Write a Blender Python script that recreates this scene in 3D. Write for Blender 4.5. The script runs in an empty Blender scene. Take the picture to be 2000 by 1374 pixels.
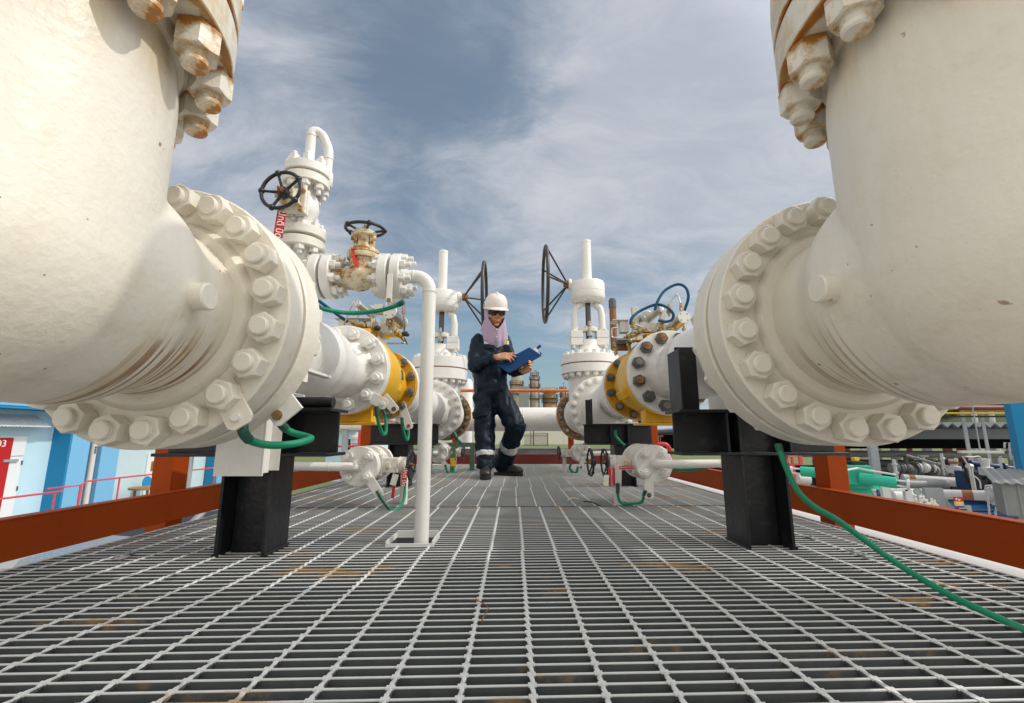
import bpy, math, random
from mathutils import Matrix, Vector, noise as mnoise
S = bpy.context.scene
COL = S.collection
PI = math.pi
R = math.radians
random.seed(7)

# ------------------------------------------------------------------ camera
F, TH, CX, CY, H = 900.0, 0.1813, 1002.0, 687.0, 0.348     # focal length in photo pixels, tilt, principal point, eye height
cam = bpy.data.objects.new('camera', bpy.data.cameras.new('camera'))
COL.objects.link(cam)
cam.location = (0, 0, H)
cam.rotation_euler = (PI / 2 + TH, 0, 0)
cam.data.sensor_width = 36.0
cam.data.lens = 36.0 * F / 2000.0
cam.data.shift_x = -(CX - 1000.0) / 2000.0
cam.data.clip_start = 0.02
cam.data.clip_end = 6000.0
S.camera = cam

# ------------------------------------------------------------------ sky, sun, exposure
SUN_AZ, SUN_EL = R(-8.0), R(45.0)
SUN = Vector((math.cos(SUN_AZ) * math.cos(SUN_EL), math.sin(SUN_AZ) * math.cos(SUN_EL), math.sin(SUN_EL)))
sun = bpy.data.objects.new('sun', bpy.data.lights.new('sun', 'SUN'))
COL.objects.link(sun)
sun.data.energy = 2.0
sun.data.angle = R(0.7)
sun.data.color = (1.0, 0.955, 0.89)
sun.rotation_euler = (-SUN).to_track_quat('-Z', 'Y').to_euler()
sun.location = (6, -2, 9)
S.view_settings.view_transform = 'Standard'
S.view_settings.look = 'None'
S.view_settings.gamma = 1.0
S.view_settings.exposure = 0.0
S.cycles.use_denoising = True
S.cycles.max_bounces = 6
S.cycles.diffuse_bounces = 3

W = bpy.data.worlds.new('World')
S.world = W
W.use_nodes = True


class NT:
    """small helper round a node tree"""
    def __init__(s, tree):
        s.t = tree
        s.n = tree.nodes
        s.n.clear()

    def node(s, kind, **kw):
        x = s.n.new(kind)
        for k, v in kw.items():
            setattr(x, k, v)
        return x

    def link(s, a, b):
        s.t.links.new(a, b)

    def setin(s, sock, v):
        if hasattr(v, 'node'):
            s.link(v, sock)
        elif v is not None:
            sock.default_value = v

    def math(s, op, a, b=None, c=None, clamp=False):
        x = s.node('ShaderNodeMath', operation=op, use_clamp=clamp)
        for i, v in enumerate((a, b, c)):
            if v is not None:
                s.setin(x.inputs[i], v)
        return x.outputs[0]

    def ramp(s, v, a, b, lo=0.0, hi=1.0):
        x = s.node('ShaderNodeMapRange', interpolation_type='SMOOTHSTEP')
        s.setin(x.inputs[0], v)
        x.inputs[1].default_value = a
        x.inputs[2].default_value = b
        x.inputs[3].default_value = lo
        x.inputs[4].default_value = hi
        return x.outputs[0]

    def noise(s, vec, scale, detail=4.0, rough=0.55, dist=0.0):
        x = s.node('ShaderNodeTexNoise')
        s.link(vec, x.inputs['Vector'])
        x.inputs['Scale'].default_value = scale
        x.inputs['Detail'].default_value = detail
        x.inputs['Roughness'].default_value = rough
        x.inputs['Distortion'].default_value = dist
        return x.outputs['Fac']

    def mapping(s, vec, loc=(0, 0, 0), rot=(0, 0, 0), scale=(1, 1, 1)):
        x = s.node('ShaderNodeMapping')
        s.link(vec, x.inputs[0])
        x.inputs[1].default_value = loc
        x.inputs[2].default_value = rot
        x.inputs[3].default_value = scale
        return x.outputs[0]

    def mix(s, f, a, b, mode='MIX'):
        x = s.node('ShaderNodeMix', data_type='RGBA', blend_type=mode)
        s.setin(x.inputs[0], f)
        for sock, v in ((x.inputs[6], a), (x.inputs[7], b)):
            if hasattr(v, 'node'):
                s.link(v, sock)
            else:
                sock.default_value = (*v, 1.0)
        return x.outputs[2]


def build_world():
    k = NT(W.node_tree)
    out = k.node('ShaderNodeOutputWorld')
    bg = k.node('ShaderNodeBackground')
    k.link(bg.outputs[0], out.inputs[0])
    sky = k.node('ShaderNodeTexSky', sky_type='NISHITA', sun_disc=False)
    sky.sun_elevation = SUN_EL
    sky.sun_rotation = math.atan2(SUN.x, SUN.y)
    sky.air_density = 1.0
    sky.dust_density = 1.6
    sky.ozone_density = 1.5
    tc = k.node('ShaderNodeTexCoord')
    d = tc.outputs['Generated']
    sep = k.node('ShaderNodeSeparateXYZ')
    k.link(d, sep.inputs[0])
    x, y, z = sep.outputs
    zz = k.math('ADD', k.math('MAXIMUM', z, 0.0), 0.16)
    px, py = k.math('DIVIDE', x, zz), k.math('DIVIDE', y, zz)
    cmb = k.node('ShaderNodeCombineXYZ')
    k.link(px, cmb.inputs[0])
    k.link(py, cmb.inputs[1])
    p = cmb.outputs[0]
    warp = k.node('ShaderNodeTexNoise')
    k.link(p, warp.inputs['Vector'])
    warp.inputs['Scale'].default_value = 1.3
    warp.inputs['Detail'].default_value = 3
    wp = k.node('ShaderNodeVectorMath', operation='MULTIPLY_ADD')
    k.link(warp.outputs['Color'], wp.inputs[0])
    wp.inputs[1].default_value = (0.55, 0.55, 0)
    k.link(p, wp.inputs[2])
    p2 = wp.outputs[0]
    big = k.noise(k.mapping(p2, loc=(1.35, 0.4, 0), rot=(0, 0, R(-28)), scale=(0.7, 0.95, 1)), 0.95, 5, 0.55)
    wisp = k.noise(k.mapping(p2, loc=(3.1, 1.7, 2), rot=(0, 0, R(-40)), scale=(0.6, 1.0, 1)), 3.0, 12, 0.66, 0.25)
    veil = k.noise(k.mapping(p2, loc=(7.3, 2.2, 5), rot=(0, 0, R(20)), scale=(0.8, 0.9, 1)), 0.7, 3, 0.5)
    m = k.math('ADD', k.math('MULTIPLY', big, 0.58), k.math('MULTIPLY', wisp, 0.42))
    m = k.math('ADD', m, k.math('MULTIPLY', k.math('SUBTRACT', veil, 0.5), 0.5))
    # more haze to the sides, a clear strip low over the horizon
    m = k.math('ADD', m, k.math('MULTIPLY', k.math('ABSOLUTE', x), 0.24))
    strip = k.math('MULTIPLY', k.ramp(z, 0.03, 0.08), k.ramp(z, 0.22, 0.12))
    m = k.math('SUBTRACT', m, k.math('MULTIPLY', strip, 0.12))
    mid = k.math('MULTIPLY', k.ramp(z, 0.14, 0.24), k.ramp(z, 0.50, 0.30))
    m = k.math('ADD', m, k.math('MULTIPLY', mid, 0.05))
    # broad banks of brighter cloud and clearer gaps
    for (bx_, by_), w_, near in SKY_BANKS:
        u_, v_ = (bx_ - CX) / F, (by_ - CY) / F
        q_ = Vector((u_, math.cos(TH) + v_ * math.sin(TH), math.sin(TH) - v_ * math.cos(TH))).normalized()
        dp = k.node('ShaderNodeVectorMath', operation='DOT_PRODUCT')
        k.link(d, dp.inputs[0])
        dp.inputs[1].default_value = q_
        m = k.math('ADD', m, k.math('MULTIPLY', k.ramp(dp.outputs['Value'], near, 1.0), w_))
    cov = k.ramp(m, 0.37, 0.66, 0.22, 1.0)
    # unseen sky behind the camera brightened and warmed as added fill light
    # grey-white cloud, brighter near the sun
    sd = k.node('ShaderNodeVectorMath', operation='DOT_PRODUCT')
    k.link(d, sd.inputs[0])
    sd.inputs[1].default_value = SUN
    glow = k.ramp(sd.outputs['Value'], 0.62, 1.0, 0.0, 1.0)
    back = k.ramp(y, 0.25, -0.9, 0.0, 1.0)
    lum = k.math('ADD', k.math('ADD', 1.0, k.math('MULTIPLY', glow, SKY_GLOW)), k.math('MULTIPLY', back, SKY_BACK_FILL))
    cloud = k.mix(k.ramp(wisp, 0.35, 0.7), (5.3, 5.7, 6.45), (7.0, 7.2, 7.7))
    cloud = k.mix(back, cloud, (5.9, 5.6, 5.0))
    vm = k.node('ShaderNodeVectorMath', operation='SCALE')
    k.link(cloud, vm.inputs[0])
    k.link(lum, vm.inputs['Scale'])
    hue = k.node('ShaderNodeHueSaturation')
    k.link(sky.outputs[0], hue.inputs['Color'])
    hue.inputs['Saturation'].default_value = 0.92
    hue.inputs['Value'].default_value = SKY_BLUE
    blue = k.mix(1.0, hue.outputs[0], (0.80, 1.02, 1.0), 'MULTIPLY')
    c = k.mix(k.math('MULTIPLY', cov, 0.9), blue, vm.outputs[0])
    # pale band of haze low over the horizon
    low = k.ramp(z, 0.10, 0.0, 0.0, 0.6)
    c = k.mix(low, c, (4.6, 5.7, 6.9))
    # below the horizon: ground bounce colour
    c = k.mix(k.ramp(z, 0.0, -0.03), c, (1.5, 1.45, 1.35))
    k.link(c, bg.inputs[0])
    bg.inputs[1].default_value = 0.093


SKY_GLOW, SKY_BACK_FILL, SKY_BLUE = 2.6, 2.1, 1.1
SKY_BANKS = (((1450, 260), 0.13, 0.88), ((480, 290), 0.06, 0.95), ((980, 470), 0.06, 0.975), ((1330, 60), 0.04, 0.94),
             ((880, 340), -0.10, 0.94), ((620, 80), -0.07, 0.92), ((1000, 120), -0.05, 0.90),
             ((1270, 490), -0.11, 0.975), ((1000, 690), -0.10, 0.97))
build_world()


# ------------------------------------------------------------------ materials
def new_mat(name):
    m = bpy.data.materials.new(name)
    m.use_nodes = True
    k = NT(m.node_tree)
    out = k.node('ShaderNodeOutputMaterial')
    b = k.node('ShaderNodeBsdfPrincipled')
    k.link(b.outputs[0], out.inputs[0])
    return m, k, b


def bump(k, b, h, strength, dist=0.01):
    x = k.node('ShaderNodeBump')
    x.inputs['Strength'].default_value = strength
    x.inputs['Distance'].default_value = dist
    k.link(h, x.inputs['Height'])
    k.link(x.outputs[0], b.inputs['Normal'])


RUST1, RUST2 = (0.20, 0.062, 0.012), (0.42, 0.19, 0.045)


def paint(name, col, rough=0.42, vary=0.10, dirt=(0.42, 0.34, 0.20), dirt_amt=0.25, rust=0.0, rust_scale=9.0,
          bump_amt=0.12, bump_scale=38.0, spots=0.0, metal=0.0, spec=0.5, coat=0.0, extra=None, lump=1.4):
    """painted steel: base colour with patchy grime, optional rust patches, freckles and brushed-on texture"""
    m, k, b = new_mat(name)
    tc = k.node('ShaderNodeTexCoord')
    o = tc.outputs['Object']
    n1 = k.noise(o, 4.5, 6, 0.6)
    n2 = k.noise(k.mapping(o, loc=(3, 5, 1)), 17.0, 5, 0.65)
    dark = tuple(c * (1 - vary * 1.6) for c in col)
    c = k.mix(n1, tuple(min(1, x * (1 + vary * 0.35)) for x in col), dark)
    c = k.mix(k.math('MULTIPLY', k.ramp(n2, 0.55, 0.8), dirt_amt), c, dirt)
    rg = None
    if spots > 0:
        sp = k.noise(k.mapping(o, loc=(9, 2, 4)), 55.0, 2, 0.4)
        c = k.mix(k.math('MULTIPLY', k.ramp(sp, 0.74, 0.78), spots), c, RUST1)
    if rust > 0:
        r1 = k.noise(k.mapping(o, loc=(1.7, 8.1, 3.3)), rust_scale, 8, 0.68)
        hal = k.ramp(r1, 0.72 - rust * 0.42, 0.80 - rust * 0.42)
        cor = k.ramp(r1, 0.78 - rust * 0.42, 0.86 - rust * 0.42)
        n3 = k.noise(o, rust_scale * 5, 4, 0.6)
        rc = k.mix(n3, RUST1, RUST2)
        c = k.mix(k.math('MULTIPLY', hal, 0.62), c, (0.50, 0.27, 0.075))
        c = k.mix(cor, c, rc)
        rg = k.math('ADD', k.math('MULTIPLY', cor, 0.35), rough)
    if extra:
        c = extra(k, o, c)
    k.link(c, b.inputs['Base Color'])
    if rg is not None:
        k.link(rg, b.inputs['Roughness'])
    else:
        rv = k.math('ADD', k.math('MULTIPLY', k.math('SUBTRACT', n2, 0.5), 0.25), rough)
        k.link(rv, b.inputs['Roughness'])
    b.inputs['Metallic'].default_value = metal
    b.inputs['Specular IOR Level'].default_value = spec
    b.inputs['Coat Weight'].default_value = coat
    if bump_amt > 0:
        h = k.math('ADD', k.noise(k.mapping(o, loc=(5, 5, 5)), bump_scale, 3, 0.55),
                   k.math('MULTIPLY', k.noise(k.mapping(o, loc=(2, 7, 1)), bump_scale * 0.28, 3, 0.5), lump))
        bump(k, b, h, bump_amt, 0.012)
    return m


def plain(name, col, rough=0.6, metal=0.0, vary=0.12, scale=6.0, spec=0.5, bump_amt=0.0, bump_scale=60.0):
    return paint(name, col, rough, vary, tuple(c * 0.6 for c in col), 0.3, 0, 9, bump_amt, bump_scale, 0, metal, spec)


def elbow_streaks(side, amount):
    """rust-water runs that start at the neck and follow the underside of the pipe; the ring by the flange is stained too"""
    def f(k, o, c):
        sep = k.node('ShaderNodeSeparateXYZ')
        k.link(o, sep.inputs[0])
        x, y, z = sep.outputs
        q = k.mapping(o, scale=(1.2, 62.0, 1.2))
        s = k.noise(q, 1.0, 3, 0.5)
        lines = k.ramp(s, 0.51, 0.57)
        wide = k.ramp(k.noise(k.mapping(o, loc=(3, 1, 0), scale=(2.2, 26.0, 2.2)), 1.0, 3, 0.6), 0.5, 0.75)
        zone = k.math('MULTIPLY', k.ramp(y, 0.10, 0.17), k.ramp(y, 0.385, 0.33))
        zone = k.math('MULTIPLY', zone, k.ramp(z, 0.20, 0.08))
        xs = k.math('MULTIPLY', x, side)
        zone = k.math('MULTIPLY', zone, k.ramp(xs, -0.10, 0.03))
        brk = k.ramp(k.noise(o, 7.0, 3, 0.6), 0.30, 0.50)
        c = k.mix(k.math('MULTIPLY', k.math('MULTIPLY', zone, wide), 0.9 * amount), c, (0.52, 0.34, 0.10))
        c = k.mix(k.math('MULTIPLY', k.math('MULTIPLY', k.math('MULTIPLY', zone, lines), brk), 0.95 * amount), c, (0.22, 0.088, 0.014))
        # yellowed band below the upper flange
        top = k.math('MULTIPLY', k.ramp(z, 0.44, 0.60), k.ramp(k.noise(k.mapping(o, scale=(9, 9, 1.2)), 1.0, 4, 0.6), 0.42, 0.66))
        c = k.mix(k.math('MULTIPLY', top, 0.55), c, (0.50, 0.34, 0.12))
        br = k.noise(k.mapping(o, loc=(6, 1, 2), scale=(14, 14, 3)), 1.6, 7, 0.7)
        c = k.mix(k.math('MULTIPLY', k.ramp(br, 0.45, 0.75), 0.22), c, (0.62, 0.54, 0.38))
        br2 = k.noise(k.mapping(o, loc=(2, 9, 4), scale=(4, 4, 16)), 1.3, 7, 0.7)
        c = k.mix(k.math('MULTIPLY', k.ramp(br2, 0.50, 0.78), 0.20), c, (0.66, 0.60, 0.46))
        # bare grey-brown scuffing on the lower belly
        sc = k.math('MULTIPLY', k.ramp(z, 0.30, 0.05), k.ramp(k.noise(k.mapping(o, loc=(4, 4, 4), scale=(3, 3, 9)), 2.0, 6, 0.66), 0.48, 0.72))
        c = k.mix(k.math('MULTIPLY', sc, 0.34), c, (0.36, 0.31, 0.20))
        return c
    return f


CREAM = (0.80, 0.745, 0.630)
WHITE = (0.80, 0.772, 0.715)
M = {}
M['elbow_l'] = paint('cream paint with rust runs', CREAM, 0.42, 0.10, (0.55, 0.47, 0.32), 0.3, 0, 9, 0.13, 70, 0.9, extra=elbow_streaks(1, 1.0), lump=0.6)
M['elbow_r'] = paint('cream paint', CREAM, 0.42, 0.10, (0.55, 0.47, 0.32), 0.3, 0, 9, 0.13, 70, 0.7, extra=elbow_streaks(-1, 0.55), lump=0.6)
M['cream'] = paint('cream flange paint', CREAM, 0.38, 0.08, (0.45, 0.36, 0.2), 0.4, 0.17, 11, 0.16, 40)
M['rusty'] = paint('cream paint breaking out in rust', CREAM, 0.45, 0.10, (0.5, 0.36, 0.14), 0.6, 0.62, 13, 0.2, 40)
M['rusty2'] = paint('cream paint, lightly rusted', CREAM, 0.45, 0.10, (0.5, 0.36, 0.14), 0.55, 0.46, 13, 0.2, 40)


def rim_rust(k, o, c):
    sep = k.node('ShaderNodeSeparateXYZ')
    k.link(o, sep.inputs[0])
    x, y, z = sep.outputs
    r = k.math('SQRT', k.math('ADD', k.math('MULTIPLY', x, x), k.math('MULTIPLY', y, y)))
    n = k.noise(k.mapping(o, loc=(2, 2, 2)), 16, 7, 0.68)
    fine = k.noise(o, 70, 4, 0.6)
    edge = k.math('MULTIPLY', k.ramp(r, 0.272, 0.297), k.ramp(r, 0.3018, 0.2995))
    under = k.ramp(k.math('ADD', k.math('MULTIPLY', edge, 0.30), n), 0.56, 0.70)
    under = k.math('MULTIPLY', under, k.ramp(r, 0.23, 0.26))
    under = k.math('MULTIPLY', under, k.ramp(r, 0.3022, 0.3012))
    c = k.mix(k.math('MULTIPLY', k.ramp(n, 0.38, 0.6), k.math('MULTIPLY', k.ramp(r, 0.23, 0.27), 0.5)), c, (0.50, 0.32, 0.10))
    c = k.mix(under, c, k.mix(fine, (0.26, 0.085, 0.012), (0.52, 0.22, 0.03)))
    drip = k.ramp(k.noise(k.mapping(o, scale=(11, 11, 1.0)), 1.0, 4, 0.6), 0.52, 0.72)
    return k.mix(k.math('MULTIPLY', drip, 0.5), c, (0.52, 0.36, 0.13))


def nut_rust(k, o, c):
    sep = k.node('ShaderNodeSeparateXYZ')
    k.link(o, sep.inputs[0])
    inf = k.node('ShaderNodeObjectInfo')
    n = k.noise(k.mapping(o, loc=(1, 1, 1)), 26, 6, 0.66)
    n = k.math('ADD', n, k.math('MULTIPLY', k.math('SUBTRACT', inf.outputs['Random'], 0.5), 0.16))
    foot = k.ramp(sep.outputs[2], 0.022, 0.0, 0, 0.22)
    tip = k.ramp(sep.outputs[2], 0.044, 0.056, 0, 0.12)
    v = k.math('ADD', k.math('ADD', n, foot), tip)
    c = k.mix(k.math('MULTIPLY', k.ramp(v, 0.50, 0.64), 0.65), c, (0.52, 0.33, 0.10))
    return k.mix(k.ramp(v, 0.64, 0.74), c, k.mix(k.noise(o, 120, 3, 0.6), (0.27, 0.090, 0.013), (0.52, 0.22, 0.03)))


M['cnut'] = paint('cream nut paint', CREAM, 0.36, 0.08, (0.42, 0.31, 0.15), 0.35, 0.10, 30, 0.07, 90)
M['rim'] = paint('cream flange rusting at its rim', CREAM, 0.45, 0.10, (0.5, 0.36, 0.14), 0.4, 0, 13, 0.2, 40, extra=rim_rust)
M['rnut'] = paint('cream nuts rusting at the foot', CREAM, 0.42, 0.10, (0.5, 0.36, 0.14), 0.4, 0, 13, 0.2, 60, extra=nut_rust)
M['white'] = paint('white pipe paint', WHITE, 0.34, 0.06, (0.5, 0.46, 0.36), 0.25, 0, 9, 0.07, 50)
M['white_rust'] = paint('white pipe paint, rust stained', (0.80, 0.77, 0.68), 0.4, 0.1, (0.5, 0.36, 0.14), 0.6, 0.38, 26, 0.1, 50)
M['valve_rust'] = paint('stained valve paint', (0.78, 0.70, 0.50), 0.45, 0.15, (0.45, 0.25, 0.06), 0.8, 0.60, 24, 0.2, 60)
M['yellow'] = paint('yellow valve paint', (0.82, 0.46, 0.008), 0.35, 0.10, (0.40, 0.22, 0.02), 0.35, 0.10, 14, 0.12, 60)
M['ochre'] = paint('ochre flange paint', (0.62, 0.31, 0.010), 0.4, 0.12, (0.30, 0.14, 0.02), 0.4, 0.26, 14, 0.1, 60)
M['rustring'] = paint('rusted orange flange', (0.60, 0.36, 0.13), 0.6, 0.2, (0.18, 0.08, 0.02), 0.9, 0.78, 40, 0.3, 60)
M['black'] = paint('black support paint', (0.010, 0.011, 0.014), 0.36, 0.3, (0.075, 0.078, 0.082), 0.5, 0, 9, 0.10, 60, 0, spec=0.5)
M['blackiron'] = paint('black handwheel paint', (0.014, 0.014, 0.015), 0.36, 0.2, (0.09, 0.05, 0.02), 0.5, 0.14, 60, 0.2, 120)
M['wheelgrey'] = paint('worn dark handwheel', (0.045, 0.038, 0.030), 0.42, 0.3, (0.10, 0.06, 0.03), 0.5, 0.2, 30, 0.15, 80)
M['orange'] = paint('red oxide steel', (0.37, 0.058, 0.005), 0.5, 0.18, (0.24, 0.075, 0.012), 0.5, 0, 9, 0.06, 60, 0.35, spec=0.12)
M['orange_rail'] = paint('orange rail paint', (0.68, 0.17, 0.035), 0.45, 0.12, (0.35, 0.12, 0.03), 0.4, 0, 9, 0.05, 60)
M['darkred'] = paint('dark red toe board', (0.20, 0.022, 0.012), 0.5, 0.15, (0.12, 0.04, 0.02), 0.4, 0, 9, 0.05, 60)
M['red'] = paint('red tag enamel', (0.46, 0.012, 0.016), 0.35, 0.06, (0.25, 0.03, 0.02), 0.25, 0, 9, 0.0)
M['rail_red'] = paint('red railing paint', (0.62, 0.065, 0.07), 0.45, 0.08, (0.4, 0.1, 0.08), 0.3, 0, 9, 0.0)
M['nut'] = paint('dull zinc nuts', (0.12, 0.125, 0.12), 0.48, 0.25, (0.06, 0.05, 0.04), 0.5, 0.12, 40, 0.15, 90, metal=0.35)
M['nut_worn'] = paint('worn zinc nuts', (0.26, 0.25, 0.22), 0.42, 0.3, (0.10, 0.06, 0.03), 0.6, 0.22, 60, 0.2, 90, metal=0.5)
M['stud_rust'] = paint('rusted stud end', (0.20, 0.07, 0.03), 0.7, 0.3, (0.06, 0.03, 0.02), 0.7, 0.55, 60, 0.2, 90)
M['green'] = paint('green cable sheath', (0.008, 0.24, 0.125), 0.45, 0.14, (0.14, 0.25, 0.17), 0.5, 0, 9, 0.06, 90, spec=0.25)
M['green_dark'] = paint('dark green shrink sleeve', (0.006, 0.085, 0.050), 0.4, 0.1, (0.03, 0.09, 0.06), 0.3, 0, 9, 0.05, 90)
M['green_steel'] = paint('grey green steel', (0.12, 0.20, 0.12), 0.5, 0.1, (0.1, 0.12, 0.08), 0.4, 0, 9, 0.06, 60)
M['turquoise'] = paint('turquoise actuator paint', (0.012, 0.42, 0.27), 0.38, 0.1, (0.02, 0.25, 0.16), 0.3, 0, 9, 0.03, 40)
M['bluehose'] = paint('blue hose', (0.004, 0.075, 0.145), 0.5, 0.1, (0.02, 0.06, 0.10), 0.3, 0, 9, 0.03, 90, spec=0.25)
M['steel'] = paint('brushed stainless steel', (0.62, 0.60, 0.55), 0.28, 0.12, (0.35, 0.28, 0.18), 0.35, 0, 9, 0.04, 140, metal=0.9)
M['steel_pale'] = paint('pale machined steel', (0.66, 0.64, 0.59), 0.42, 0.1, (0.4, 0.34, 0.25), 0.3, 0, 9, 0.03, 140, metal=0.45)
M['brass'] = paint('brass fitting', (0.50, 0.36, 0.16), 0.3, 0.3, (0.16, 0.10, 0.05), 0.8, 0, 9, 0.05, 140, metal=0.85)
M['rubber'] = plain('black rubber', (0.012, 0.012, 0.013), 0.55)
M['chrome'] = paint('dark stem', (0.09, 0.085, 0.08), 0.25, 0.2, (0.05, 0.04, 0.03), 0.4, 0, 9, 0.0, metal=0.8)
M['galv'] = paint('galvanised sheet', (0.42, 0.44, 0.44), 0.45, 0.35, (0.25, 0.26, 0.26), 0.7, 0, 9, 0.02, 60, metal=0.5)
M['grey'] = plain('grey steel', (0.33, 0.35, 0.36), 0.5)
M['greydark'] = plain('dark grey steel', (0.10, 0.105, 0.11), 0.6)
M['letters'] = plain('white lettering', (0.85, 0.84, 0.8), 0.5, vary=0.02)
M['letters_black'] = plain('black lettering', (0.02, 0.02, 0.025), 0.5, vary=0.02)
M['letters_blue'] = plain('blue lettering', (0.03, 0.33, 0.62), 0.5, vary=0.02)


def grating_mat():
    m, k, b = new_mat('galvanised grating')
    tc = k.node('ShaderNodeTexCoord')
    o = tc.outputs['Object']
    n1 = k.noise(o, 2.2, 5, 0.6)
    n2 = k.noise(k.mapping(o, loc=(2, 3, 4), scale=(1, 1, 1)), 30, 4, 0.6)
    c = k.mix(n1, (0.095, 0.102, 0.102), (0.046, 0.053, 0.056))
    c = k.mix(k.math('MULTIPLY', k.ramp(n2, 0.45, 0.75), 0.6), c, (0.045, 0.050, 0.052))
    # sunlit top edges against unlit bar sides, put into the colour
    sep = k.node('ShaderNodeSeparateXYZ')
    k.link(o, sep.inputs[0])
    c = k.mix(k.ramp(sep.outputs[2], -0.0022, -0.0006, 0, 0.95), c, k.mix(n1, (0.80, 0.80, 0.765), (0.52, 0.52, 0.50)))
    r = k.noise(k.mapping(o, loc=(5.5, 1.1, 0), scale=(1.0, 2.6, 1)), 2.3, 7, 0.66)
    rs = k.ramp(r, 0.575, 0.68)
    c = k.mix(k.math('MULTIPLY', rs, 0.75), c, k.mix(n2, (0.34, 0.16, 0.035), (0.52, 0.35, 0.15)))
    k.link(c, b.inputs['Base Color'])
    b.inputs['Specular IOR Level'].default_value = 0.25
    b.inputs['Roughness'].default_value = 0.5
    bump(k, b, n2, 0.15, 0.003)
    return m


M['grating'] = grating_mat()

# ------------------------------------------------------------------ mesh helpers
WL = {}


def frame(o, z, x=None):
    """matrix with its local Z along z, origin o"""
    z = Vector(z).normalized()
    x = Vector(x) if x is not None else (Vector((0, 0, 1)) if abs(z.z) < 0.9 else Vector((1, 0, 0)))
    x = (x - z * x.dot(z)).normalized()
    y = z.cross(x)
    return Matrix(((x.x, y.x, z.x, o[0]), (x.y, y.y, z.y, o[1]), (x.z, y.z, z.z, o[2]), (0, 0, 0, 1)))


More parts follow.
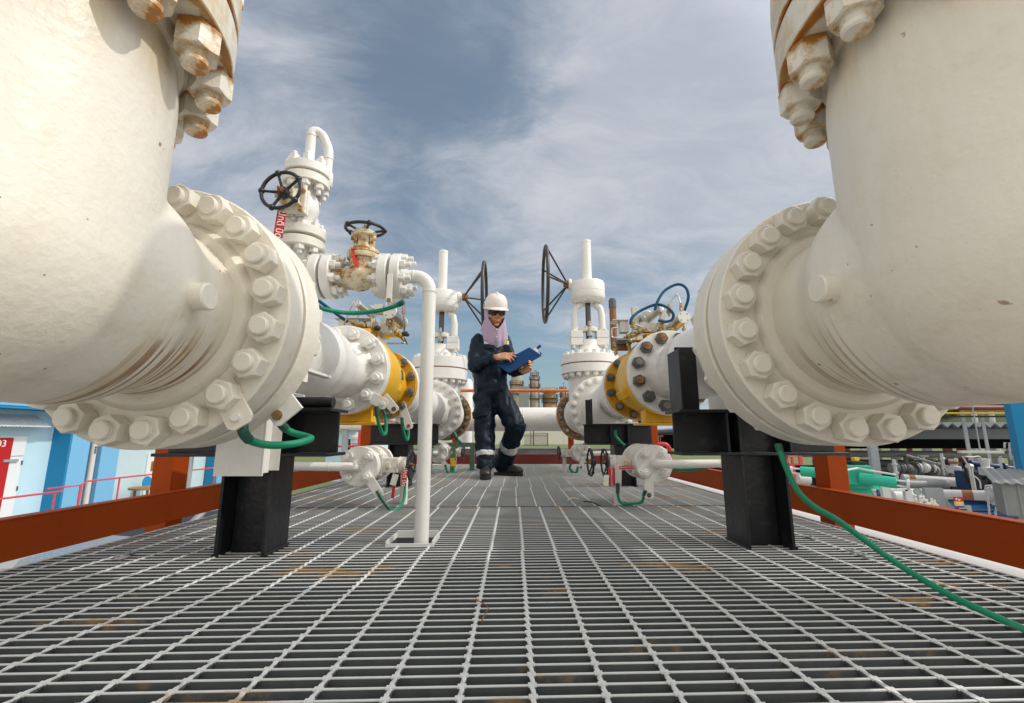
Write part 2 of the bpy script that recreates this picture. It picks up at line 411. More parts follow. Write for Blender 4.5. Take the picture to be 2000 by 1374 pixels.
class MB:
    def __init__(s):
        s.v, s.f = [], []

    def add(s, vs, fs, Mx=None):
        n = len(s.v)
        if Mx is not None:
            vs = [Mx @ Vector(p) for p in vs]
        s.v += [tuple(p) for p in vs]
        s.f += [tuple(i + n for i in q) for q in fs]
        return s

    def box(s, x0, x1, y0, y1, z0, z1, Mx=None):
        x0, x1 = min(x0, x1), max(x0, x1)
        y0, y1 = min(y0, y1), max(y0, y1)
        z0, z1 = min(z0, z1), max(z0, z1)
        vs = [(x0, y0, z0), (x1, y0, z0), (x1, y1, z0), (x0, y1, z0), (x0, y0, z1), (x1, y0, z1), (x1, y1, z1), (x0, y1, z1)]
        return s.add(vs, [(0, 3, 2, 1), (4, 5, 6, 7), (0, 1, 5, 4), (1, 2, 6, 5), (2, 3, 7, 6), (3, 0, 4, 7)], Mx)

    def lathe(s, prof, Mx=None, n=48):
        """prof: (radius, height) pairs; a radius of 0 closes the end"""
        vs, fs, rings = [], [], []
        for r, z in prof:
            if r <= 1e-6:
                rings.append([len(vs)])
                vs.append((0, 0, z))
            else:
                rings.append(list(range(len(vs), len(vs) + n)))
                vs += [(r * math.cos(2 * PI * i / n), r * math.sin(2 * PI * i / n), z) for i in range(n)]
        for a, b in zip(rings, rings[1:]):
            for i in range(n):
                j = (i + 1) % n
                if len(a) == 1 and len(b) == 1:
                    continue
                if len(a) == 1:
                    fs.append((a[0], b[i], b[j]))
                elif len(b) == 1:
                    fs.append((a[i], a[j], b[0]))
                else:
                    fs.append((a[i], a[j], b[j], b[i]))
        # orient outwards: profile going up with outside on the left gives wrong winding, so test
        area = sum((b[0] + a[0]) * (b[1] - a[1]) for a, b in zip(prof, prof[1:]))
        if area < 0:
            fs = [q[::-1] for q in fs]
        return s.add(vs, fs, Mx)

    def cyl(s, a, b, r, n=24, r2=None, ch=0.0):
        a, b = Vector(a), Vector(b)
        L = (b - a).length
        r2 = r if r2 is None else r2
        prof = [(0, 0), (r - ch, 0), (r, ch), (r2, L - ch), (r2 - ch, L), (0, L)] if ch else [(0, 0), (r, 0), (r2, L), (0, L)]
        return s.lathe(prof, frame(a, b - a), n)

    def tube(s, pts, rad, n=12, closed=False, flat=1.0, up=None):
        pts = [Vector(p) for p in pts]
        N = len(pts)
        rad = rad if isinstance(rad, (list, tuple)) else [rad] * N
        vs, fs = [], []
        t0 = (pts[1] - pts[0]).normalized()
        ref = Vector(up) if up is not None else (Vector((0, 0, 1)) if abs(t0.z) < 0.9 else Vector((1, 0, 0)))
        u = (ref - t0 * ref.dot(t0)).normalized()
        for i in range(N):
            if closed:
                t = (pts[(i + 1) % N] - pts[i - 1]).normalized()
            else:
                t = (pts[min(i + 1, N - 1)] - pts[max(i - 1, 0)]).normalized()
            u = (u - t * u.dot(t)).normalized()
            w = t.cross(u)
            r = rad[i]
            ru, rw = (r if not isinstance(r, (tuple, list)) else r[0]), (r * flat if not isinstance(r, (tuple, list)) else r[1])
            vs += [tuple(pts[i] + u * (ru * math.cos(2 * PI * j / n)) + w * (rw * math.sin(2 * PI * j / n))) for j in range(n)]
        for i in range(N if closed else N - 1):
            a, b = i * n, ((i + 1) % N) * n
            for j in range(n):
                q = (j + 1) % n
                fs.append((a + j, a + q, b + q, b + j))
        if not closed:
            fs.append(tuple(range(n))[::-1])
            fs.append(tuple(range((N - 1) * n, N * n)))
        return s.add(vs, fs)

    def prism(s, poly, z0, z1, Mx=None):
        n = len(poly)
        ar = sum(poly[i][0] * poly[(i + 1) % n][1] - poly[(i + 1) % n][0] * poly[i][1] for i in range(n))
        if ar < 0:
            poly = poly[::-1]
        vs = [(x, y, z0) for x, y in poly] + [(x, y, z1) for x, y in poly]
        fs = [tuple(range(n))[::-1], tuple(range(n, 2 * n))] + [(i, (i + 1) % n, n + (i + 1) % n, n + i) for i in range(n)]
        return s.add(vs, fs, Mx)

    def ball(s, c, r, n=20, sq=(1, 1, 1), Mx=None):
        prof = [(r * math.sin(PI * i / (n // 2)), -r * math.cos(PI * i / (n // 2))) for i in range(n // 2 + 1)]
        prof[0] = (0, -r)
        prof[-1] = (0, r)
        m = Matrix.Translation(c) @ Matrix.Diagonal((*sq, 1))
        return s.lathe(prof, (Mx @ m) if Mx is not None else m, n)

    def hexnut(s, Mx, af, h, per=7, washer=True):
        """hex nut with chamfered crown, standing on local Z=0"""
        ri = af / 2
        rin = ri * 0.96
        ang = []
        for q in range(6):
            for i in range(per):
                ang.append(2 * PI * q / 6 + (2 * PI / 6) * i / per)
        def rr(a):
            t = ((a + PI / 6) % (PI / 3)) - PI / 6
            return ri / math.cos(t)
        # corners sit at odd multiples of 30 degrees; include them by offset
        ang = [a + PI / 6 for a in ang]
        rim = [(rr(a), a, h - max(0, rr(a) - rin) * 0.62) for a in ang]
        n = len(ang)
        vs = [(r * math.cos(a), r * math.sin(a), 0) for r, a, z in rim]
        vs += [(r * math.cos(a), r * math.sin(a), z) for r, a, z in rim]
        vs += [(rin * math.cos(a), rin * math.sin(a), h) for a in ang]
        fs = [tuple(range(n))[::-1], tuple(range(2 * n, 3 * n))]
        for i in range(n):
            j = (i + 1) % n
            fs += [(i, j, n + j, n + i), (n + i, n + j, 2 * n + j, 2 * n + i)]
        return s.add(vs, fs, Mx)

    def build(s, name, mat, parent=None, off=None, sharp=32.0, bevel=0.0, smooth=True, segs=2):
        if off is None:
            off = WL.get(parent.name, Vector((0, 0, 0))) if parent is not None else Vector((0, 0, 0))
        me = bpy.data.meshes.new(name)
        me.from_pydata([(v[0] - off[0], v[1] - off[1], v[2] - off[2]) for v in s.v], [], s.f)
        me.validate()
        if smooth:
            me.polygons.foreach_set('use_smooth', [True] * len(me.polygons))
            me.set_sharp_from_angle(angle=R(sharp))
        me.materials.append(M[mat] if isinstance(mat, str) else mat)
        o = bpy.data.objects.new(name, me)
        COL.objects.link(o)
        if parent is not None:
            o.parent = parent
            WL[o.name] = WL.get(parent.name, Vector((0, 0, 0)))
        if bevel > 0:
            bv = o.modifiers.new('bevel', 'BEVEL')
            bv.width = bevel
            bv.segments = segs
            bv.limit_method = 'ANGLE'
            bv.angle_limit = R(40)
            bv.harden_normals = True
        return o


def tag(o, label=None, cat=None, group=None, kind=None):
    if label:
        o['label'] = label
    if cat:
        o['category'] = cat
    if group:
        o['group'] = group
    if kind:
        o['kind'] = kind
    return o


def thing(name, label, cat, loc=(0, 0, 0), group=None):
    o = bpy.data.objects.new(name, None)
    o.empty_display_size = 0.1
    COL.objects.link(o)
    o.location = loc
    WL[o.name] = Vector(loc)
    return tag(o, label, cat, group)


def solo(name, mb, mat, label, cat, group=None, **kw):
    xs, ys, zs = zip(*mb.v)
    off = Vector(((min(xs) + max(xs)) / 2, (min(ys) + max(ys)) / 2, min(zs)))
    o = mb.build(name, mat, None, off=off, **kw)
    o.location = off
    WL[o.name] = off
    return tag(o, label, cat, group)


def struct(name, mb, mat, **kw):
    o = mb.build(name, mat, None, **kw)
    o['kind'] = 'structure'
    return o


def photo(px, py, Y):
    """a point of the place at distance Y along the walkway, read off the photograph"""
    c, s = math.cos(TH), math.sin(TH)
    u, v = (px - CX) / F, (py - CY) / F
    d = Vector((u, c + v * s, s - v * c))
    p = d * (Y / d.y)
    return Vector((p.x, p.y, p.z + H))


def arc(c, r, a0, a1, ux, uy, n=12):
    ux, uy, c = Vector(ux), Vector(uy), Vector(c)
    return [c + ux * (r * math.cos(a0 + (a1 - a0) * i / n)) + uy * (r * math.sin(a0 + (a1 - a0) * i / n)) for i in range(n + 1)]


def spline(pts, n=10):
    """Catmull-Rom through the points"""
    P = [Vector(p) for p in pts]
    P = [P[0] * 2 - P[1]] + P + [P[-1] * 2 - P[-2]]
    out = []
    for i in range(1, len(P) - 2):
        for j in range(n):
            t = j / n
            out.append(0.5 * ((2 * P[i]) + (P[i + 1] - P[i - 1]) * t + (2 * P[i - 1] - 5 * P[i] + 4 * P[i + 1] - P[i + 2]) * t * t
                              + (3 * P[i] - P[i - 1] - 3 * P[i + 1] + P[i + 2]) * t ** 3))
    out.append(P[-2])
    return out


NUTS = {}


def nut_mesh(af, h, mat):
    key = ('n', af, h, mat)
    if key not in NUTS:
        mb = MB()
        mb.lathe([(0, 0), (af * 0.50, 0), (af * 0.50, h * 0.04), (0, h * 0.04)], None, 28)
        mb.hexnut(Matrix.Translation((0, 0, h * 0.035)), af, h * 0.965)
        o = mb.build('nut', mat, sharp=24)
        NUTS[key] = o.data
        bpy.data.objects.remove(o)
    return NUTS[key]


def stud_mesh(d, h, e, mat):
    key = ('s', d, h, e, mat)
    if key not in NUTS:
        mb = MB()
        r = d / 2
        prof = [(0, h * 0.5), (r * 1.10, h * 0.5), (r * 1.10, h + 0.001), (r, h + 0.001)]
        nth = 3
        for i in range(nth):                                  # visible thread turns
            z0 = h + e * (0.06 + 0.55 * i / nth)
            prof += [(r, z0), (r * 0.95, z0 + e * 0.05), (r * 0.95, z0 + e * 0.10), (r, z0 + e * 0.15)]
        prof += [(r, h + e * 0.82), (r * 0.86, h + e), (0, h + e)]
        mb.lathe(prof, None, 24)
        o = mb.build('stud', mat, sharp=30)
        NUTS[key] = o.data
        bpy.data.objects.remove(o)
    return NUTS[key]


def nut(parent, Mx, af, h, mat, d=None, e=0.0, stud=None):
    """a nut (and the stud end it sits on) as part and sub-part of the flange's owner"""
    o = bpy.data.objects.new('nut', nut_mesh(af, h, mat))
    COL.objects.link(o)
    o.parent = parent
    o.matrix_local = Matrix.Translation(-WL[parent.name]) @ Mx
    if d:
        q = bpy.data.objects.new('stud', stud_mesh(d, h, e, stud or mat))
        COL.objects.link(q)
        q.parent = o
    return o


def nut_ring(parent, c, ax, r, N, ph, af, h, mat, d=None, e=0.0, stud=None, ref=(0, 0, 1), skip=(), jitter=True, only=None):
    """ring of nuts about the axis; angle 0 points along ref, growing toward +X for a ring that faces the camera"""
    ax = Vector(ax).normalized()
    ref = Vector(ref)
    e2 = Vector((1, 0, 0)) if abs(ax.x) < 0.9 else Vector((0, 1, 0))
    if abs(ref.x) > 0.9:
        e2 = Vector((0, 1, 0))
    c = Vector(c)
    for i in range(N):
        if i in skip or (only is not None and i not in only):
            continue
        a = ph + 2 * PI * i / N
        p = c + ref * (r * math.cos(a)) + e2 * (r * math.sin(a))
        m = frame(p, ax, ref) @ Matrix.Rotation(random.uniform(0, PI / 3) if jitter else 0, 4, 'Z')
        st = stud
        if isinstance(stud, (list, tuple)):
            st = random.choice(stud)
        nut(parent, m, af, h, mat, d, e, st)


def text_mesh(body, size, Mx, depth=0.001, align='CENTER'):
    """lettering turned into mesh; centred on Mx's origin, reading along its local X"""
    cu = bpy.data.curves.new('text', 'FONT')
    cu.body = body
    cu.size = size
    cu.align_x = align
    cu.align_y = 'CENTER'
    cu.extrude = depth
    ob = bpy.data.objects.new('text', cu)
    COL.objects.link(ob)
    dg = bpy.context.evaluated_depsgraph_get()
    dg.update()
    me = bpy.data.meshes.new_from_object(ob.evaluated_get(dg))
    mb = MB()
    mb.add([v.co[:] for v in me.vertices], [tuple(p.vertices) for p in me.polygons], Mx)
    bpy.data.objects.remove(ob)
    bpy.data.curves.remove(cu)
    bpy.data.meshes.remove(me)
    return mb

# ================================================================== THE SETTING
def ground():
    mb = MB()
    xs = [-400, -120, -60, -30, -14, -6, 0, 6, 14, 30, 60, 120, 400]
    ys = [-200, -40, -10, 0, 10, 18, 30, 45, 62, 90, 200, 600, 2500]
    def z(x, y):
        t = min(1, max(0, (y - 12) / 48))
        return -2.30 + 1.50 * t * t * (3 - 2 * t)
    vs = [(x, y, z(x, y)) for y in ys for x in xs]
    n = len(xs)
    fs = [(j * n + i, j * n + i + 1, (j + 1) * n + i + 1, (j + 1) * n + i) for j in range(len(ys) - 1) for i in range(n - 1)]
    mb.add(vs, fs)
    m, k, b = new_mat('concrete yard and grass')
    tc = k.node('ShaderNodeTexCoord')
    o = tc.outputs['Object']
    n1 = k.noise(o, 0.6, 6, 0.6)
    n2 = k.noise(o, 9.0, 5, 0.6)
    c = k.mix(n1, (0.42, 0.41, 0.38), (0.30, 0.295, 0.28))
    c = k.mix(k.math('MULTIPLY', n2, 0.35), c, (0.2, 0.2, 0.19))
    g = k.mix(n2, (0.10, 0.145, 0.035), (0.16, 0.17, 0.06))
    sep = k.node('ShaderNodeSeparateXYZ')
    k.link(o, sep.inputs[0])
    c = k.mix(k.ramp(k.math('ADD', sep.outputs[1], k.math('MULTIPLY', n1, 6)), 20.5, 21.5), c, g)
    k.link(c, b.inputs['Base Color'])
    b.inputs['Roughness'].default_value = 0.85
    bump(k, b, n2, 0.2, 0.02)
    struct('ground', mb, m, smooth=False)


ground()

# ------------------------------------------------------------------ deck of steel grating panels
X0, X1 = -1.335, 1.262
PITCH = 0.03
LBL = ['empty grating panel right under the camera, outside the view behind the nearest one',
       'nearest grating panel with wide open bars, filling the bottom of the view',
       'grating panel with the hole for the white drain pole and the two near black columns',
       'grating panel below the white nozzle flanges, between the near columns and the worker',
       'grating panel just in front of the boots of the worker',
       'grating panel the worker is standing on',
       'last grating panel beyond the worker, ending at the dark red toe board']
LBL = LBL[1:]
HOLE = (-0.405, -0.262, 1.585, 1.715)


def grating_panel(i, y0, y1, off):
    mb = MB()
    n = int(round((y1 - y0 - 0.008) / PITCH))
    t = 0.0020
    for j in range(n + 1):
        y = y0 + 0.004 + j * PITCH
        spans = [(X0, X1)]
        if HOLE[2] - 0.002 < y < HOLE[3] + 0.002:
            spans = [(X0, HOLE[0]), (HOLE[1], X1)]
        for a, b in spans:
            # a few millimetres of unevenness along each bar
            ns = 1
            mb.box(a, b, y - t, y + t, -0.032, 0)
    # twisted square cross rods welded in flush with the tops
    x = X0 + 0.02 + (off % 0.1)
    step = 0.005 if i < 2 else (0.0075 if i == 2 else 0.015)
    while x < X1 - 0.005:
        segs = [(y0, y1)]
        if HOLE[0] < x < HOLE[1] and y0 < HOLE[2] < y1:
            segs = [(y0, HOLE[2]), (HOLE[3], y1)]
        for a, b in segs:
            k = max(2, int((b - a) / step))
            pts, vs, fs = [], [], []
            tw = random.uniform(0, 1.5)
            for q in range(k + 1):
                y = a + (b - a) * q / k
                an = tw + (y - a) / 0.030 * PI / 2 * 1.0
                r = 0.0048
                for m in range(4):
                    vs.append((x + r * math.cos(an + m * PI / 2), y, -0.0028 + r * math.sin(an + m * PI / 2)))
            for q in range(k):
                for m in range(4):
                    w = (m + 1) % 4
                    fs.append((q * 4 + m, q * 4 + w, q * 4 + 4 + w, q * 4 + 4 + m))
            mb.add(vs, fs)
            # weld blobs where rod meets bar
            if i <= 1:
                for j in range(n + 1):
                    yy = y0 + 0.004 + j * PITCH
                    if a < yy < b:
                        mb.box(x - 0.0062, x + 0.0062, yy - 0.0042, yy + 0.0042, -0.006, 0.0012)
        x += 0.1
    # banding at the two ends
    mb.box(X0 - 0.004, X0, y0 + 0.001, y1 - 0.001, -0.032, 0.001)
    mb.box(X1, X1 + 0.004, y0 + 0.001, y1 - 0.001, -0.032, 0.001)
    if y0 < HOLE[2] < y1:
        a, b, c, d = HOLE
        z = 0.022
        mb.box(a, b, c - 0.005, c, -0.034, z * 0.35)
        mb.box(a, b, d, d + 0.005, -0.034, z)
        mb.box(a - 0.005, a, c - 0.005, d + 0.005, -0.034, z * 0.7)
        mb.box(b, b + 0.005, c - 0.005, d + 0.005, -0.034, z * 0.7)
    mb.v = [(x_, y_ + 0.036 * x_, z_) for x_, y_, z_ in mb.v]        # the bars run a touch off square to the view
    o = mb.build('floor_grating', 'grating', smooth=False)
    tag(o, LBL[i], 'floor grating', 'steel gratings of the walkway')


YS = [0.575, 1.509, 2.409, 3.309, 4.2, 5.08, 5.93]
OFFS = [0.0426, 0.0456, 0.033, 0.044, 0.030, 0.048]
# rods of the nearest panel sit at X = 0.035 - k*0.1
for i in range(6):
    grating_panel(i, YS[i], YS[i + 1] - 0.001, OFFS[i] + 0.0)

# carrying beams below the deck, hidden for the most part
mb = MB()
for y in (0.56, 2.4, 4.2, 5.95):
    mb.box(X0 - 0.05, X1 + 0.05, y - 0.05, y + 0.05, -0.20, -0.04)
o = solo('deck_frame', mb, 'orange', 'red oxide steel frame carrying the grating from below', 'deck frame', bevel=0.003)

# ------------------------------------------------------------------ toe plates and guard rails
def toe_plate(x, label, lip, name='toe_plate'):
    t = thing(name, label, 'toe plate', (x, 2.7, 0), 'red oxide toe plates beside the walkway')
    s = 1 if x > 0 else -1
    mb = MB()
    mb.box(x, x + s * 0.008, -0.6, 5.97, 0.006 if x < 0 else 0.0, 0.115)
    mb.build('plate', 'orange', t, bevel=0.0015)
    mb = MB()
    mb.box(x + s * 0.0005, x + s * 0.045, -0.6, 5.97, 0.1155, 0.1215)
    mb.build('flange_edge', 'orange', t, bevel=0.0015)
    return t


toe_plate(-1.40, 'long red oxide toe plate along the left edge of the grating, by the blue building', 1)
toe_plate(1.352, 'long red oxide toe plate along the right edge, below the long green cable', 1)


def rail_post(x, y, label):
    t = thing('rail_post', label, 'post', (x, y, -0.4), 'orange guard rail posts')
    s = 1 if x > 0 else -1
    mb = MB()                                           # channel section
    x0, x1 = x, x + s * 0.085
    mb.box(x0, x1, y - 0.052, y - 0.046, -0.55, 0.93)
    mb.box(x0, x0 + s * 0.007, y - 0.0455, y + 0.04, -0.55, 0.93)
    mb.box(x0, x1, y + 0.0405, y + 0.0465, -0.55, 0.93)
    mb.build('channel', 'orange', t, bevel=0.0012)
    for z in (0.5, 0.9):
        mb = MB()
        mb.cyl((x - s * 0.004, y, z), (x + s * 0.0, y, z), 0.012, 12)
        mb.build('bolt', 'orange', t)


rail_post(-1.452, 2.075, 'orange guard rail post on the left, seen beside the white double door')
rail_post(-1.452, 4.78, 'orange guard rail post on the left behind the far black support beam')
rail_post(1.402, 2.16, 'orange guard rail post on the right in front of the turquoise actuator')
rail_post(1.402, 4.86, 'orange guard rail post on the right beside the curved red pipe')
for i, x in enumerate((-0.74, 0.74)):
    t = thing('end_rail_post', 'orange post of the end guard rail under the %s rusty flange' % ('left', 'right')[i], 'post', (x, 6.0, 0), 'end guard rail posts')
    mb = MB()
    mb.box(x - 0.035, x + 0.035, 5.985, 6.02, -0.2, 0.90)
    mb.build('upright', 'orange', t, bevel=0.002)
    mb = MB()
    mb.box(x - 0.06, x + 0.06, 5.9835, 5.985, 0.02, 0.10)
    mb.build('base_plate', 'orange', t)


def guard_rail(pts, label):
    mb = MB()
    mb.tube(pts, 0.021, 16)
    solo('guard_rail', mb, 'orange_rail', label, 'rail', 'orange guard rail tubes')


guard_rail([(-1.42, -0.6, 0.51), (-1.42, 5.98, 0.51)], 'orange middle rail tube behind the left pipe line')
guard_rail([(1.375, -0.6, 0.51), (1.375, 5.98, 0.51)], 'orange middle rail tube behind the right pipe line')
guard_rail([(-1.42, 5.96, 0.925), (1.375, 5.96, 0.925)], 'orange top rail across the far end, behind the worker')
mb = MB()
mb.box(-1.40, 1.352, 5.975, 5.983, 0.0, 0.118)
mb.box(-1.40, 1.352, 5.9835, 6.02, 0.112, 0.118)
solo('toe_board', mb, 'darkred', 'dark red toe board closing the far end of the grating behind the boots', 'toe board', bevel=0.001)
mb = MB()
mb.box(-2.2, 1.9, 6.45, 6.452, 0.075, 0.175)
mb.box(-2.2, 1.9, 6.4525, 6.75, 0.075, 0.078)
mb.box(-2.2, 1.9, 6.7505, 6.7525, 0.075, 0.175)
mb.box(-2.2, 1.9, 6.42, 6.4495, 0.173, 0.176)
solo('cable_tray', mb, 'galv', 'spangled galvanised cable tray crossing behind the dark red toe board', 'cable tray')


# ================================================================== PIPE LINES
def ring(z0, z1, r0, r1, c=0.003):
    """profile of a flange disc from inner radius r0 to rim r1"""
    return [(r0, z0), (r1 - c, z0), (r1, z0 + c), (r1, z1 - c), (r1 - c, z1), (r0, z1)]


def fuse(name, mb, mat, parent, vox, it):
    """melt overlapping pieces into one casting with soft fillets"""
    o = mb.build('tmp', mat)
    q = o.modifiers.new('r', 'REMESH')
    q.mode = 'VOXEL'
    q.voxel_size = vox
    q = o.modifiers.new('s', 'SMOOTH')
    q.factor = 0.5
    q.iterations = it
    dg = bpy.context.evaluated_depsgraph_get()
    dg.update()
    me = bpy.data.meshes.new_from_object(o.evaluated_get(dg))
    bpy.data.objects.remove(o)
    for v in me.vertices:
        v.co -= WL[parent.name]
    me.name = name
    me.polygons.foreach_set('use_smooth', [True] * len(me.polygons))
    me.materials.clear()
    me.materials.append(M[mat])
    ob = bpy.data.objects.new(name, me)
    COL.objects.link(ob)
    ob.parent = parent
    WL[ob.name] = WL[parent.name]
    return ob


def elbow(sx, X, Yv, Z, r, yf, zf, mat, label, ph):
    """tight cast bend: horizontal flange looking along the walkway, upright neck with a rusty flange on top"""
    t = thing('pipe_elbow', label, 'pipe elbow', (X, Yv, Z - r), 'big cream pipe elbows')
    L, V = yf - Yv, zf - Z
    mb = MB()
    def sm(q):
        q = min(1, max(0, q))
        return q * q * (3 - 2 * q)
    rh = r - 0.006
    pts = [(X, Yv + L * i / 24 * 0.995, Z) for i in range(25)]
    mb.tube(pts, [rh + (0.186 - rh) * sm((p[1] - Yv - 0.17) / 0.13) for p in pts], 72, up=(1, 0, 0))
    pts = [(X, Yv, Z + (V - 0.002) * i / 16) for i in range(17)]
    mb.tube(pts, [r - 0.012 * sm((p[2] - Z - V + 0.10) / 0.10) for p in pts], 72, up=(1, 0, 0))
    mb.ball((X, Yv, Z), r, 64)
    fuse('bend', mb, mat, t, 0.006, 14)
    mb = MB()                        # lower flange, with the raised hub step inside the nuts
    mb.lathe([(0.15, -0.016), (0.207, -0.016), (0.217, -0.006), (0.219, 0.0005)] + ring(0, 0.071, 0.219, 0.3015, 0.004)[1:]
             + [(0.245, 0.071), (0.245, 0.0785), (0.1, 0.0785)], frame((X, yf, Z), (0, 1, 0)), 128)
    mb.build('flange', 'cream', t, sharp=30)
    nut_ring(t, (X, yf, Z), (0, -1, 0), 0.2635, 20, ph, 0.058, 0.036, 'cnut', 0.041, 0.013)
    mb = MB()                        # upper flange
    mb.lathe([(0.15, -0.02), (r + 0.0, -0.02), (r + 0.006, 0.0005)] + ring(0, 0.075, r + 0.006, 0.3025, 0.004)[1:]
             + [(0.245, 0.075), (0.245, 0.0785), (0.1, 0.0785)], frame((X, Yv, zf), (0, 0, 1)), 128)
    mb.build('flange', 'rim', t, sharp=30)
    nut_ring(t, (X, Yv, zf), (0, 0, -1), 0.268, 16, PI / 16, 0.063, 0.048, 'rnut', 0.043, 0.024, ref=(1, 0, 0))
    mb = MB()                        # plugged boss on the inner side
    bx = X + sx * -1 * (r - 0.02)
    by = Yv + 0.190 if sx < 0 else Yv + 0.128
    mb.cyl((bx, by, Z - 0.02), (X - sx * (r + 0.018), by, Z - 0.02), 0.0255, 32, ch=0.003)
    mb.build('boss', mat, t, sharp=40)
    return t


LX, RX = -0.800, 0.792
tl = elbow(-1, LX, 0.625, 0.620, 0.226, 0.995, 1.03, 'elbow_l', 'big cream pipe elbow on the left with brown rust runs on its neck', PI / 20)
tr = elbow(1, RX, 0.660, 0.626, 0.233, 1.060, 1.03, 'elbow_r', 'big cream pipe elbow on the right, in shade, almost free of rust runs', PI / 20)


def lug(parent, a, b, w, t, mat='cream', nz=(0, -1, 0), bolt='white', br=0.009):
    """flat earthing lug from bolt a to its free end b"""
    a, b = Vector(a), Vector(b)
    d = (b - a)
    L = d.length
    m = frame(a, nz, d)
    mb = MB()
    c = w * 0.18
    poly = [(-w * 0.5, -w / 2), (L + w * 0.4 - c, -w / 2), (L + w * 0.4, -w / 2 + c), (L + w * 0.4, w / 2 - c), (L + w * 0.4 - c, w / 2), (-w * 0.5, w / 2)]
    mb.prism(poly, 0, t, m)
    o = mb.build('earthing_lug', mat, parent, bevel=0.0015)
    mb = MB()
    mb.lathe([(0, t), (br * 1.25, t), (br * 1.25, t + br * 0.25), (br, t + br * 0.25), (br, t + br), (0, t + br)], m @ Matrix.Translation((L, 0, 0)), 20)
    mb.build('bolt', bolt, o)
    return o


lug(tl, (-0.614, 0.9945, 0.434), photo(467, 815, 0.9945), 0.058, 0.008)


def riser(X, Yv, zf, r, label):
    t = thing('riser_pipe', label, 'pipe', (X, Yv, zf + 0.083), 'upright riser pipes above the elbows')
    z = zf + 0.0835
    mb = MB()
    mb.lathe([(0.1, 0), (0.245, 0), (0.245, 0.0035)] + ring(0.0035, 0.078, 0.245, 0.3025, 0.004)[1:] + [(r + 0.02, 0.078), (r + 0.012, 0.10), (r, 0.16)],
             frame((X, Yv, z), (0, 0, 1)), 128)
    mb.build('flange', 'rim', t, sharp=30)
    mb = MB()
    sx = 1 if X > 0 else -1
    top = z + 0.62  # unseen top bend, shaped to keep the riser's shadow low across the walkway
    mb.tube([(X, Yv, z + 0.158), (X, Yv, z + 0.4), (X, Yv, top)] + [(X + sx * (0.36 - 0.36 * math.cos(q)), Yv, top + 0.36 * math.sin(q)) for q in [PI / 2 * i / 14 for i in range(1, 15)]] + [(X + sx * 3.0, Yv, top + 0.36)], r, 48)
    mb.build('pipe', 'cream', t)
    nut_ring(t, (X, Yv, z + 0.078), (0, 0, 1), 0.268, 16, PI / 16, 0.063, 0.048, 'rnut', 0.043, 0.024, ref=(1, 0, 0))
    mb = MB()
    mb.lathe([(0.2445, -0.0048), (0.262, -0.0048), (0.262, -0.0002), (0.2445, -0.0002)], frame((X, Yv, z), (0, 0, 1)), 96)
    mb.build('gasket', 'stud_rust', t)
    return t


riser(LX, 0.625, 1.03, 0.20, 'upright cream riser pipe on the left whose flange drips with rust')
riser(RX, 0.660, 1.03, 0.20, 'upright cream riser pipe on the right with a thin rust line round its flange')


# ------------------------------------------------------------------ first spools (flange, reducing pipe, ball valve flange)
BVL = dict(X=-0.812, Y=2.178, Z=0.662)          # face of the ball valve flange
BVR = dict(X=0.794, Y=2.290, Z=0.663)


def spool(X, Z, yf, bv, sx, nutmat, label, stud):
    y0 = yf + 0.0835
    t = thing('reducing_spool', label, 'pipe spool', (X, y0, Z - 0.15), 'cream reducing pipe spools')
    A = Vector((X, y0, Z))
    B = Vector((bv['X'], bv['Y'], bv['Z']))
    ax = (B - A)
    L = ax.length
    m = frame(A, (0, 1, 0))
    mb = MB()
    mb.lathe([(0.1, 0), (0.245, 0), (0.245, 0.0065)] + ring(0.0065, 0.083, 0.245, 0.3015, 0.004)[1:] + [(0.1, 0.083)], m, 128)
    mb.build('flange', 'cream', t, sharp=30)
    ma = frame(A, ax)
    mb = MB()
    mb.lathe([(0.172, 0.080), (0.160, 0.10), (0.150, 0.13), (0.150, L - 0.40), (0.1515, L - 0.397), (0.1515, L - 0.392), (0.150, L - 0.389),
              (0.150, L - 0.33), (0.146, L - 0.27), (0.135, L - 0.20), (0.122, L - 0.145), (0.116, L - 0.118), (0.1175, L - 0.114), (0.1175, L - 0.107),
              (0.1145, L - 0.104), (0.1145, L - 0.075), (0.124, L - 0.035), (0.137, L - 0.006), (0.145, L + 0.002), (0.05, L + 0.002)], ma, 80)
    mb.build('pipe', 'white', t, sharp=40)
    mb = MB()
    mf = frame(B, (0, 1, 0))
    mb.lathe(ring(0, 0.052, 0.09, 0.214, 0.003), mf, 96)
    mb.build('flange', 'white', t, sharp=30)
    nut_ring(t, B, (0, -1, 0), 0.1746, 12, PI / 12, 0.054, 0.032, nutmat, 0.033, 0.018, stud)
    nut_ring(t, A + Vector((0, 0.083, 0)), (0, 1, 0), 0.2635, 20, PI / 20, 0.058, 0.036, 'cnut', 0.041, 0.013)
    # shoe under the pipe
    mb = MB()
    yc = 1.50 if sx < 0 else 1.59
    mb.box(X - 0.07, X + 0.07, yc - 0.08, yc + 0.12, 0.4345, 0.49)
    mb.box(X - 0.006, X + 0.006, yc - 0.08, yc + 0.12, 0.4905, 0.52)
    mb.build('pipe_shoe', 'white', t, bevel=0.002)
    # welded side fin
    if sx < 0:
        mb = MB()
        px = X - sx * 0.136
        mb.box(px, px - sx * 0.03, y0 + 0.16, y0 + 0.52, Z - 0.075, Z - 0.065)
        mb.build('side_fin', 'white', t, bevel=0.002)
    return t


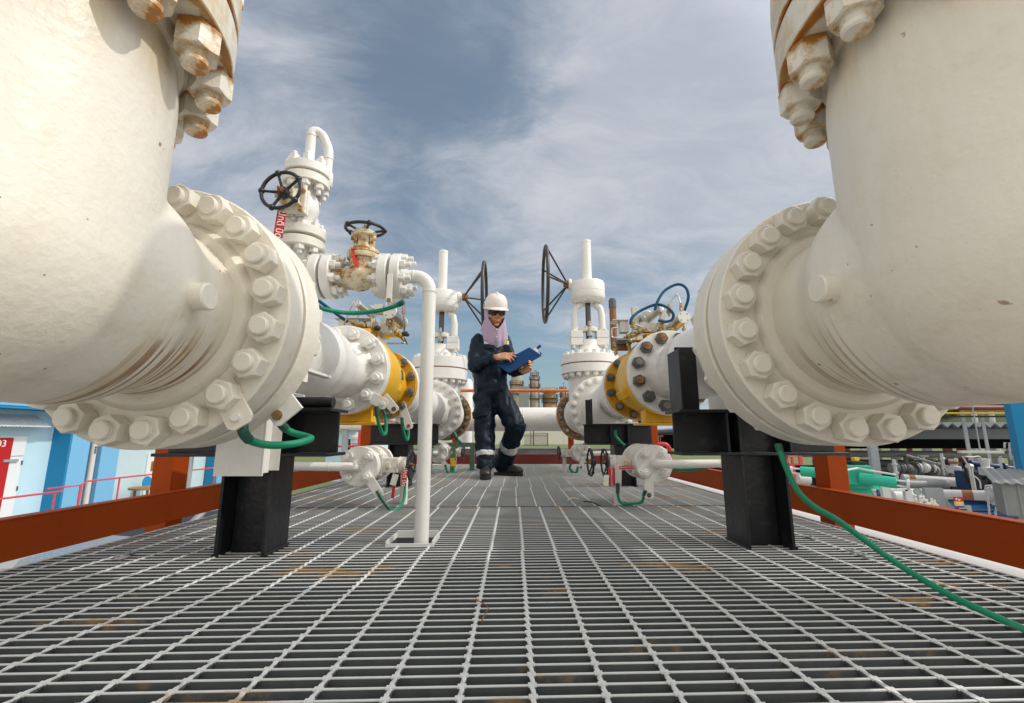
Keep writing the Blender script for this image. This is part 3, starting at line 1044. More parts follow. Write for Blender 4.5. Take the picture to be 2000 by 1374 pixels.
sl = spool(LX, 0.620, 0.995, BVL, -1, 'white', 'cream spool on the left with white painted nuts, carrying the branch stack', None)
sr = spool(RX, 0.626, 1.060, BVR, 1, 'nut', 'cream spool on the right with bare grey nuts on its far flange', ['nut', 'nut_worn', 'stud_rust', 'stud_rust'])
lug(sl, (BVL['X'] + 0.1746 * math.sin(R(135)), BVL['Y'] - 0.0005, BVL['Z'] + 0.1746 * math.cos(R(135))),
    (-0.612, BVL['Y'] - 0.0005, 0.498), 0.052, 0.007, 'white')
lug(sl, photo(566, 795, 1.155), photo(545, 812, 1.155), 0.05, 0.008, 'white', bolt='brass', br=0.010)

# ------------------------------------------------------------------ yellow ball valves
def ball_valve(bv, sx, L, label):
    X, Z = bv['X'], bv['Z']
    y0 = bv['Y'] + 0.0525
    t = thing('ball_valve', label, 'ball valve', (X, y0 + L / 2, Z - 0.25), 'yellow ball valves')
    m = frame((X, y0, Z), (0, 1, 0))
    mb = MB()
    mb.lathe([(0.05, 0), (0.211, 0), (0.214, 0.003), (0.214, 0.018), (0.2105, 0.022), (0.2105, 0.030), (0.2135, 0.034), (0.2135, 0.16), (0.210, 0.19), (0.205, 0.26), (0.188, 0.34),
              (0.172, 0.42), (0.163, 0.50), (0.158, L + 0.001), (0.05, L + 0.001)], m, 96)
    body = mb.build('body', 'yellow', t, sharp=35)
    mb = MB()
    mf = frame((X, y0 + L, Z), (0, 1, 0))
    mb.lathe(ring(0, 0.052, 0.1, 0.214, 0.003), mf, 96)
    mb.build('flange', 'ochre', t, sharp=30)
    nut_ring(t, (X, y0 + L, Z), (0, -1, 0), 0.1905, 12, PI / 12, 0.046, 0.030, 'nut_worn' if sx < 0 else 'nut', 0.028, 0.016, ['nut_worn', 'nut', 'nut'])
    # foot
    mb = MB()
    zf = 0.415
    mb.box(X - 0.11, X + 0.115, y0 + 0.06, y0 + 0.15, zf, Z - 0.16)
    mb.box(X - 0.14, X + 0.14, y0 + 0.04, y0 + 0.20, zf - 0.012, zf - 0.0005)
    mb.build('foot', 'yellow', t, bevel=0.004)
    # neck to the actuator
    mb = MB()
    mb.cyl((X, y0 + 0.17, Z + 0.14), (X, y0 + 0.17, Z + 0.214), 0.078, 40, ch=0.004)
    mb.box(X - 0.07, X + 0.07, y0 + 0.10, y0 + 0.24, Z + 0.2145, Z + 0.236)
    mb.build('neck', 'yellow', t, bevel=0.003)
    # name plate and cast letters on the inner flank
    xx = X - sx * 0.0
    for (deg, yy, what) in ((84, 0.30, 'plate'), (66, 0.27, 'W0'), (106, 0.25, '40SR')):
        a = R(deg)
        rr = 0.197 + (0.30 - yy) * 0.2
        nrm = Vector((-sx * math.sin(a), 0.12, math.cos(a))).normalized()
        p = Vector((X, y0 + yy, Z)) + nrm * rr
        mm = frame(p, nrm, (0, 1, 0))
        if what == 'plate':
            if sx < 0:
                q = MB()
                q.box(-0.028, 0.028, -0.026, 0.026, -0.004, 0.0035, mm)
                q.build('name_plate', 'greydark', t, bevel=0.001)
        elif sx < 0:
            q = text_mesh(what[0] if what == 'W0' else '///', 0.050, frame(p, nrm, (-0.25, 1, 0)), 0.006)
            q.build('cast_mark', 'yellow', t, smooth=False)
    if sx > 0:
        mb = MB()                       # bracket that sticks out on the inner flank
        a = R(118)
        p = Vector((X - math.sin(a) * 0.205, y0 + 0.16, Z + math.cos(a) * 0.205))
        mb.box(-0.055, 0.055, -0.03, 0.012, -0.03, 0.035, frame(p, (-math.sin(a), 0, math.cos(a)), (0, 1, 0)))
        mb.build('jacking_lug', 'yellow', t, bevel=0.003)
    else:
        mb = MB()
        mb.box(-0.022, 0.022, -0.022, 0.022, -0.003, 0.002, frame((X + 0.1165, y0 + 0.105, Z - 0.19), (1, 0, 0), (0, 0, 1)))
        mb.build('sticker', 'red', t)
        lug(t, (X + 0.1905 * math.sin(R(135)), y0 + L - 0.001, Z + 0.1905 * math.cos(R(135))), (X + 0.18, y0 + L - 0.001, Z - 0.255), 0.05, 0.006, 'white', bolt='stud_rust')
        lug(sl, (BVL['X'] + 0.195, y0 + 0.02, BVL['Z'] - 0.14), (BVL['X'] + 0.235, y0 + 0.02, BVL['Z'] - 0.185), 0.045, 0.006, 'white', bolt='stud_rust')
    return t


LB = 0.60
bl = ball_valve(BVL, -1, LB, 'yellow ball valve on the left with a black name plate and cast letters')
br = ball_valve(BVR, 1, 0.545, 'yellow ball valve on the right between flanges with dark grey nuts')

# ------------------------------------------------------------------ second spools
GL = dict(X=-0.79, Y=4.45, Z=0.592)
GR = dict(X=0.80, Y=4.17, Z=0.592)


def spool2(bv, L, g, sx, label):
    y0 = bv['Y'] + 0.0525 + L + 0.0525
    A = Vector((bv['X'], y0, bv['Z']))
    B = Vector((g['X'], g['Y'], g['Z']))
    t = thing('reducing_spool', label, 'pipe spool', (A.x, (A.y + B.y) / 2, A.z - 0.17), 'cream reducing pipe spools')
    mb = MB()
    mb.lathe(ring(0, 0.05, 0.05, 0.216, 0.003), frame(A, (0, 1, 0)), 96)
    mb.build('flange', 'white', t, sharp=30)
    ax = B - A
    D = ax.length
    mb = MB()
    mb.lathe([(0.150, 0.048), (0.135, 0.065), (0.122, 0.09), (0.118, 0.11), (0.132, 0.18), (0.152, 0.26), (0.160, 0.32), (0.160, D - 0.18), (0.162, D - 0.178), (0.162, D - 0.170), (0.160, D - 0.167),
              (0.160, D - 0.11), (0.176, D - 0.05), (0.190, D - 0.004), (0.05, D - 0.004)], frame(A, ax), 72)
    mb.build('pipe', 'white', t, sharp=40)
    mb = MB()
    mb.lathe([(0.1, -0.004), (0.194, -0.004), (0.200, 0.0005)] + ring(0, 0.062, 0.2, 0.292, 0.004)[1:] + [(0.1, 0.062)], frame(B, (0, 1, 0)), 112)
    mb.build('flange', 'white', t, sharp=30)
    nut_ring(t, B, (0, -1, 0), 0.258, 20, PI / 20, 0.046, 0.034, 'white', 0.030, 0.014)
    # pad and clamp band where it sits on the far beam
    mb = MB()
    yc = 3.36
    fr = (yc - A.y) / (B.y - A.y)
    zc = A.z + (B.z - A.z) * fr
    mb.lathe([(0.159, -0.10), (0.166, -0.10), (0.166, 0.10), (0.159, 0.10)], frame((A.x + (B.x - A.x) * fr, yc, zc), ax), 64)
    mb.build('pad', 'white', t)
    mb = MB()
    mb.box(A.x - 0.012, A.x + 0.012, yc - 0.10, yc + 0.10, 0.4345, zc - 0.15)
    mb.box(A.x - 0.08, A.x + 0.08, yc - 0.10, yc + 0.10, 0.4335, 0.4445)
    mb.build('pipe_shoe', 'white', t, bevel=0.002)
    return t


s2l = spool2(BVL, LB, GL, -1, 'cream spool between the yellow valve and the gate valve on the left')
s2r = spool2(BVR, 0.545, GR, 1, 'cream spool between the yellow valve and the gate valve on the right')


# ------------------------------------------------------------------ gate valves
def gate_valve(g, sx, zs, yb, wheel_r, wheel_x, label, hubx, phw, wheel_pos):
    """zs: heights of lower flange, joint, upper flange, gear bottom, gear top, stem cover top, wheel axis"""
    X, Y, Z = g['X'], g['Y'], g['Z']
    zl, zj, zu, zg0, zg1, zt, zw = zs
    t = thing('gate_valve', label, 'gate valve', (X, yb, Z - 0.29), 'white gate valves')
    y1 = yb + (yb - Y)                                   # far face
    mb = MB()
    mb.lathe([(0.1, 0), (0.25, 0)] + ring(0.0, 0.06, 0.25, 0.292, 0.004)[1:] + [(0.21, 0.06), (0.20, 0.10), (0.195, 0.16), (0.195, y1 - Y - 0.22), (0.20, y1 - Y - 0.16), (0.22, y1 - Y - 0.125)],
             frame((X, Y + 0.0625, Z), (0, 1, 0)), 96)
    body = mb.build('body', 'white', t, sharp=35)
    mb = MB()
    mb.cyl((X, yb, Z), (X, yb, zl + 0.002), 0.222, 72)
    mb.build('bonnet_barrel', 'white', t)
    # far flange, its near side rusted through with bare nuts
    mb = MB()
    mb.lathe(ring(0, 0.06, 0.1, 0.297, 0.004), frame((X, y1, Z), (0, 1, 0)), 96)
    mb.build('flange', 'rustring', t, sharp=30)
    nut_ring(t, (X, y1, Z), (0, -1, 0), 0.258, 20, PI / 20, 0.050, 0.036, 'nut_worn', 0.03, 0.016, ['nut_worn', 'nut', 'steel_pale'])
    for a, b in ((zl, zj - 0.003), (zj + 0.003, zu)):
        mb = MB()
        mb.lathe(ring(a, b, 0.05, 0.30, 0.004), frame((X, yb, 0), (0, 0, 1)), 96)
        bf = mb.build('bonnet_flange', 'white', t, sharp=30)
    mb = MB()
    mb.lathe([(0.2, zj - 0.0032), (0.2985, zj - 0.0032), (0.3005, zj - 0.005), (0.3005, zj + 0.007), (0.2985, zj + 0.0032), (0.2, zj + 0.0032)], frame((X, yb, 0), (0, 0, 1)), 96)
    mb.build('rust_seam', 'stud_rust', bf)
    nut_ring(t, (X, yb, zu), (0, 0, 1), 0.262, 20, 0.05, 0.048, 0.036, 'white', ref=(1, 0, 0))
    nut_ring(t, (X, yb, zl), (0, 0, -1), 0.262, 20, 0.05, 0.048, 0.034, 'white_rust', 0.026, 0.012, ref=(1, 0, 0))
    # yoke: domed base, two posts, gland
    mb = MB()
    d = zg0 - zu
    mb.lathe([(0.19, zu), (0.17, zu + 0.05 * d), (0.12, zu + 0.14 * d), (0.10, zu + 0.20 * d), (0.10, zu + 0.30 * d), (0, zu + 0.30 * d)], frame((X, yb, 0), (0, 0, 1)), 48)
    for s in (-1, 1):
        x = X + s * 0.135
        mb.box(x - 0.062, x + 0.062, yb - 0.075, yb + 0.075, zu + 0.20 * d, zu + 0.33 * d)
        mb.box(x - 0.062, x + 0.062, yb - 0.075, yb + 0.075, zu + 0.335 * d, zu + 0.46 * d)
        mb.tube([(x + s * 0.01, yb, zu + 0.46 * d), (x + s * 0.01, yb, zu + 0.75 * d), (x - s * 0.005, yb, zu + 0.9 * d), (x - s * 0.06, yb, zu + 0.985 * d)], 0.036, 16)
    mb.build('yoke', 'white', t, bevel=0.004)
    for s in (-1, 1):
        for q in (-1, 1):
            x, y = X + s * 0.165, yb + q * 0.055
            mb = MB()
            mb.hexnut(frame((x, y, zu + 0.461 * d), (0, 0, 1)), 0.032, 0.022, 2)
            mb.cyl((x, y, zu + 0.195 * d), (x, y, zu + 0.47 * d), 0.009, 8)
            mb.hexnut(frame((x, y, zu + 0.199 * d), (0, 0, -1)), 0.032, 0.03, 2)
            mb.build('yoke_bolt', 'white_rust', t)
    mb = MB()
    mb.lathe([(0, zu + 0.46 * d), (0.095, zu + 0.46 * d), (0.1, zu + 0.47 * d), (0.1, zu + 0.54 * d), (0.05, zu + 0.57 * d), (0, zu + 0.57 * d)], frame((X, yb, 0), (0, 0, 1)) @ Matrix.Diagonal((1, 0.6, 1, 1)), 32)
    for s in (-1, 1):
        mb.hexnut(frame((X + s * 0.0, yb - 0.055 * 1, zu + 0.55 * d), (0, 0, 1)), 0.038, 0.03, 2)
        mb.cyl((X, yb - 0.055, zu + 0.3 * d), (X, yb - 0.055, zu + 0.64 * d), 0.013, 12)
        mb.hexnut(frame((X, yb - 0.055, zu + 0.36 * d), (0, 0, 1)), 0.055, 0.05, 2)
    mb.build('gland', 'white_rust', t)
    mb = MB()
    mb.cyl((X, yb, zu + 0.29 * d), (X, yb, zg1 - 0.02), 0.028, 20)
    mb.build('stem', 'chrome', t)
    # bevel gear housing and stem cover
    mb = MB()
    h = zg1 - zg0
    mb.lathe([(0, zg0), (0.14, zg0), (0.15, zg0 + 0.01), (0.178, zg0 + 0.03), (0.184, zg0 + 0.04), (0.184, zg0 + 0.42 * h), (0.180, zg0 + 0.425 * h), (0.180, zg0 + 0.44 * h), (0.184, zg0 + 0.445 * h),
              (0.184, zg1 - 0.045), (0.178, zg1 - 0.03), (0.13, zg1 - 0.012), (0.075, zg1), (0, zg1)], frame((X, yb, 0), (0, 0, 1)), 64)
    bx = X - sx * 0.17
    mb.cyl((bx, yb, zw), (X - sx * 0.205, yb, zw), 0.062, 32, ch=0.005)
    mb.cyl((X - sx * 0.2055, yb, zw), (X - sx * 0.225, yb, zw), 0.040, 24)
    gh = mb.build('gear_housing', 'white', t, sharp=35)
    nut_ring(t, (X, yb, zg0 + 0.028), (0, 0, -1), 0.158, 10, 0.2, 0.024, 0.016, 'white_rust', ref=(1, 0, 0))
    mb = MB()
    mb.lathe([(0.06, zg1 - 0.001), (0.06, zg1 + 0.012), (0.0515, zg1 + 0.013), (0.0515, zt - 0.03), (0.0535, zt - 0.029), (0.0535, zt - 0.004), (0.05, zt), (0, zt)], frame((X, yb, 0), (0, 0, 1)), 40)
    mb.build('stem_cover', 'white', t, sharp=35)
    # handwheel: rim set off from the hub by slanting spokes
    mb = MB()
    wx = wheel_x
    mb.tube([(wx, yb + wheel_r * math.cos(2 * PI * i / 64), zw + wheel_r * math.sin(2 * PI * i / 64)) for i in range(64)], 0.0185, 14, closed=True)
    wheel = mb.build('handwheel', 'wheelgrey', t)
    for i in range(5):
        a = phw + 2 * PI * i / 5
        mb = MB()
        mb.cyl((hubx, yb + 0.03 * math.cos(a), zw + 0.03 * math.sin(a)), (wx, yb + wheel_r * math.cos(a), zw + wheel_r * math.sin(a)), 0.0095, 10)
        mb.build('spoke', 'blackiron', wheel)
    mb = MB()
    mb.cyl((hubx - sx * 0.03, yb, zw), (X - sx * 0.224, yb, zw), 0.026, 20)
    mb.cyl((hubx - sx * 0.022, yb, zw), (hubx + sx * 0.03, yb, zw), 0.044, 20, ch=0.006)
    mb.build('hub', 'stud_rust', wheel)
    return t


gl = gate_valve(GL, -1, (0.93, 1.048, 1.165, 1.70, 1.945, 2.415, 1.872), 4.95, 0.385, -0.318, 'white gate valve on the left, its handwheel partly behind the hard hat', -0.535, 0.2, 0)
gr = gate_valve(GR, 1, (0.975, 1.068, 1.162, 1.745, 1.995, 2.455, 1.955), 4.76, 0.405, 0.348, 'white gate valve on the right with its handwheel clear against the sky', 0.575, 0.75, 0)

# header pipe that joins both lines at the far end
t = thing('header_pipe', 'thick white header pipe crossing behind the worker between the two gate valves', 'pipe', (0, 6.2, 0.41))
mb = MB()
for X, g, y1 in ((GL['X'], GL, 5.45), (GR['X'], GR, 5.35)):
    pass
mb.cyl((-1.05, 6.2, 0.567), (1.05, 6.2, 0.567), 0.157, 56)
for x in (0.13, -0.42):
    mb.lathe([(0.156, -0.005), (0.1605, -0.003), (0.1605, 0.003), (0.156, 0.005)], frame((x, 6.2, 0.567), (1, 0, 0)), 56)
mb.build('pipe', 'white', t)
for X, y1 in ((GL['X'], 5.45), (GR['X'], 5.35)):
    mb = MB()
    mb.lathe(ring(0, 0.06, 0.05, 0.297, 0.004) , frame((X, y1 + 0.066, 0.592), (0, 1, 0)), 96)
    mb.lathe([(0.19, 0.06), (0.165, 0.12), (0.157, 0.16), (0.157, 6.2 - y1 - 0.066)], frame((X, y1 + 0.066, 0.592), (0, 1, -0.03)), 48)
    mb.build('branch', 'white', t, sharp=35)


# ------------------------------------------------------------------ black supports
def support(xc, yc, x0, x1, ztop, label, plates=(), roll=False, stiff=()):
    """H column through the grating with an I beam across its head"""
    t = thing('pipe_support', label, 'pipe support', (xc, yc, -0.3), 'black steel pipe supports')
    mb = MB()
    w = 0.074
    zb = ztop - 0.148
    mb.box(xc - w, xc - w + 0.010, yc - w, yc + w, -0.32, zb - 0.0005)
    mb.box(xc + w - 0.010, xc + w, yc - w, yc + w, -0.32, zb - 0.0005)
    mb.box(xc - w + 0.0105, xc + w - 0.0105, yc - 0.005, yc + 0.005, -0.32, zb - 0.0005)
    mb.build('column', 'black', t, bevel=0.0025)
    mb = MB()
    for s in (-1, 1):
        mb = MB()
        mb.tube([(xc + s * (w + 0.001), yc - w, 0.004), (xc + s * (w + 0.001), yc + w, 0.004)], 0.005, 8)
        mb.build('foot_weld', 'black', t, smooth=False)
    mb = MB()
    for s in (-1, 1):
        mb.tube([(xc + s * (w - 0.012), yc - w, zb - 0.002), (xc + s * (w - 0.012), yc + w, zb - 0.002)], 0.004, 8)
    mb.build('weld', 'black', t)
    mb = MB()
    mb.box(x0, x1, yc - w, yc + w, zb, zb + 0.010)
    mb.box(x0, x1, yc - w, yc + w, ztop - 0.010, ztop)
    mb.box(x0 + 0.0, x1 - 0.0, yc - 0.0045, yc + 0.0045, zb + 0.0105, ztop - 0.0105)
    for s in stiff:
        mb.box(s - 0.004, s + 0.004, yc - w + 0.003, yc + w - 0.003, zb + 0.0105, ztop - 0.0105)
    mb.build('beam', 'black', t, bevel=0.002)
    for (a, b, c, dd, z1) in plates:
        mb = MB()
        mb.box(a, b, c, dd, ztop + 0.0005, z1)
        mb.build('guide_plate', 'black', t, bevel=0.002)
    if roll:
        mb = MB()
        mb.cyl((x1 - 0.22, yc - 0.03, ztop + 0.0185), (x1 - 0.012, yc - 0.03, ztop + 0.0185), 0.018, 20)
        mb.build('stop_bar', 'black', t)
    return t


support(-0.803, 1.505, -1.10, -0.56, 0.434, 'black steel support of the left line nearest the camera, beside the white angle bracket', roll=True, stiff=(-0.72,))
support(0.806, 1.592, 0.545, 1.085, 0.434, 'black steel support of the right line nearest the camera, with two tall guide plates',
        plates=((0.560, 0.566, 1.535, 1.65, 0.640), (0.5665, 0.640, 1.588, 1.596, 0.655)), stiff=(0.70, 0.738, 0.90))
support(-0.80, 3.36, -1.02, -0.535, 0.434, 'black steel support of the left line behind the white pole')
support(0.79, 3.40, 0.515, 1.005, 0.434, 'black steel support of the right line below the grey nuts of the yellow valve',
        plates=((0.522, 0.560, 3.34, 3.346, 0.605), (0.5605, 0.572, 3.34, 3.44, 0.612), (0.90, 0.955, 3.34, 3.348, 0.56)), stiff=(0.70, 0.82))
# white angle bracket hung in front of the near left support
t = thing('angle_bracket', 'white painted angle bracket hanging in front of the near left black beam', 'bracket', (-0.85, 1.40, 0.23))
mb = MB()
mb.box(-0.879, -0.741, 1.392, 1.398, 0.232, 0.50)
mb.box(-0.7405, -0.735, 1.392, 1.398, 0.232, 0.50)
mb.build('front_plate', 'white', t, bevel=0.001)
mb = MB()
mb.box(-0.741, -0.735, 1.3985, 1.428, 0.240, 0.50)
mb.box(-0.741, -0.705, 1.4285, 1.4299, 0.246, 0.49)
mb.build('side_plate', 'white', t, bevel=0.001)


# ------------------------------------------------------------------ small bore branch on the left line
BY, BZ, SX_ = 1.605, 0.920, -0.783


def small_flange(mb, c, ax, t=0.034, R_=0.0825, n=64):
    mb.lathe(ring(0, t, 0.02, R_, 0.003), frame(c, ax), n)


def small_nuts(parent, c, ax, N=8, r=0.0635, af=0.030, h=0.018, mat='white', ph=None, ref=(0, 0, 1), e=0.014):
    nut_ring(parent, c, ax, r, N, PI / N if ph is None else ph, af, h, mat, 0.0175, e, None, ref)


t = thing('branch_tee', 'white branch tee rising from the left spool up to the stack valve', 'pipe tee', (SX_, BY, 0.77), 'small bore branch piping')
mb = MB()
mb.lathe([(0.062, -0.05), (0.055, 0.0), (0.045, 0.03), (0.040, 0.06), (0.040, 0.20), (0.046, 0.225), (0.052, 0.25)], frame((SX_, BY, 0.77), (0, 0, 1)), 40)
mb.lathe([(0.040, 0), (0.040, 0.045), (0.046, 0.058), (0.048, 0.065)], frame((SX_, BY, BZ), (1, 0, 0)), 40)
mb.build('tee', 'white', t, sharp=40)
mb = MB()
small_flange(mb, (SX_, BY, 1.019), (0, 0, 1))
mb.lathe([(0.02, 0.03), (0.05, 0.03), (0.05, 0.041), (0.02, 0.041)], frame((SX_, BY, 1.019), (0, 0, 1)), 40)
mb.build('flange', 'white_rust', t)
small_nuts(t, (SX_, BY, 1.019), (0, 0, -1), ref=(1, 0, 0))
mb = MB()
small_flange(mb, (-0.722, BY, BZ), (1, 0, 0))
mb.lathe([(0.02, 0.03), (0.05, 0.03), (0.05, 0.043), (0.02, 0.043)], frame((-0.722, BY, BZ), (1, 0, 0)), 40)
mb.build('flange', 'white', t)
small_nuts(t, (-0.722, BY, BZ), (-1, 0, 0))


def handwheel(parent, c, ax, R_, nsp, tube_r, mat='blackiron', ref=(0, 0, 1), bumps=True, ph=0.3):
    m = frame(c, ax, ref)
    mb = MB()
    mb.tube([m @ Vector((R_ * math.cos(2 * PI * i / 48), R_ * math.sin(2 * PI * i / 48), 0)) for i in range(48)], tube_r, 10, closed=True)
    if bumps:
        for i in range(nsp):
            a = ph + 2 * PI * i / nsp
            mb.ball(m @ Vector((R_ * math.cos(a), R_ * math.sin(a), 0)), tube_r * 1.75, 12)
    w = mb.build('handwheel', mat, parent)
    for i in range(nsp):
        a = ph + 2 * PI * i / nsp
        mb = MB()
        mb.tube([m @ Vector((q * R_ * math.cos(a), q * R_ * math.sin(a), -(1 - q) * R_ * 0.22)) for q in (0.2, 0.6, 0.98)], [tube_r * 0.95, tube_r * 0.75, tube_r * 0.8], 8)
        mb.build('spoke', mat, w)
    mb = MB()
    mb.cyl(m @ Vector((0, 0, -R_ * 0.40)), m @ Vector((0, 0, -R_ * 0.05)), R_ * 0.27, 20, ch=R_ * 0.04)
    mb.build('hub', mat, w)
    mb = MB()
    mb.hexnut(m @ Matrix.Translation((0, 0, -R_ * 0.049)), R_ * 0.26, R_ * 0.16, 3)
    mb.cyl(m @ Vector((0, 0, -R_ * 0.05)), m @ Vector((0, 0, R_ * 0.25)), R_ * 0.07, 10)
    mb.build('hub_nut', 'stud_rust', w)
    return w


t = thing('stack_valve', 'small white gate valve in the stack, black handwheel facing the camera', 'valve', (SX_, BY, 1.06), 'small bore branch piping')
mb = MB()
mb.lathe([(0.048, 0), (0.040, 0.02), (0.037, 0.05), (0.048, 0.07), (0.052, 0.10), (0.048, 0.135), (0.037, 0.155), (0.038, 0.18), (0.046, 0.205)], frame((SX_, BY, 1.085), (0, 0, 1)), 40)
mb.cyl((SX_, BY, 1.178), (SX_, BY - 0.062, 1.170), 0.040, 32)
mb.build('body', 'white', t, sharp=40)
mb = MB()
mb.box(-0.050, 0.050, -0.050, 0.050, 0.0, 0.016, frame((SX_, BY - 0.0625, 1.170), (0, -1, 0)))
mb.box(-0.048, 0.048, -0.048, 0.048, 0.0165, 0.032, frame((SX_, BY - 0.0625, 1.170), (0, -1, 0)))
mb.build('bonnet', 'white_rust', t, bevel=0.006)
nut_ring(t, (SX_, BY - 0.095, 1.170), (0, -1, 0), 0.052, 4, PI / 4, 0.020, 0.012, 'valve_rust', 0.011, 0.006)
mb = MB()
mb.cyl((SX_, BY - 0.0947, 1.167), (SX_, BY - 0.150, 1.163), 0.022, 24)
for s in (-1, 1):
    mb.box(SX_ + s * 0.026 - 0.006, SX_ + s * 0.026 + 0.006, BY - 0.155, BY - 0.0948, 1.150, 1.182)
mb.build('yoke', 'valve_rust', t, bevel=0.002)
handwheel(t, (SX_ + 0.003, 1.425, 1.161), (-0.10, -1, 0.10), 0.069, 5, 0.0062)
mb = MB()
small_flange(mb, (SX_, BY, 1.063), (0, 0, 1))
mb.build('flange', 'white_rust', t)
small_nuts(t, (SX_, BY, 1.0975), (0, 0, 1), ref=(1, 0, 0))
mb = MB()
small_flange(mb, (SX_, BY, 1.270), (0, 0, 1))
mb.lathe([(0.02, 0.03), (0.05, 0.03), (0.05, 0.042), (0.02, 0.042)], frame((SX_, BY, 1.270), (0, 0, 1)), 40)
mb.build('flange', 'white_rust', t)
small_nuts(t, (SX_, BY, 1.2695), (0, 0, -1), ref=(1, 0, 0), e=0.02)

t = thing('vent_bend', 'white U-bend vent pipe on the very top of the stack against the sky', 'vent pipe', (SX_, BY, 1.31), 'small bore branch piping')
mb = MB()
small_flange(mb, (SX_, BY, 1.3125), (0, 0, 1), 0.036)
mb.build('blind_flange', 'white', t)
small_nuts(t, (SX_, BY, 1.349), (0, 0, 1), ref=(1, 0, 0), af=0.032, h=0.022)
mb = MB()
p0 = Vector((SX_ + 0.002, BY, 0))
d = Vector((0.9, 0.45, 0)).normalized()
w = 0.064
pts = [p0 + Vector((0, 0, 1.345)), p0 + Vector((0, 0, 1.42)), p0 + Vector((0, 0, 1.495))]
pts += arc(p0 + d * 0.020 + Vector((0, 0, 1.495)), 0.020, PI, PI / 2, d, (0, 0, 1), 8)[1:]
pts += spline([p0 + d * 0.020 + Vector((0, 0, 1.515)), p0 + d * 0.040 + Vector((0, 0, 1.502)), p0 + d * 0.060 + Vector((0, 0, 1.462)), p0 + d * 0.066 + Vector((0, 0, 1.43)), p0 + d * 0.066 + Vector((0, 0, 1.40))], 6)[1:]
pts += [p0 + d * 0.066 + Vector((0, 0, 1.33))]
mb.tube(pts, 0.0185, 24)
for q in (p0 + Vector((0, 0, 1.490)), p0 + d * 0.066 + Vector((0, 0, 1.41))):
    mb.lathe([(0.018, -0.004), (0.0205, -0.002), (0.0205, 0.002), (0.018, 0.004)], frame(q, (0, 0, 1)), 24)
q = p0 + d * 0.066
mb.cyl((q.x, q.y, 1.292), (q.x, q.y, 1.352), 0.0235, 24, ch=0.003)
mb.build('bent_pipe', 'white', t, sharp=45)

t = thing('branch_valve', 'small rust stained globe valve on the level branch, flat black handwheel on top', 'valve', (-0.55, BY, BZ - 0.08), 'small bore branch piping')
mb = MB()
small_flange(mb, (-0.679, BY, BZ), (1, 0, 0))
mb.build('flange', 'white', t)
small_nuts(t, (-0.6445, BY, BZ), (1, 0, 0), e=0.018)
mb = MB()
small_flange(mb, (-0.478, BY, BZ), (1, 0, 0))
mb.build('flange', 'white', t)
small_nuts(t, (-0.4785, BY, BZ), (-1, 0, 0))
mb = MB()
mb.lathe([(0.045, 0), (0.036, 0.018), (0.034, 0.035), (0.046, 0.060), (0.052, 0.085), (0.046, 0.110), (0.034, 0.135), (0.036, 0.152), (0.045, 0.168)], frame((-0.6455, BY, BZ - 0.004), (1, 0, 0)), 48)
mb.cyl((-0.5505, BY, BZ), (-0.5505, BY, BZ + 0.062), 0.040, 40, r2=0.046)
mb.build('body', 'valve_rust', t, sharp=50)
mb = MB()
mb.lathe([(0, 0), (0.056, 0), (0.058, 0.003), (0.058, 0.016), (0.054, 0.019), (0.054, 0.021), (0.058, 0.023), (0.055, 0.036), (0.030, 0.044), (0.024, 0.060), (0.022, 0.085), (0.026, 0.088), (0.026, 0.10), (0, 0.10)], frame((-0.5505, BY, BZ + 0.0625), (0, 0, 1)), 40)
for s in (-1, 1):
    mb.box(-0.5505 + s * 0.030 - 0.006, -0.5505 + s * 0.030 + 0.006, BY - 0.012, BY + 0.012, BZ + 0.105, BZ + 0.166)
    mb.cyl((-0.5505 + s * 0.038, BY - 0.01, BZ + 0.138), (-0.5505 + s * 0.038, BY - 0.01, BZ + 0.165), 0.009, 10)
mb.cyl((-0.5505, BY, BZ + 0.155), (-0.5505, BY, BZ + 0.172), 0.040, 28)
mb.build('bonnet', 'valve_rust', t, sharp=35)
handwheel(t, (-0.5505, BY, BZ + 0.184), (0, -0.05, 1), 0.069, 5, 0.006, ref=(1, 0, 0), ph=0.2)


def hang_tag(name, label, corners, text=None, mat='red', size=0.02, lettermat='letters', group='tags wired to the valves', rows=1, wire=None):
    """thin enamelled plate: corners = (top centre, bottom centre), width, facing"""
    top, bot, w, face = corners
    top, bot = Vector(top), Vector(bot)
    dn = bot - top
    m = frame((top + bot) / 2, face, -dn)                 # local X up the plate, Y across
    L = dn.length
    o = MB()
    o.box(-L / 2, L / 2, -w / 2, w / 2, -0.0012, 0.0012, m)
    xs, ys, zs = zip(*o.v)
    t = thing(name, label, 'tag', (sum(xs) / 8, sum(ys) / 8, min(zs)), group)
    o.build('plate', mat, t, bevel=0.0008)
    if text:
        # lettering runs down the plate
        mt = m @ Matrix.Rotation(PI, 4, 'Z') @ Matrix.Translation((0, 0, 0.0014))
        q = text_mesh(text, size, mt, 0.0003)
        q.build('lettering', lettermat, t, smooth=False)
    if wire:
        q = MB()
        q.tube([top, (top + Vector(wire)) / 2 + Vector((0.004, 0, 0.003)), wire], 0.0011, 6)
        q.build('wire', 'rubber', t)
    return t


hang_tag('valve_tag', 'red tag with white Thai lettering hanging from the high handwheel of the stack valve', ((-0.772, 1.43, 1.085), (-0.776, 1.428, 0.992), 0.029, (0.35, -1, 0.05)), 'ปกติ ปิด', size=0.030, wire=(-0.768, 1.425, 1.097))
hang_tag('valve_tag', 'pale red tag seen edge-on leaning against the branch valve', (photo(703, 484, 1.55), photo(682, 524, 1.53), 0.03, (1, -0.25, 0.5)), None, 'red')
hang_tag('valve_tag', 'blank bare metal tag on the right side of the branch valve', (photo(749, 496, 1.58), photo(737, 516, 1.57), 0.026, (0.2, -1, 0.3)), None, 'steel_pale')

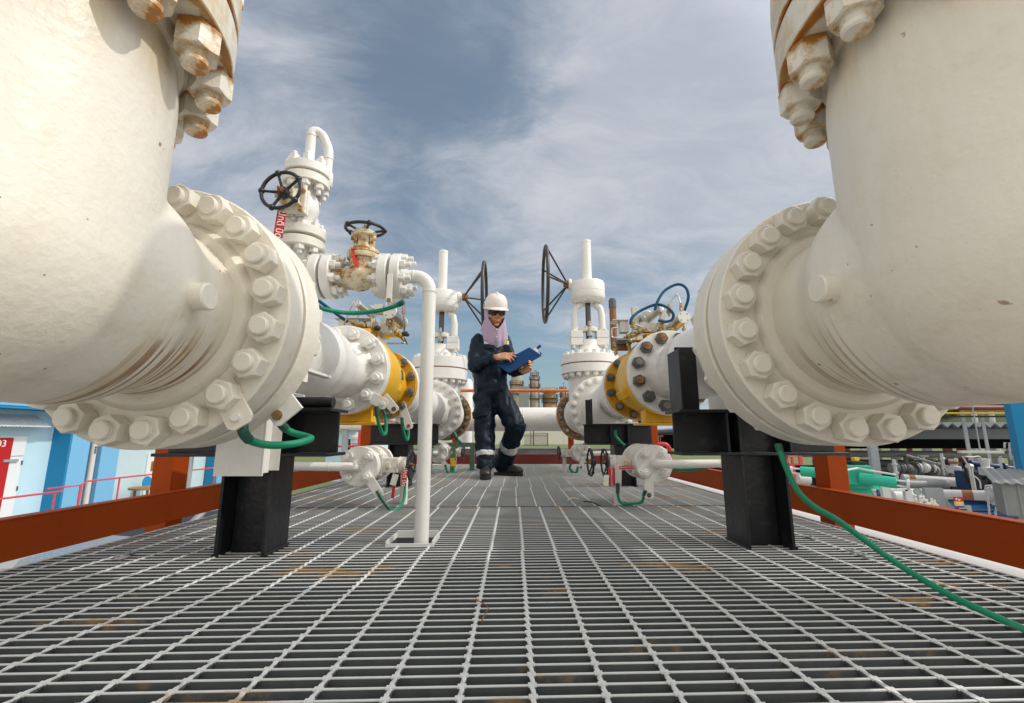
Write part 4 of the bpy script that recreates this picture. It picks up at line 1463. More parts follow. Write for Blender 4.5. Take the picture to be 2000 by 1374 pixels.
t = thing('drain_pole', 'tall white drain pole that stands in the grating hole and bends over to the branch', 'drain pipe', (-0.303, BY, 0))
mb = MB()
small_flange(mb, (-0.4335, BY, BZ), (1, 0, 0))
mb.lathe([(0.02, -0.010), (0.05, -0.010), (0.05, 0.01), (0.02, 0.01)], frame((-0.4335, BY, BZ), (1, 0, 0)), 40)
mb.build('flange', 'white', t)
small_nuts(t, (-0.399, BY, BZ), (1, 0, 0), e=0.02)
mb = MB()
px, r = -0.303, 0.055
pts = [(-0.40, BY, BZ), (-0.385, BY, BZ)] + [(px - r + r * math.sin(a), BY, BZ - r + r * math.cos(a)) for a in [PI / 2 * i / 12 for i in range(13)]] + [(px, BY, 0.6), (px, BY + 0.006, 0.3), (px - 0.001, BY + 0.01, -0.4)]
mb.tube(pts, [0.034, 0.0245] + [0.024] * (len(pts) - 2), 28)
mb.lathe([(0.022, -0.004), (0.0258, -0.002), (0.0258, 0.002), (0.022, 0.004)], frame((px, BY, BZ - r - 0.004), (0, 0, 1)), 28)
mb.lathe([(0.022, -0.004), (0.0258, -0.002), (0.0258, 0.002), (0.022, 0.004)], frame((px - r - 0.004, BY, BZ), (1, 0, 0)), 28)
mb.build('bent_pipe', 'white', t, sharp=50)
lug(t, (-0.425, BY - 0.082, BZ - 0.03), (-0.425, BY - 0.082, BZ - 0.115), 0.02, 0.004, 'white', bolt='brass', br=0.006)


# ------------------------------------------------------------------ low drain valves beside the walkway
def drain(c, R_, sx, label, far=False, leg=None, up=0.15, wheels=1, outlen=0.30):
    """blind flange facing the camera, valve with its handwheel toward the walkway, bent pipe to the outside"""
    c = Vector(c)
    t = thing('drain_valve', label, 'drain valve', (c.x, c.y + 0.15, c.z - R_), 'white drain valves low beside the walkway')
    k = R_ / 0.095
    Y = lambda v: c.y + v * k
    for a in ((0, 0.022), (0.026, 0.05), (0.155, 0.178), (0.182, 0.205), (0.285, 0.308)):
        mb = MB()
        mb.lathe(ring(a[0] * k, a[1] * k, 0.0, R_, 0.003), frame(c, (0, 1, 0)), 56)
        mb.build('flange', 'white', t)
    nut_ring(t, c, (0, -1, 0), R_ * 0.72, 4, PI / 4, 0.041 * k, 0.024 * k, 'white', 0.025 * k, 0.012 * k)
    nut_ring(t, c + Vector((0, 0.155 * k, 0)), (0, -1, 0), R_ * 0.72, 4, PI / 4, 0.041 * k, 0.024 * k, 'white', 0.025 * k, 0.012 * k)
    nut_ring(t, c + Vector((0, 0.05 * k, 0)), (0, 1, 0), R_ * 0.72, 4, PI / 4, 0.041 * k, 0.024 * k, 'white')
    mb = MB()
    mb.lathe([(0.055 * k, 0.05 * k), (0.048 * k, 0.07 * k), (0.056 * k, 0.10 * k), (0.048 * k, 0.135 * k), (0.055 * k, 0.155 * k)], frame(c, (0, 1, 0)), 40)
    mb.lathe([(0.05 * k, 0.205 * k), (0.042 * k, 0.225 * k), (0.042 * k, 0.27 * k), (0.05 * k, 0.285 * k), (0.05 * k, 0.308 * k)], frame(c, (0, 1, 0)), 40)
    mb.cyl(c + Vector((0, 0.10 * k, 0)), c + Vector((-sx * 0.078 * k, 0.10 * k, 0)), 0.042 * k, 28)
    mb.build('body', 'white', t, sharp=40)
    w = c + Vector((-sx * 0.079 * k, 0.10 * k, 0.0))
    mb = MB()
    m = frame(w, (-sx, 0, 0))
    mb.box(-0.052 * k, 0.052 * k, -0.045 * k, 0.045 * k, 0, 0.022 * k, m)
    mb.cyl(m @ Vector((0, 0, 0.0225 * k)), m @ Vector((0, 0, 0.052 * k)), 0.020 * k, 16)
    for s in (-1, 1):
        mb.box(-0.036 * k, 0.036 * k, s * 0.034 * k - 0.007 * k, s * 0.034 * k + 0.007 * k, 0.0225 * k, 0.098 * k, m)
    mb.cyl(m @ Vector((0, 0, 0.0985 * k)), m @ Vector((0, 0, 0.132 * k)), 0.040 * k, 24)
    mb.build('bonnet', 'white_rust', t, bevel=0.003)
    mb = MB()
    mb.box(-0.012 * k, 0.012 * k, -0.055 * k, 0.055 * k, 0.042 * k, 0.060 * k, m)
    mb.cyl(m @ Vector((0, 0, 0.0523 * k)), m @ Vector((0, 0, 0.098 * k)), 0.012 * k, 12)
    mb.hexnut(m @ Matrix.Translation((0.0, 0.0, 0.061 * k)), 0.034 * k, 0.018 * k, 2)
    mb.build('gland', 'valve_rust', t, bevel=0.001)
    for i in range(wheels):
        handwheel(t, m @ Vector((0, 0, (0.155 + 0.075 * i) * k)), (-sx, -0.08, 0), 0.068 * k, 5, 0.0052 * k, ph=0.4 + i)
    # outlet pipe: out of the blind flange, round to the outside, then up
    r = 0.0205 * k
    q = c + Vector((sx * 0.008, 0.004, 0.0))
    ro = 0.045 * k
    pts = [q, q + Vector((0, -0.010, 0))]
    pts += [q + Vector((sx * (ro - ro * math.cos(a)), -0.010 - ro * math.sin(a), 0)) for a in [PI / 2 * i / 8 for i in range(1, 9)]]
    e = pts[-1] + Vector((sx * outlen * k, 0, 0.004))
    pts += [e]
    ru = 0.055 * k
    pts += [e + Vector((sx * ru * math.sin(a), 0, ru - ru * math.cos(a))) for a in [PI / 2 * i / 8 for i in range(1, 9)]]
    pts += [pts[-1] + Vector((0, 0.0, up))]
    mb = MB()
    mb.tube(pts, r, 24)
    for f in (0.22, 0.86):
        p = pts[9] + (e - pts[9]) * f
        mb.lathe([(r * 0.95, -r * 0.2), (r * 1.07, -r * 0.1), (r * 1.07, r * 0.1), (r * 0.95, r * 0.2)], frame(p, (1, 0, 0)), 24)
    mb.lathe([(r * 1.5, -0.001), (r * 1.35, 0.006), (r * 1.05, 0.010), (r * 0.9, 0.010)], frame(q - Vector((0, 0.004, 0)), (0, -1, 0)), 28)
    mb.build('outlet_pipe', 'white', t, sharp=50)
    if leg is not None:
        mb = MB()
        mb.cyl((leg[0], leg[1], -0.1), (leg[0], leg[1], c.z - 0.02), 0.020 * k, 20)
        mb.build('leg', 'white', t)
    return t


DL = photo(700, 911, 2.30)
DR = photo(1278, 906, 2.36)
DL2 = photo(855, 885, 4.55)
DR2 = photo(1138, 886, 4.55)
d1 = drain(DL, 0.095, -1, 'white drain valve on the left with a red Thai tag, near the white pole', leg=(-0.575, 2.52))
d2 = drain(DR, 0.093, 1, 'white drain valve on the right with two black handwheels and red tags', leg=(0.545, 2.50), wheels=2)
d3 = drain(DL2, 0.095, -1, 'white drain valve on the left next to the green frame, carrying a yellow tag', leg=(DL2.x + 0.14, 4.72))
d4 = drain(DR2, 0.090, 1, 'farthest white drain valve on the right, just in front of the dark red toe board', leg=(DR2.x - 0.16, 4.70))
lug(d1, DL + Vector((0.048, -0.0008, -0.048)), DL + Vector((0.106, -0.0008, -0.125)), 0.045, 0.006, 'white', bolt='valve_rust')
lug(d2, DR + Vector((-0.030, -0.0008, -0.052)), DR + Vector((-0.036, -0.0008, -0.150)), 0.045, 0.006, 'white', bolt='nut')
lug(d2, DR + Vector((-0.17, 0.06, -0.03)), DR + Vector((-0.175, 0.06, -0.11)), 0.038, 0.006, 'white', bolt='nut')
lug(d3, DL2 + Vector((0.03, -0.0008, -0.05)), DL2 + Vector((0.08, -0.0008, -0.12)), 0.045, 0.006, 'white', bolt='valve_rust')
lug(d4, DR2 + Vector((0.0, -0.0008, -0.06)), DR2 + Vector((-0.02, -0.0008, -0.13)), 0.045, 0.006, 'white', bolt='nut')

hang_tag('valve_tag', 'red Thai tag hanging upright from the drain valve beside the white pole', (photo(792, 916, 2.30), photo(788, 949, 2.29), 0.024, (0.12, -1, 0.05)), 'ปกติ ปิด', size=0.026)
hang_tag('valve_tag', 'grey metal tag hanging crooked from the left drain valve', (photo(774, 927, 2.30), photo(766, 948, 2.28), 0.030, (-0.1, -1, 0.2)), None, 'steel_pale', wire=photo(769, 912, 2.33))
hang_tag('valve_tag', 'small red and yellow tag lowest under the left drain valve', (photo(769, 950, 2.33), photo(767, 974, 2.33), 0.015, (0.0, -1, 0.1)), None, 'red')
hang_tag('valve_tag', 'upright red tag reading normally close on the right drain valve', (photo(1194, 914, 2.36), photo(1195, 949, 2.35), 0.034, (-0.1, -1, 0.05)), 'NORMALLY CLOSE', size=0.0105)
hang_tag('valve_tag', 'level red tag reading normally close across the right drain valve', (photo(1209, 914, 2.36), photo(1240, 913, 2.35), 0.016, (0, -1, 0.1)), 'NORMALLY CLOSE', size=0.009)
hang_tag('valve_tag', 'cream card tag curling below the right handwheels', (photo(1186, 930, 2.36), photo(1182, 948, 2.33), 0.026, (-0.5, -1, 0.2)), None, 'cream')
hang_tag('valve_tag', 'bright yellow tag hanging from the far left drain valve', (photo(883, 895, 4.5), photo(886, 911, 4.49), 0.042, (0.1, -1, 0)), None, 'yellow')

# ------------------------------------------------------------------ green earthing cables
def cable(pts, label, r=0.0075, sleeves=(), n=12):
    c = spline(pts, n)
    z = min(c, key=lambda p: p.z)
    t = thing('earthing_cable', label, 'cable', (z.x, z.y, z.z - r), 'green earthing cables')
    mb = MB()
    mb.tube(c, r, 12)
    mb.build('sheath', 'green', t)
    for a, b in sleeves:
        k = [c[i] for i in range(len(c)) if a <= i / (len(c) - 1) <= b]
        mb = MB()
        mb.tube(k, r * 1.28, 12)
        mb.build('shrink_sleeve', 'green_dark', t)
    return t


P = photo
cable([P(474, 829, 1.02), P(476, 846, 1.02), P(492, 862, 1.05), P(530, 870, 1.09), P(575, 867, 1.13), P(606, 858, 1.18), P(598, 853, 1.22), P(570, 845, 1.22), P(553, 833, 1.20), P(547, 822, 1.19)],
      'green earthing cable looping below the near left flange, in front of the black beam', 0.0088, ((0, 0.2), (0.85, 1)))
cable([P(735, 794, 2.16), P(737, 815, 2.17), P(743, 838, 2.2), P(749, 849, 2.22), P(754, 842, 2.24), P(753, 815, 2.25), P(747, 798, 2.26)],
      'green earthing cable, narrow loop under the near flange of the left yellow valve', 0.0082, ((0, 0.16), (0.84, 1)))
cable([P(785, 816, 2.80), P(786, 830, 2.80), P(790, 848, 2.82), P(795, 860, 2.84), P(798, 850, 2.86), P(797, 828, 2.88), P(794, 816, 2.88)],
      'green earthing cable, narrow loop under the far flange of the left yellow valve', 0.0082, ((0, 0.2), (0.82, 1)))
cable([P(736, 959, 2.29), P(748, 978, 2.29), P(760, 993, 2.29), P(769, 998.5, 2.28), P(780, 992, 2.32), P(789, 975, 2.36), P(791, 950, 2.40), P(790, 925, 2.42)],
      'green earthing cable hanging in a V below the left drain valve', 0.0072, ((0, 0.3),))
cable([P(617, 599, 1.45), P(645, 607, 1.50), P(690, 612, 1.54), P(740, 607, 1.555), P(772, 598, 1.545), P(788, 590, 1.535)],
      'green earthing cable slung below the level branch, against the sky', 0.0075, ((0, 0.06), (0.86, 1)))
cable([P(1519, 868, 1.10), P(1528, 895, 1.09), P(1543, 930, 1.07), P(1560, 962, 1.05), P(1590, 990, 1.04), P(1635, 1016, 1.03), P(1690, 1056, 1.015), P(1760, 1106, 0.99), P(1850, 1160, 0.93), P(1940, 1203, 0.875), P(2040, 1246, 0.83), P(2150, 1290, 0.80)],
      'long thick green earthing cable running from the right flange down to the grating corner', 0.0062, ((0, 0.05),), 14)
cable([P(1202, 842, 3.3), P(1203, 852, 3.28), P(1210, 861, 3.27), P(1219, 870, 3.29)],
      'short green earthing cable in front of the far black beam on the right', 0.009)
cable([P(1207, 944, 2.40), P(1207, 968, 2.40), P(1214, 983, 2.39), P(1235, 984, 2.38), P(1253, 981, 2.37), P(1258, 966, 2.36), P(1261, 958, 2.355)],
      'green earthing cable, wide U below the right drain valve', 0.0072, ((0, 0.14), (0.8, 1)))
cable([P(1306, 916, 2.75), P(1340, 918, 2.7), P(1375, 914, 2.65), P(1404, 907, 2.6), P(1430, 900, 2.6)],
      'green earthing cable running level behind the near right column', 0.009)
cable([P(1116, 905, 4.55), P(1113, 915, 4.56), P(1121, 924, 4.56), P(1126, 922, 4.55), P(1129, 912, 4.55)],
      'small green earthing cable loop below the farthest drain valve on the right', 0.011)
cable([P(870, 908, 4.5), P(873, 920, 4.5), P(880, 926, 4.5), P(886, 920, 4.52), P(886, 908, 4.54)],
      'small green earthing cable loop below the drain valve with the yellow tag', 0.011)
cable([P(886, 845, 4.43), P(892, 857, 4.42), P(900, 866, 4.5)],
      'dark green earthing cable end at the left gate valve flange', 0.014, ((0, 0.5),))


# ------------------------------------------------------------------ valve actuators
def px_r(px, Y):
    return px * (Y * math.cos(TH) + 0.12) / F


def fitting(t, p, ax, r=0.007):
    mb = MB()
    p = Vector(p)
    ax = Vector(ax).normalized()
    mb.hexnut(frame(p, ax), r * 2.4, r * 1.6, 2)
    mb.hexnut(frame(p + ax * r * 2.2, ax), r * 2.0, r * 1.5, 2)
    mb.cyl(p - ax * r * 1.5, p + ax * r * 4.6, r * 0.62, 10)
    mb.build('fitting', 'brass', t, smooth=False)


def power_cylinder(t, a, b, r, cap=0.006, mat='steel'):
    a, b = Vector(a), Vector(b)
    ax = (b - a).normalized()
    mb = MB()
    mb.cyl(a, b, r, 36)
    o = mb.build('cylinder', mat, t)
    for p, q in ((a - ax * cap * 2, a - ax * 0.0003), (b + ax * 0.0003, b + ax * cap * 2)):
        mb = MB()
        mb.cyl(p, q, r * 1.12, 36, ch=0.001)
        mb.build('end_cap', 'steel_pale', o)
    mb = MB()
    m = frame(a - ax * cap * 2, -ax)
    for i in range(4):
        q = PI / 4 + i * PI / 2
        mb.cyl(m @ Vector((r * 0.82 * math.cos(q), r * 0.82 * math.sin(q), -0.002)), m @ Vector((r * 0.82 * math.cos(q), r * 0.82 * math.sin(q), 0.0012)), r * 0.11, 10)
    mb.build('cap_screw', 'rubber', o)
    return o


def pbox(t, name, mat, x0, y0, x1, y1, Y, D, bevel=0.002):
    """box whose front face fills the given photo rectangle at distance Y, D deep"""
    a, b = photo(x0, y1, Y), photo(x1, y0, Y)
    mb = MB()
    mb.box(a.x, b.x, Y, Y + D, a.z, b.z)
    return mb.build(name, mat, t, bevel=bevel)


def tubing(t, pts, r=0.004, mat='steel', name='tubing'):
    mb = MB()
    mb.tube(spline(pts, 8), r, 10)
    return mb.build(name, mat, t)


# left
YA = 2.42
t = thing('valve_actuator', 'stainless hydraulic actuator on the left yellow valve, below the slung green cable', 'valve actuator', (BVL['X'], YA, BVL['Z'] + 0.24), 'hydraulic valve actuators')
mb = MB()
mb.box(-0.90, -0.71, YA - 0.02, YA + 0.12, BVL['Z'] + 0.2365, BVL['Z'] + 0.248)
mb.build('base_plate', 'steel_pale', t, bevel=0.002)
pbox(t, 'cabinet', 'steel_pale', 660, 621.5, 726, 647, 2.44, 0.12)
pbox(t, 'cabinet_lid', 'steel', 652, 620.4, 726, 622, 2.425, 0.14, 0.0008)
mm = frame(P(714, 626.5, 2.4385), (0, -1, 0), (1, 0, 0))
text_mesh('mokv', 0.021, mm @ Matrix.Translation((0.006, 0, 0)), 0.0006).build('lettering', 'letters_black', t, smooth=False)
mb = MB()
mk = frame(P(705.5, 626.5, 2.4385), (0, -1, 0), (1, 0, 0))
for s in (-1, 1):
    mb.prism([(s * 0.009 - 0.003, -0.007), (s * 0.009 + 0.003, -0.009), (s * 0.009 + 0.003, 0.009), (s * 0.009 - 0.003, 0.007)], 0.0002, 0.0007, mk)
mb.box(-0.006, 0.006, -0.0025, 0.0025, 0.0002, 0.0006, mk)
mb.build('emblem', 'letters_blue', t, smooth=False)
power_cylinder(t, P(699.5, 595, 2.36), P(726, 616, 2.46), px_r(6.5, 2.4))
power_cylinder(t, P(763, 611, 2.36), P(783, 630, 2.50), px_r(12, 2.4))
mb = MB()
mb.cyl(P(720, 606, 2.48), P(724, 606, 2.50), px_r(9.5, 2.5), 32)
mb.build('pivot_disc', 'steel_pale', t)
pbox(t, 'link_block', 'steel_pale', 729, 594, 747, 611, 2.45, 0.06)
pbox(t, 'bracket', 'steel', 750.5, 590.5, 756, 634, 2.46, 0.05)
pbox(t, 'bracket', 'steel', 692, 601, 698.5, 646, 2.46, 0.03)
pbox(t, 'bracket', 'steel_pale', 723, 622, 733, 652, 2.40, 0.02)
pbox(t, 'post', 'steel_pale', 741, 622, 758, 660, 2.47, 0.06)
tubing(t, [P(696, 593, 2.37), P(690, 591, 2.36), P(684, 604, 2.36), P(674, 630, 2.38), P(672, 636, 2.40)])
tubing(t, [P(768, 576, 2.30), P(768.5, 600, 2.34), P(769, 640, 2.40)], 0.0042)
tubing(t, [P(789, 589, 1.9), P(788, 618, 2.2), P(790, 640, 2.33), P(788, 650, 2.38)], 0.0042)
tubing(t, [P(757, 671, 2.40), P(778, 671.5, 2.38), P(789, 670, 2.38), P(786, 664, 2.40), P(776, 655, 2.42)], 0.004, 'brass')
tubing(t, [P(640, 641, 2.40), P(648, 640, 2.40), P(660, 643, 2.40), P(672, 640, 2.42)], 0.004)
for i, (x, y, ax) in enumerate([(687, 629, (1, 0, -0.5)), (692, 634, (1, -0.3, -0.3)), (699, 637, (1, 0, 0)), (706, 638, (0.7, -1, 0)), (713, 637, (0, -0.4, 1)), (719, 640, (1, 0, -0.2)), (730, 645, (0, 0, 1)),
                                (757, 633, (0, 0, 1)), (762, 641, (0.3, 0, 1)), (768, 644, (1, 0, -0.6)), (776, 650, (1, 0, -0.7)), (784, 655, (0.6, 0, -1)), (769, 600, (0, 0, 1)), (788, 612, (0, 0, 1))]):
    fitting(t, P(x, y, 2.39 + 0.01 * (i % 3)), ax, 0.0085 if i % 3 else 0.010)
pbox(t, 'manifold', 'brass', 751, 650, 775, 656, 2.40, 0.05, 0.003)
pbox(t, 'manifold', 'steel', 694, 634, 712, 640, 2.41, 0.04, 0.003)
mb = MB()
mb.ball(P(737, 641.5, 2.36), px_r(6, 2.4), 20)
mb.build('knob', 'rubber', t)
mb = MB()
mb.tube([P(787, 653, 2.36), P(793, 652, 2.35), P(798, 656, 2.35)], [0.012, 0.015, 0.008], 8)
mb.tube(spline([P(789, 660, 2.36), P(793, 667, 2.36), P(795, 673, 2.36)], 4), 0.0035, 6)
mb.build('lever', 'rubber', t)
mb = MB()
mb.tube(spline([P(600, 575, 2.2), P(620, 586, 2.25), P(640, 601, 2.30), P(662, 617, 2.36), P(679, 629, 2.40)], 8), 0.0085, 12)
mb.build('hose', 'bluehose', t)

# right
YA = 2.46
t = thing('valve_actuator', 'stainless hydraulic actuator on the right yellow valve with two looping blue hoses', 'valve actuator', (BVR['X'], YA, BVR['Z'] + 0.24), 'hydraulic valve actuators')
mb = MB()
mb.box(0.70, 0.90, YA - 0.0, YA + 0.12, BVR['Z'] + 0.2365, BVR['Z'] + 0.248)
mb.build('base_plate', 'steel_pale', t, bevel=0.002)
pbox(t, 'cabinet', 'steel_pale', 1252, 630.5, 1301, 655, 2.46, 0.10)
pbox(t, 'junction_box', 'steel_pale', 1212, 624.5, 1227.5, 649, 2.42, 0.05)
pbox(t, 'junction_lid', 'steel', 1197, 623.5, 1228, 626, 2.41, 0.09, 0.001)
pbox(t, 'bracket', 'steel', 1237, 599, 1246.5, 643, 2.50, 0.03)
pbox(t, 'bracket', 'steel', 1292, 604, 1299, 640, 2.52, 0.03)
pbox(t, 'motor', 'greydark', 1206, 663, 1234, 672.5, 2.44, 0.08, 0.004)
pbox(t, 'motor_base', 'stud_rust', 1206, 673.5, 1232, 682, 2.45, 0.06, 0.002)
pbox(t, 'valve_block', 'steel', 1236, 646, 1255, 664, 2.42, 0.06)
power_cylinder(t, P(1288.5, 604.5, 2.38), P(1268, 625, 2.50), px_r(6.6, 2.4))
power_cylinder(t, P(1262, 619, 2.50), P(1240, 628, 2.60), px_r(8.0, 2.5))
power_cylinder(t, P(1334.5, 621, 2.36), P(1312, 641, 2.52), px_r(11.0, 2.4))
mb = MB()
mb.cyl(P(1264, 618.5, 2.485), P(1262, 618.6, 2.498), px_r(11.5, 2.5), 36, ch=0.002)
mb.build('pivot_disc', 'steel_pale', t)
tubing(t, [P(1306, 612, 2.42), P(1306, 597, 2.42), P(1307.5, 591.5, 2.42), P(1318, 579, 2.42), P(1322, 575.7, 2.42), P(1325.5, 581, 2.42), P(1329, 594, 2.40), P(1331, 607, 2.38)], 0.0045)
tubing(t, [P(1239, 636, 2.40), P(1244, 635.5, 2.40), P(1262, 643, 2.40), P(1273, 649, 2.40)], 0.004)
tubing(t, [P(1294, 604, 2.40), P(1289, 622, 2.39), P(1280, 640, 2.39), P(1270, 649, 2.40)], 0.004)
tubing(t, [P(1206, 641, 2.40), P(1197, 641.5, 2.40), P(1195, 645, 2.40), P(1195.5, 656, 2.40), P(1199, 660, 2.40), P(1224, 661, 2.40)], 0.0045)
tubing(t, [P(1315, 641, 2.40), P(1318, 650, 2.40), P(1322, 655, 2.41)], 0.003)
for i, (x, y, ax) in enumerate([(1224, 658, (1, 0, 0.2)), (1231, 655, (1, 0, 0.3)), (1238, 652, (1, -0.2, 0.2)), (1247, 649, (1, 0, 0.4)), (1229, 668, (0, -1, 0)), (1226, 672, (0.3, 0, -1)), (1234, 665, (1, 0, 0)), (1276, 651, (0.3, 0, -0.5)),
                                (1285, 648, (1, 0, 0.8)), (1291, 641, (0.2, 0, 1)), (1304, 646, (1, 0, 0.2)), (1312, 643, (0.6, 0, 1)), (1307, 612, (0, 0, 1)), (1331, 606, (0, 0, 1)), (1336, 641, (0, 0, -1)), (1236, 640, (0, 0, 1)), (1199, 672, (0, -1, -1)), (1202, 681, (0, 0, -1))]):
    fitting(t, P(x, y, 2.38 + 0.012 * (i % 3)), ax, 0.0085 if i % 3 else 0.0105)
for pts, in (([(1231, 634), (1234, 622), (1250, 608), (1281, 595.5), (1303, 601), (1315, 614), (1312, 625), (1300, 629), (1287, 626.5)],), ([(1279, 606), (1284, 590), (1298, 568.5), (1322, 556), (1339, 562), (1344.5, 581), (1337, 607)],)):
    mb = MB()
    mb.tube(spline([P(x, y, 2.34 + 0.02 * (i % 4 > 1)) for i, (x, y) in enumerate(pts)], 10), px_r(2.7, 2.4), 14)
    mb.build('hose', 'bluehose', t)

# ------------------------------------------------------------------ small steelwork near the far end
t = thing('green_frame', 'low grey green steel frame on the grating left of the worker', 'steel frame', (-0.58, 4.75, 0))
mb = MB()
mb.box(-0.80, -0.40, 4.90, 4.95, 0.235, 0.28)
mb.box(-0.80, -0.76, 4.45, 4.8995, 0.235, 0.28)
mb.build('top_rail', 'green_steel', t, bevel=0.002)
for x, y in ((-0.78, 4.42), (-0.585, 4.62), (-0.425, 4.925)):
    mb = MB()
    mb.box(x - 0.024, x + 0.024, y - 0.024, y + 0.024, 0.006, 0.2345)
    mb.box(x - 0.05, x + 0.05, y - 0.05, y + 0.05, 0.0005, 0.0055)
    mb.build('leg', 'green_steel', t, bevel=0.002)
t = thing('fire_pipe', 'thin curved red fire water pipe beyond the right rail post', 'pipe', (P(1300, 900, 7.5).x, 7.5, -0.6))
mb = MB()
mb.tube(spline([P(1262, 867, 7.5), P(1290, 868, 7.5), P(1300, 869, 7.5), P(1306, 875, 7.5), P(1308, 884, 7.5), P(1308, 930, 7.5)], 8), 0.035, 14)
mb.build('pipe', 'red', t)
for x in (1275, 1290):
    mb = MB()
    p = P(x, 866, 7.5)
    mb.cyl(p, p + Vector((0, 0, 0.10)), 0.012, 8)
    mb.cyl(p + Vector((-0.05, 0, 0.10)), p + Vector((0.05, 0, 0.11)), 0.012, 8)
    mb.build('tap', 'darkred', t)
t = thing('rust_stack', 'slim brown rusted stack with a grey cap between the gate valve and the blue hoses', 'stack', (P(1198, 690, 8.5).x, 8.5, -2.3))
x = P(1198, 640, 8.5).x
z1, z0 = P(1198, 584, 8.5).z, P(1198, 602, 8.5).z
mb = MB()
mb.lathe([(0.068, -2.3), (0.064, z0)], frame((x, 8.5, 0), (0, 0, 1)), 24)
mb.build('pipe', 'stud_rust', t)
mb = MB()
mb.lathe([(0.071, z0), (0.072, z1 - 0.03), (0.055, z1 - 0.028), (0.053, z1), (0, z1)], frame((x, 8.5, 0), (0, 0, 1)), 24)
mb.build('cap', 'greydark', t, sharp=30)
t = thing('vent_pipe', 'white round topped vent pipe rising behind the left gate valve', 'vent pipe', (-0.635, 6.7, -2.3))
mb = MB()
mb.lathe([(0.085, -2.3), (0.085, 1.08), (0.078, 1.13), (0.05, 1.165), (0, 1.175)], frame((-0.67, 6.7, 0), (0, 0, 1)), 32)
mb.build('pipe', 'white', t)
for x in (0.745, -0.745):
    pass
mb = MB()
mb.cyl((1.80, -1.5, -0.26), (1.80, 14, -0.26), 0.16, 40)
solo('side_pipeline', mb, 'white', 'long white pipe running low outside the right toe plate', 'pipe')
mb = MB()
mb.cyl((-1.78, -1.5, -0.30), (-1.78, 14, -0.30), 0.10, 32)
solo('side_pipeline', mb, 'cream', 'cream pipe running low outside the left toe plate', 'pipe')

# ------------------------------------------------------------------ litter and fixings on the grating
for px, py in ((1668, 1079), (1690, 1088), (1585, 1052), (250, 1084), (236, 1093), (357, 1055), (1480, 1050)):
    c, s = math.cos(TH), math.sin(TH)
    u, v = (px - CX) / F, (py - CY) / F
    k = -H / (s - v * c)
    x, y = u * k, (c + v * s) * k
    mb = MB()
    mb.box(x - 0.012, x + 0.012, y - 0.020, y + 0.020, 0.0025, 0.0055)
    mb.cyl((x, y, 0.0055), (x, y, 0.011), 0.006, 8)
    mb.box(x - 0.004, x + 0.004, y - 0.003, y + 0.003, -0.03, 0.0025)
    solo('grating_clip', mb, 'galv', 'small bolted saddle clip holding down the grating near its edge', 'clip', 'saddle clips of the grating', bevel=0.001)
for i, (pts, lab) in enumerate((([(918, 1172), (935, 1176), (953, 1187), (948, 1200), (940, 1216)], 'dry brown twig lying across the grating in front of the white pole'),
                               ([(1140, 980), (1152, 981), (1163, 984), (1172, 989)], 'black bit of wire lying on the grating below the right drain valve'),
                               ([(1108, 978), (1117, 974), (1130, 975)], 'pale dry twig lying on the grating left of the black bit of wire'))):
    q = []
    for j, (px, py) in enumerate(pts):
        c, s = math.cos(TH), math.sin(TH)
        u, v = (px - CX) / F, (py - CY) / F
        k = -(H - 0.004) / (s - v * c)
        q.append((u * k, (c + v * s) * k, 0.004 + 0.002 * (j % 2)))
    mb = MB()
    mb.tube(spline(q, 5), 0.0013 if i == 0 else 0.003, 6)
    solo('twig' if i != 1 else 'wire_scrap', mb, ('wood', 'rubber', 'cream')[i] if i else 'stud_rust', lab, 'litter')

# ================================================================== SURROUNDINGS
M['b_pale'] = plain('pale blue render', (0.50, 0.69, 0.76), 0.8, vary=0.05, scale=2)
M['b_grey'] = plain('grey blue render', (0.52, 0.63, 0.65), 0.8, vary=0.05)
M['b_mid'] = plain('sky blue render', (0.17, 0.42, 0.63), 0.75, vary=0.05)
M['b_deep'] = plain('deep blue render', (0.008, 0.22, 0.44), 0.75, vary=0.06)
M['doorwhite'] = plain('white door', (0.74, 0.75, 0.74), 0.5, vary=0.03)
M['pvc'] = plain('pale pipe', (0.62, 0.60, 0.55), 0.5, vary=0.06)
M['concrete'] = plain('cream concrete panels', (0.62, 0.58, 0.50), 0.9, vary=0.1)
M['wood'] = plain('table board', (0.36, 0.20, 0.08), 0.6, vary=0.2)
M['tealcloth'] = plain('teal vinyl', (0.10, 0.42, 0.40), 0.6)
M['navy'] = plain('dark blue machine paint', (0.006, 0.030, 0.10), 0.4)
M['skid'] = plain('blue machine paint', (0.010, 0.075, 0.21), 0.4)
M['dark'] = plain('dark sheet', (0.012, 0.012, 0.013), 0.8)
M['sheet'] = plain('weathered roof sheet', (0.30, 0.31, 0.32), 0.6)
M['band'] = plain('brown pipe band', (0.33, 0.115, 0.03), 0.5)
M['fence'] = plain('wire', (0.16, 0.15, 0.14), 0.7)
M['white_p'] = plain('white plant paint', (0.62, 0.61, 0.585), 0.5, vary=0.15)
M['grey_p'] = plain('grey plant paint', (0.27, 0.27, 0.26), 0.5, vary=0.2)
M['tower'] = paint('weathered column cladding', (0.46, 0.41, 0.32), 0.7, 0.2, (0.2, 0.12, 0.06), 0.6, 0.35, 0.6, 0, 3)
M['tower_rust'] = paint('rusted column cladding', (0.42, 0.27, 0.14), 0.7, 0.25, (0.2, 0.09, 0.04), 0.7, 0.5, 0.5, 0, 3)
M['steelwork'] = plain('rusty platform steel', (0.12, 0.075, 0.06), 0.7)
M['glass'] = plain('dark glass', (0.02, 0.025, 0.03), 0.1)
M['carpaint'] = plain('grey car paint', (0.30, 0.31, 0.33), 0.25, metal=0.3)
M['yellow_s'] = plain('yellow paint', (0.75, 0.47, 0.01), 0.5)
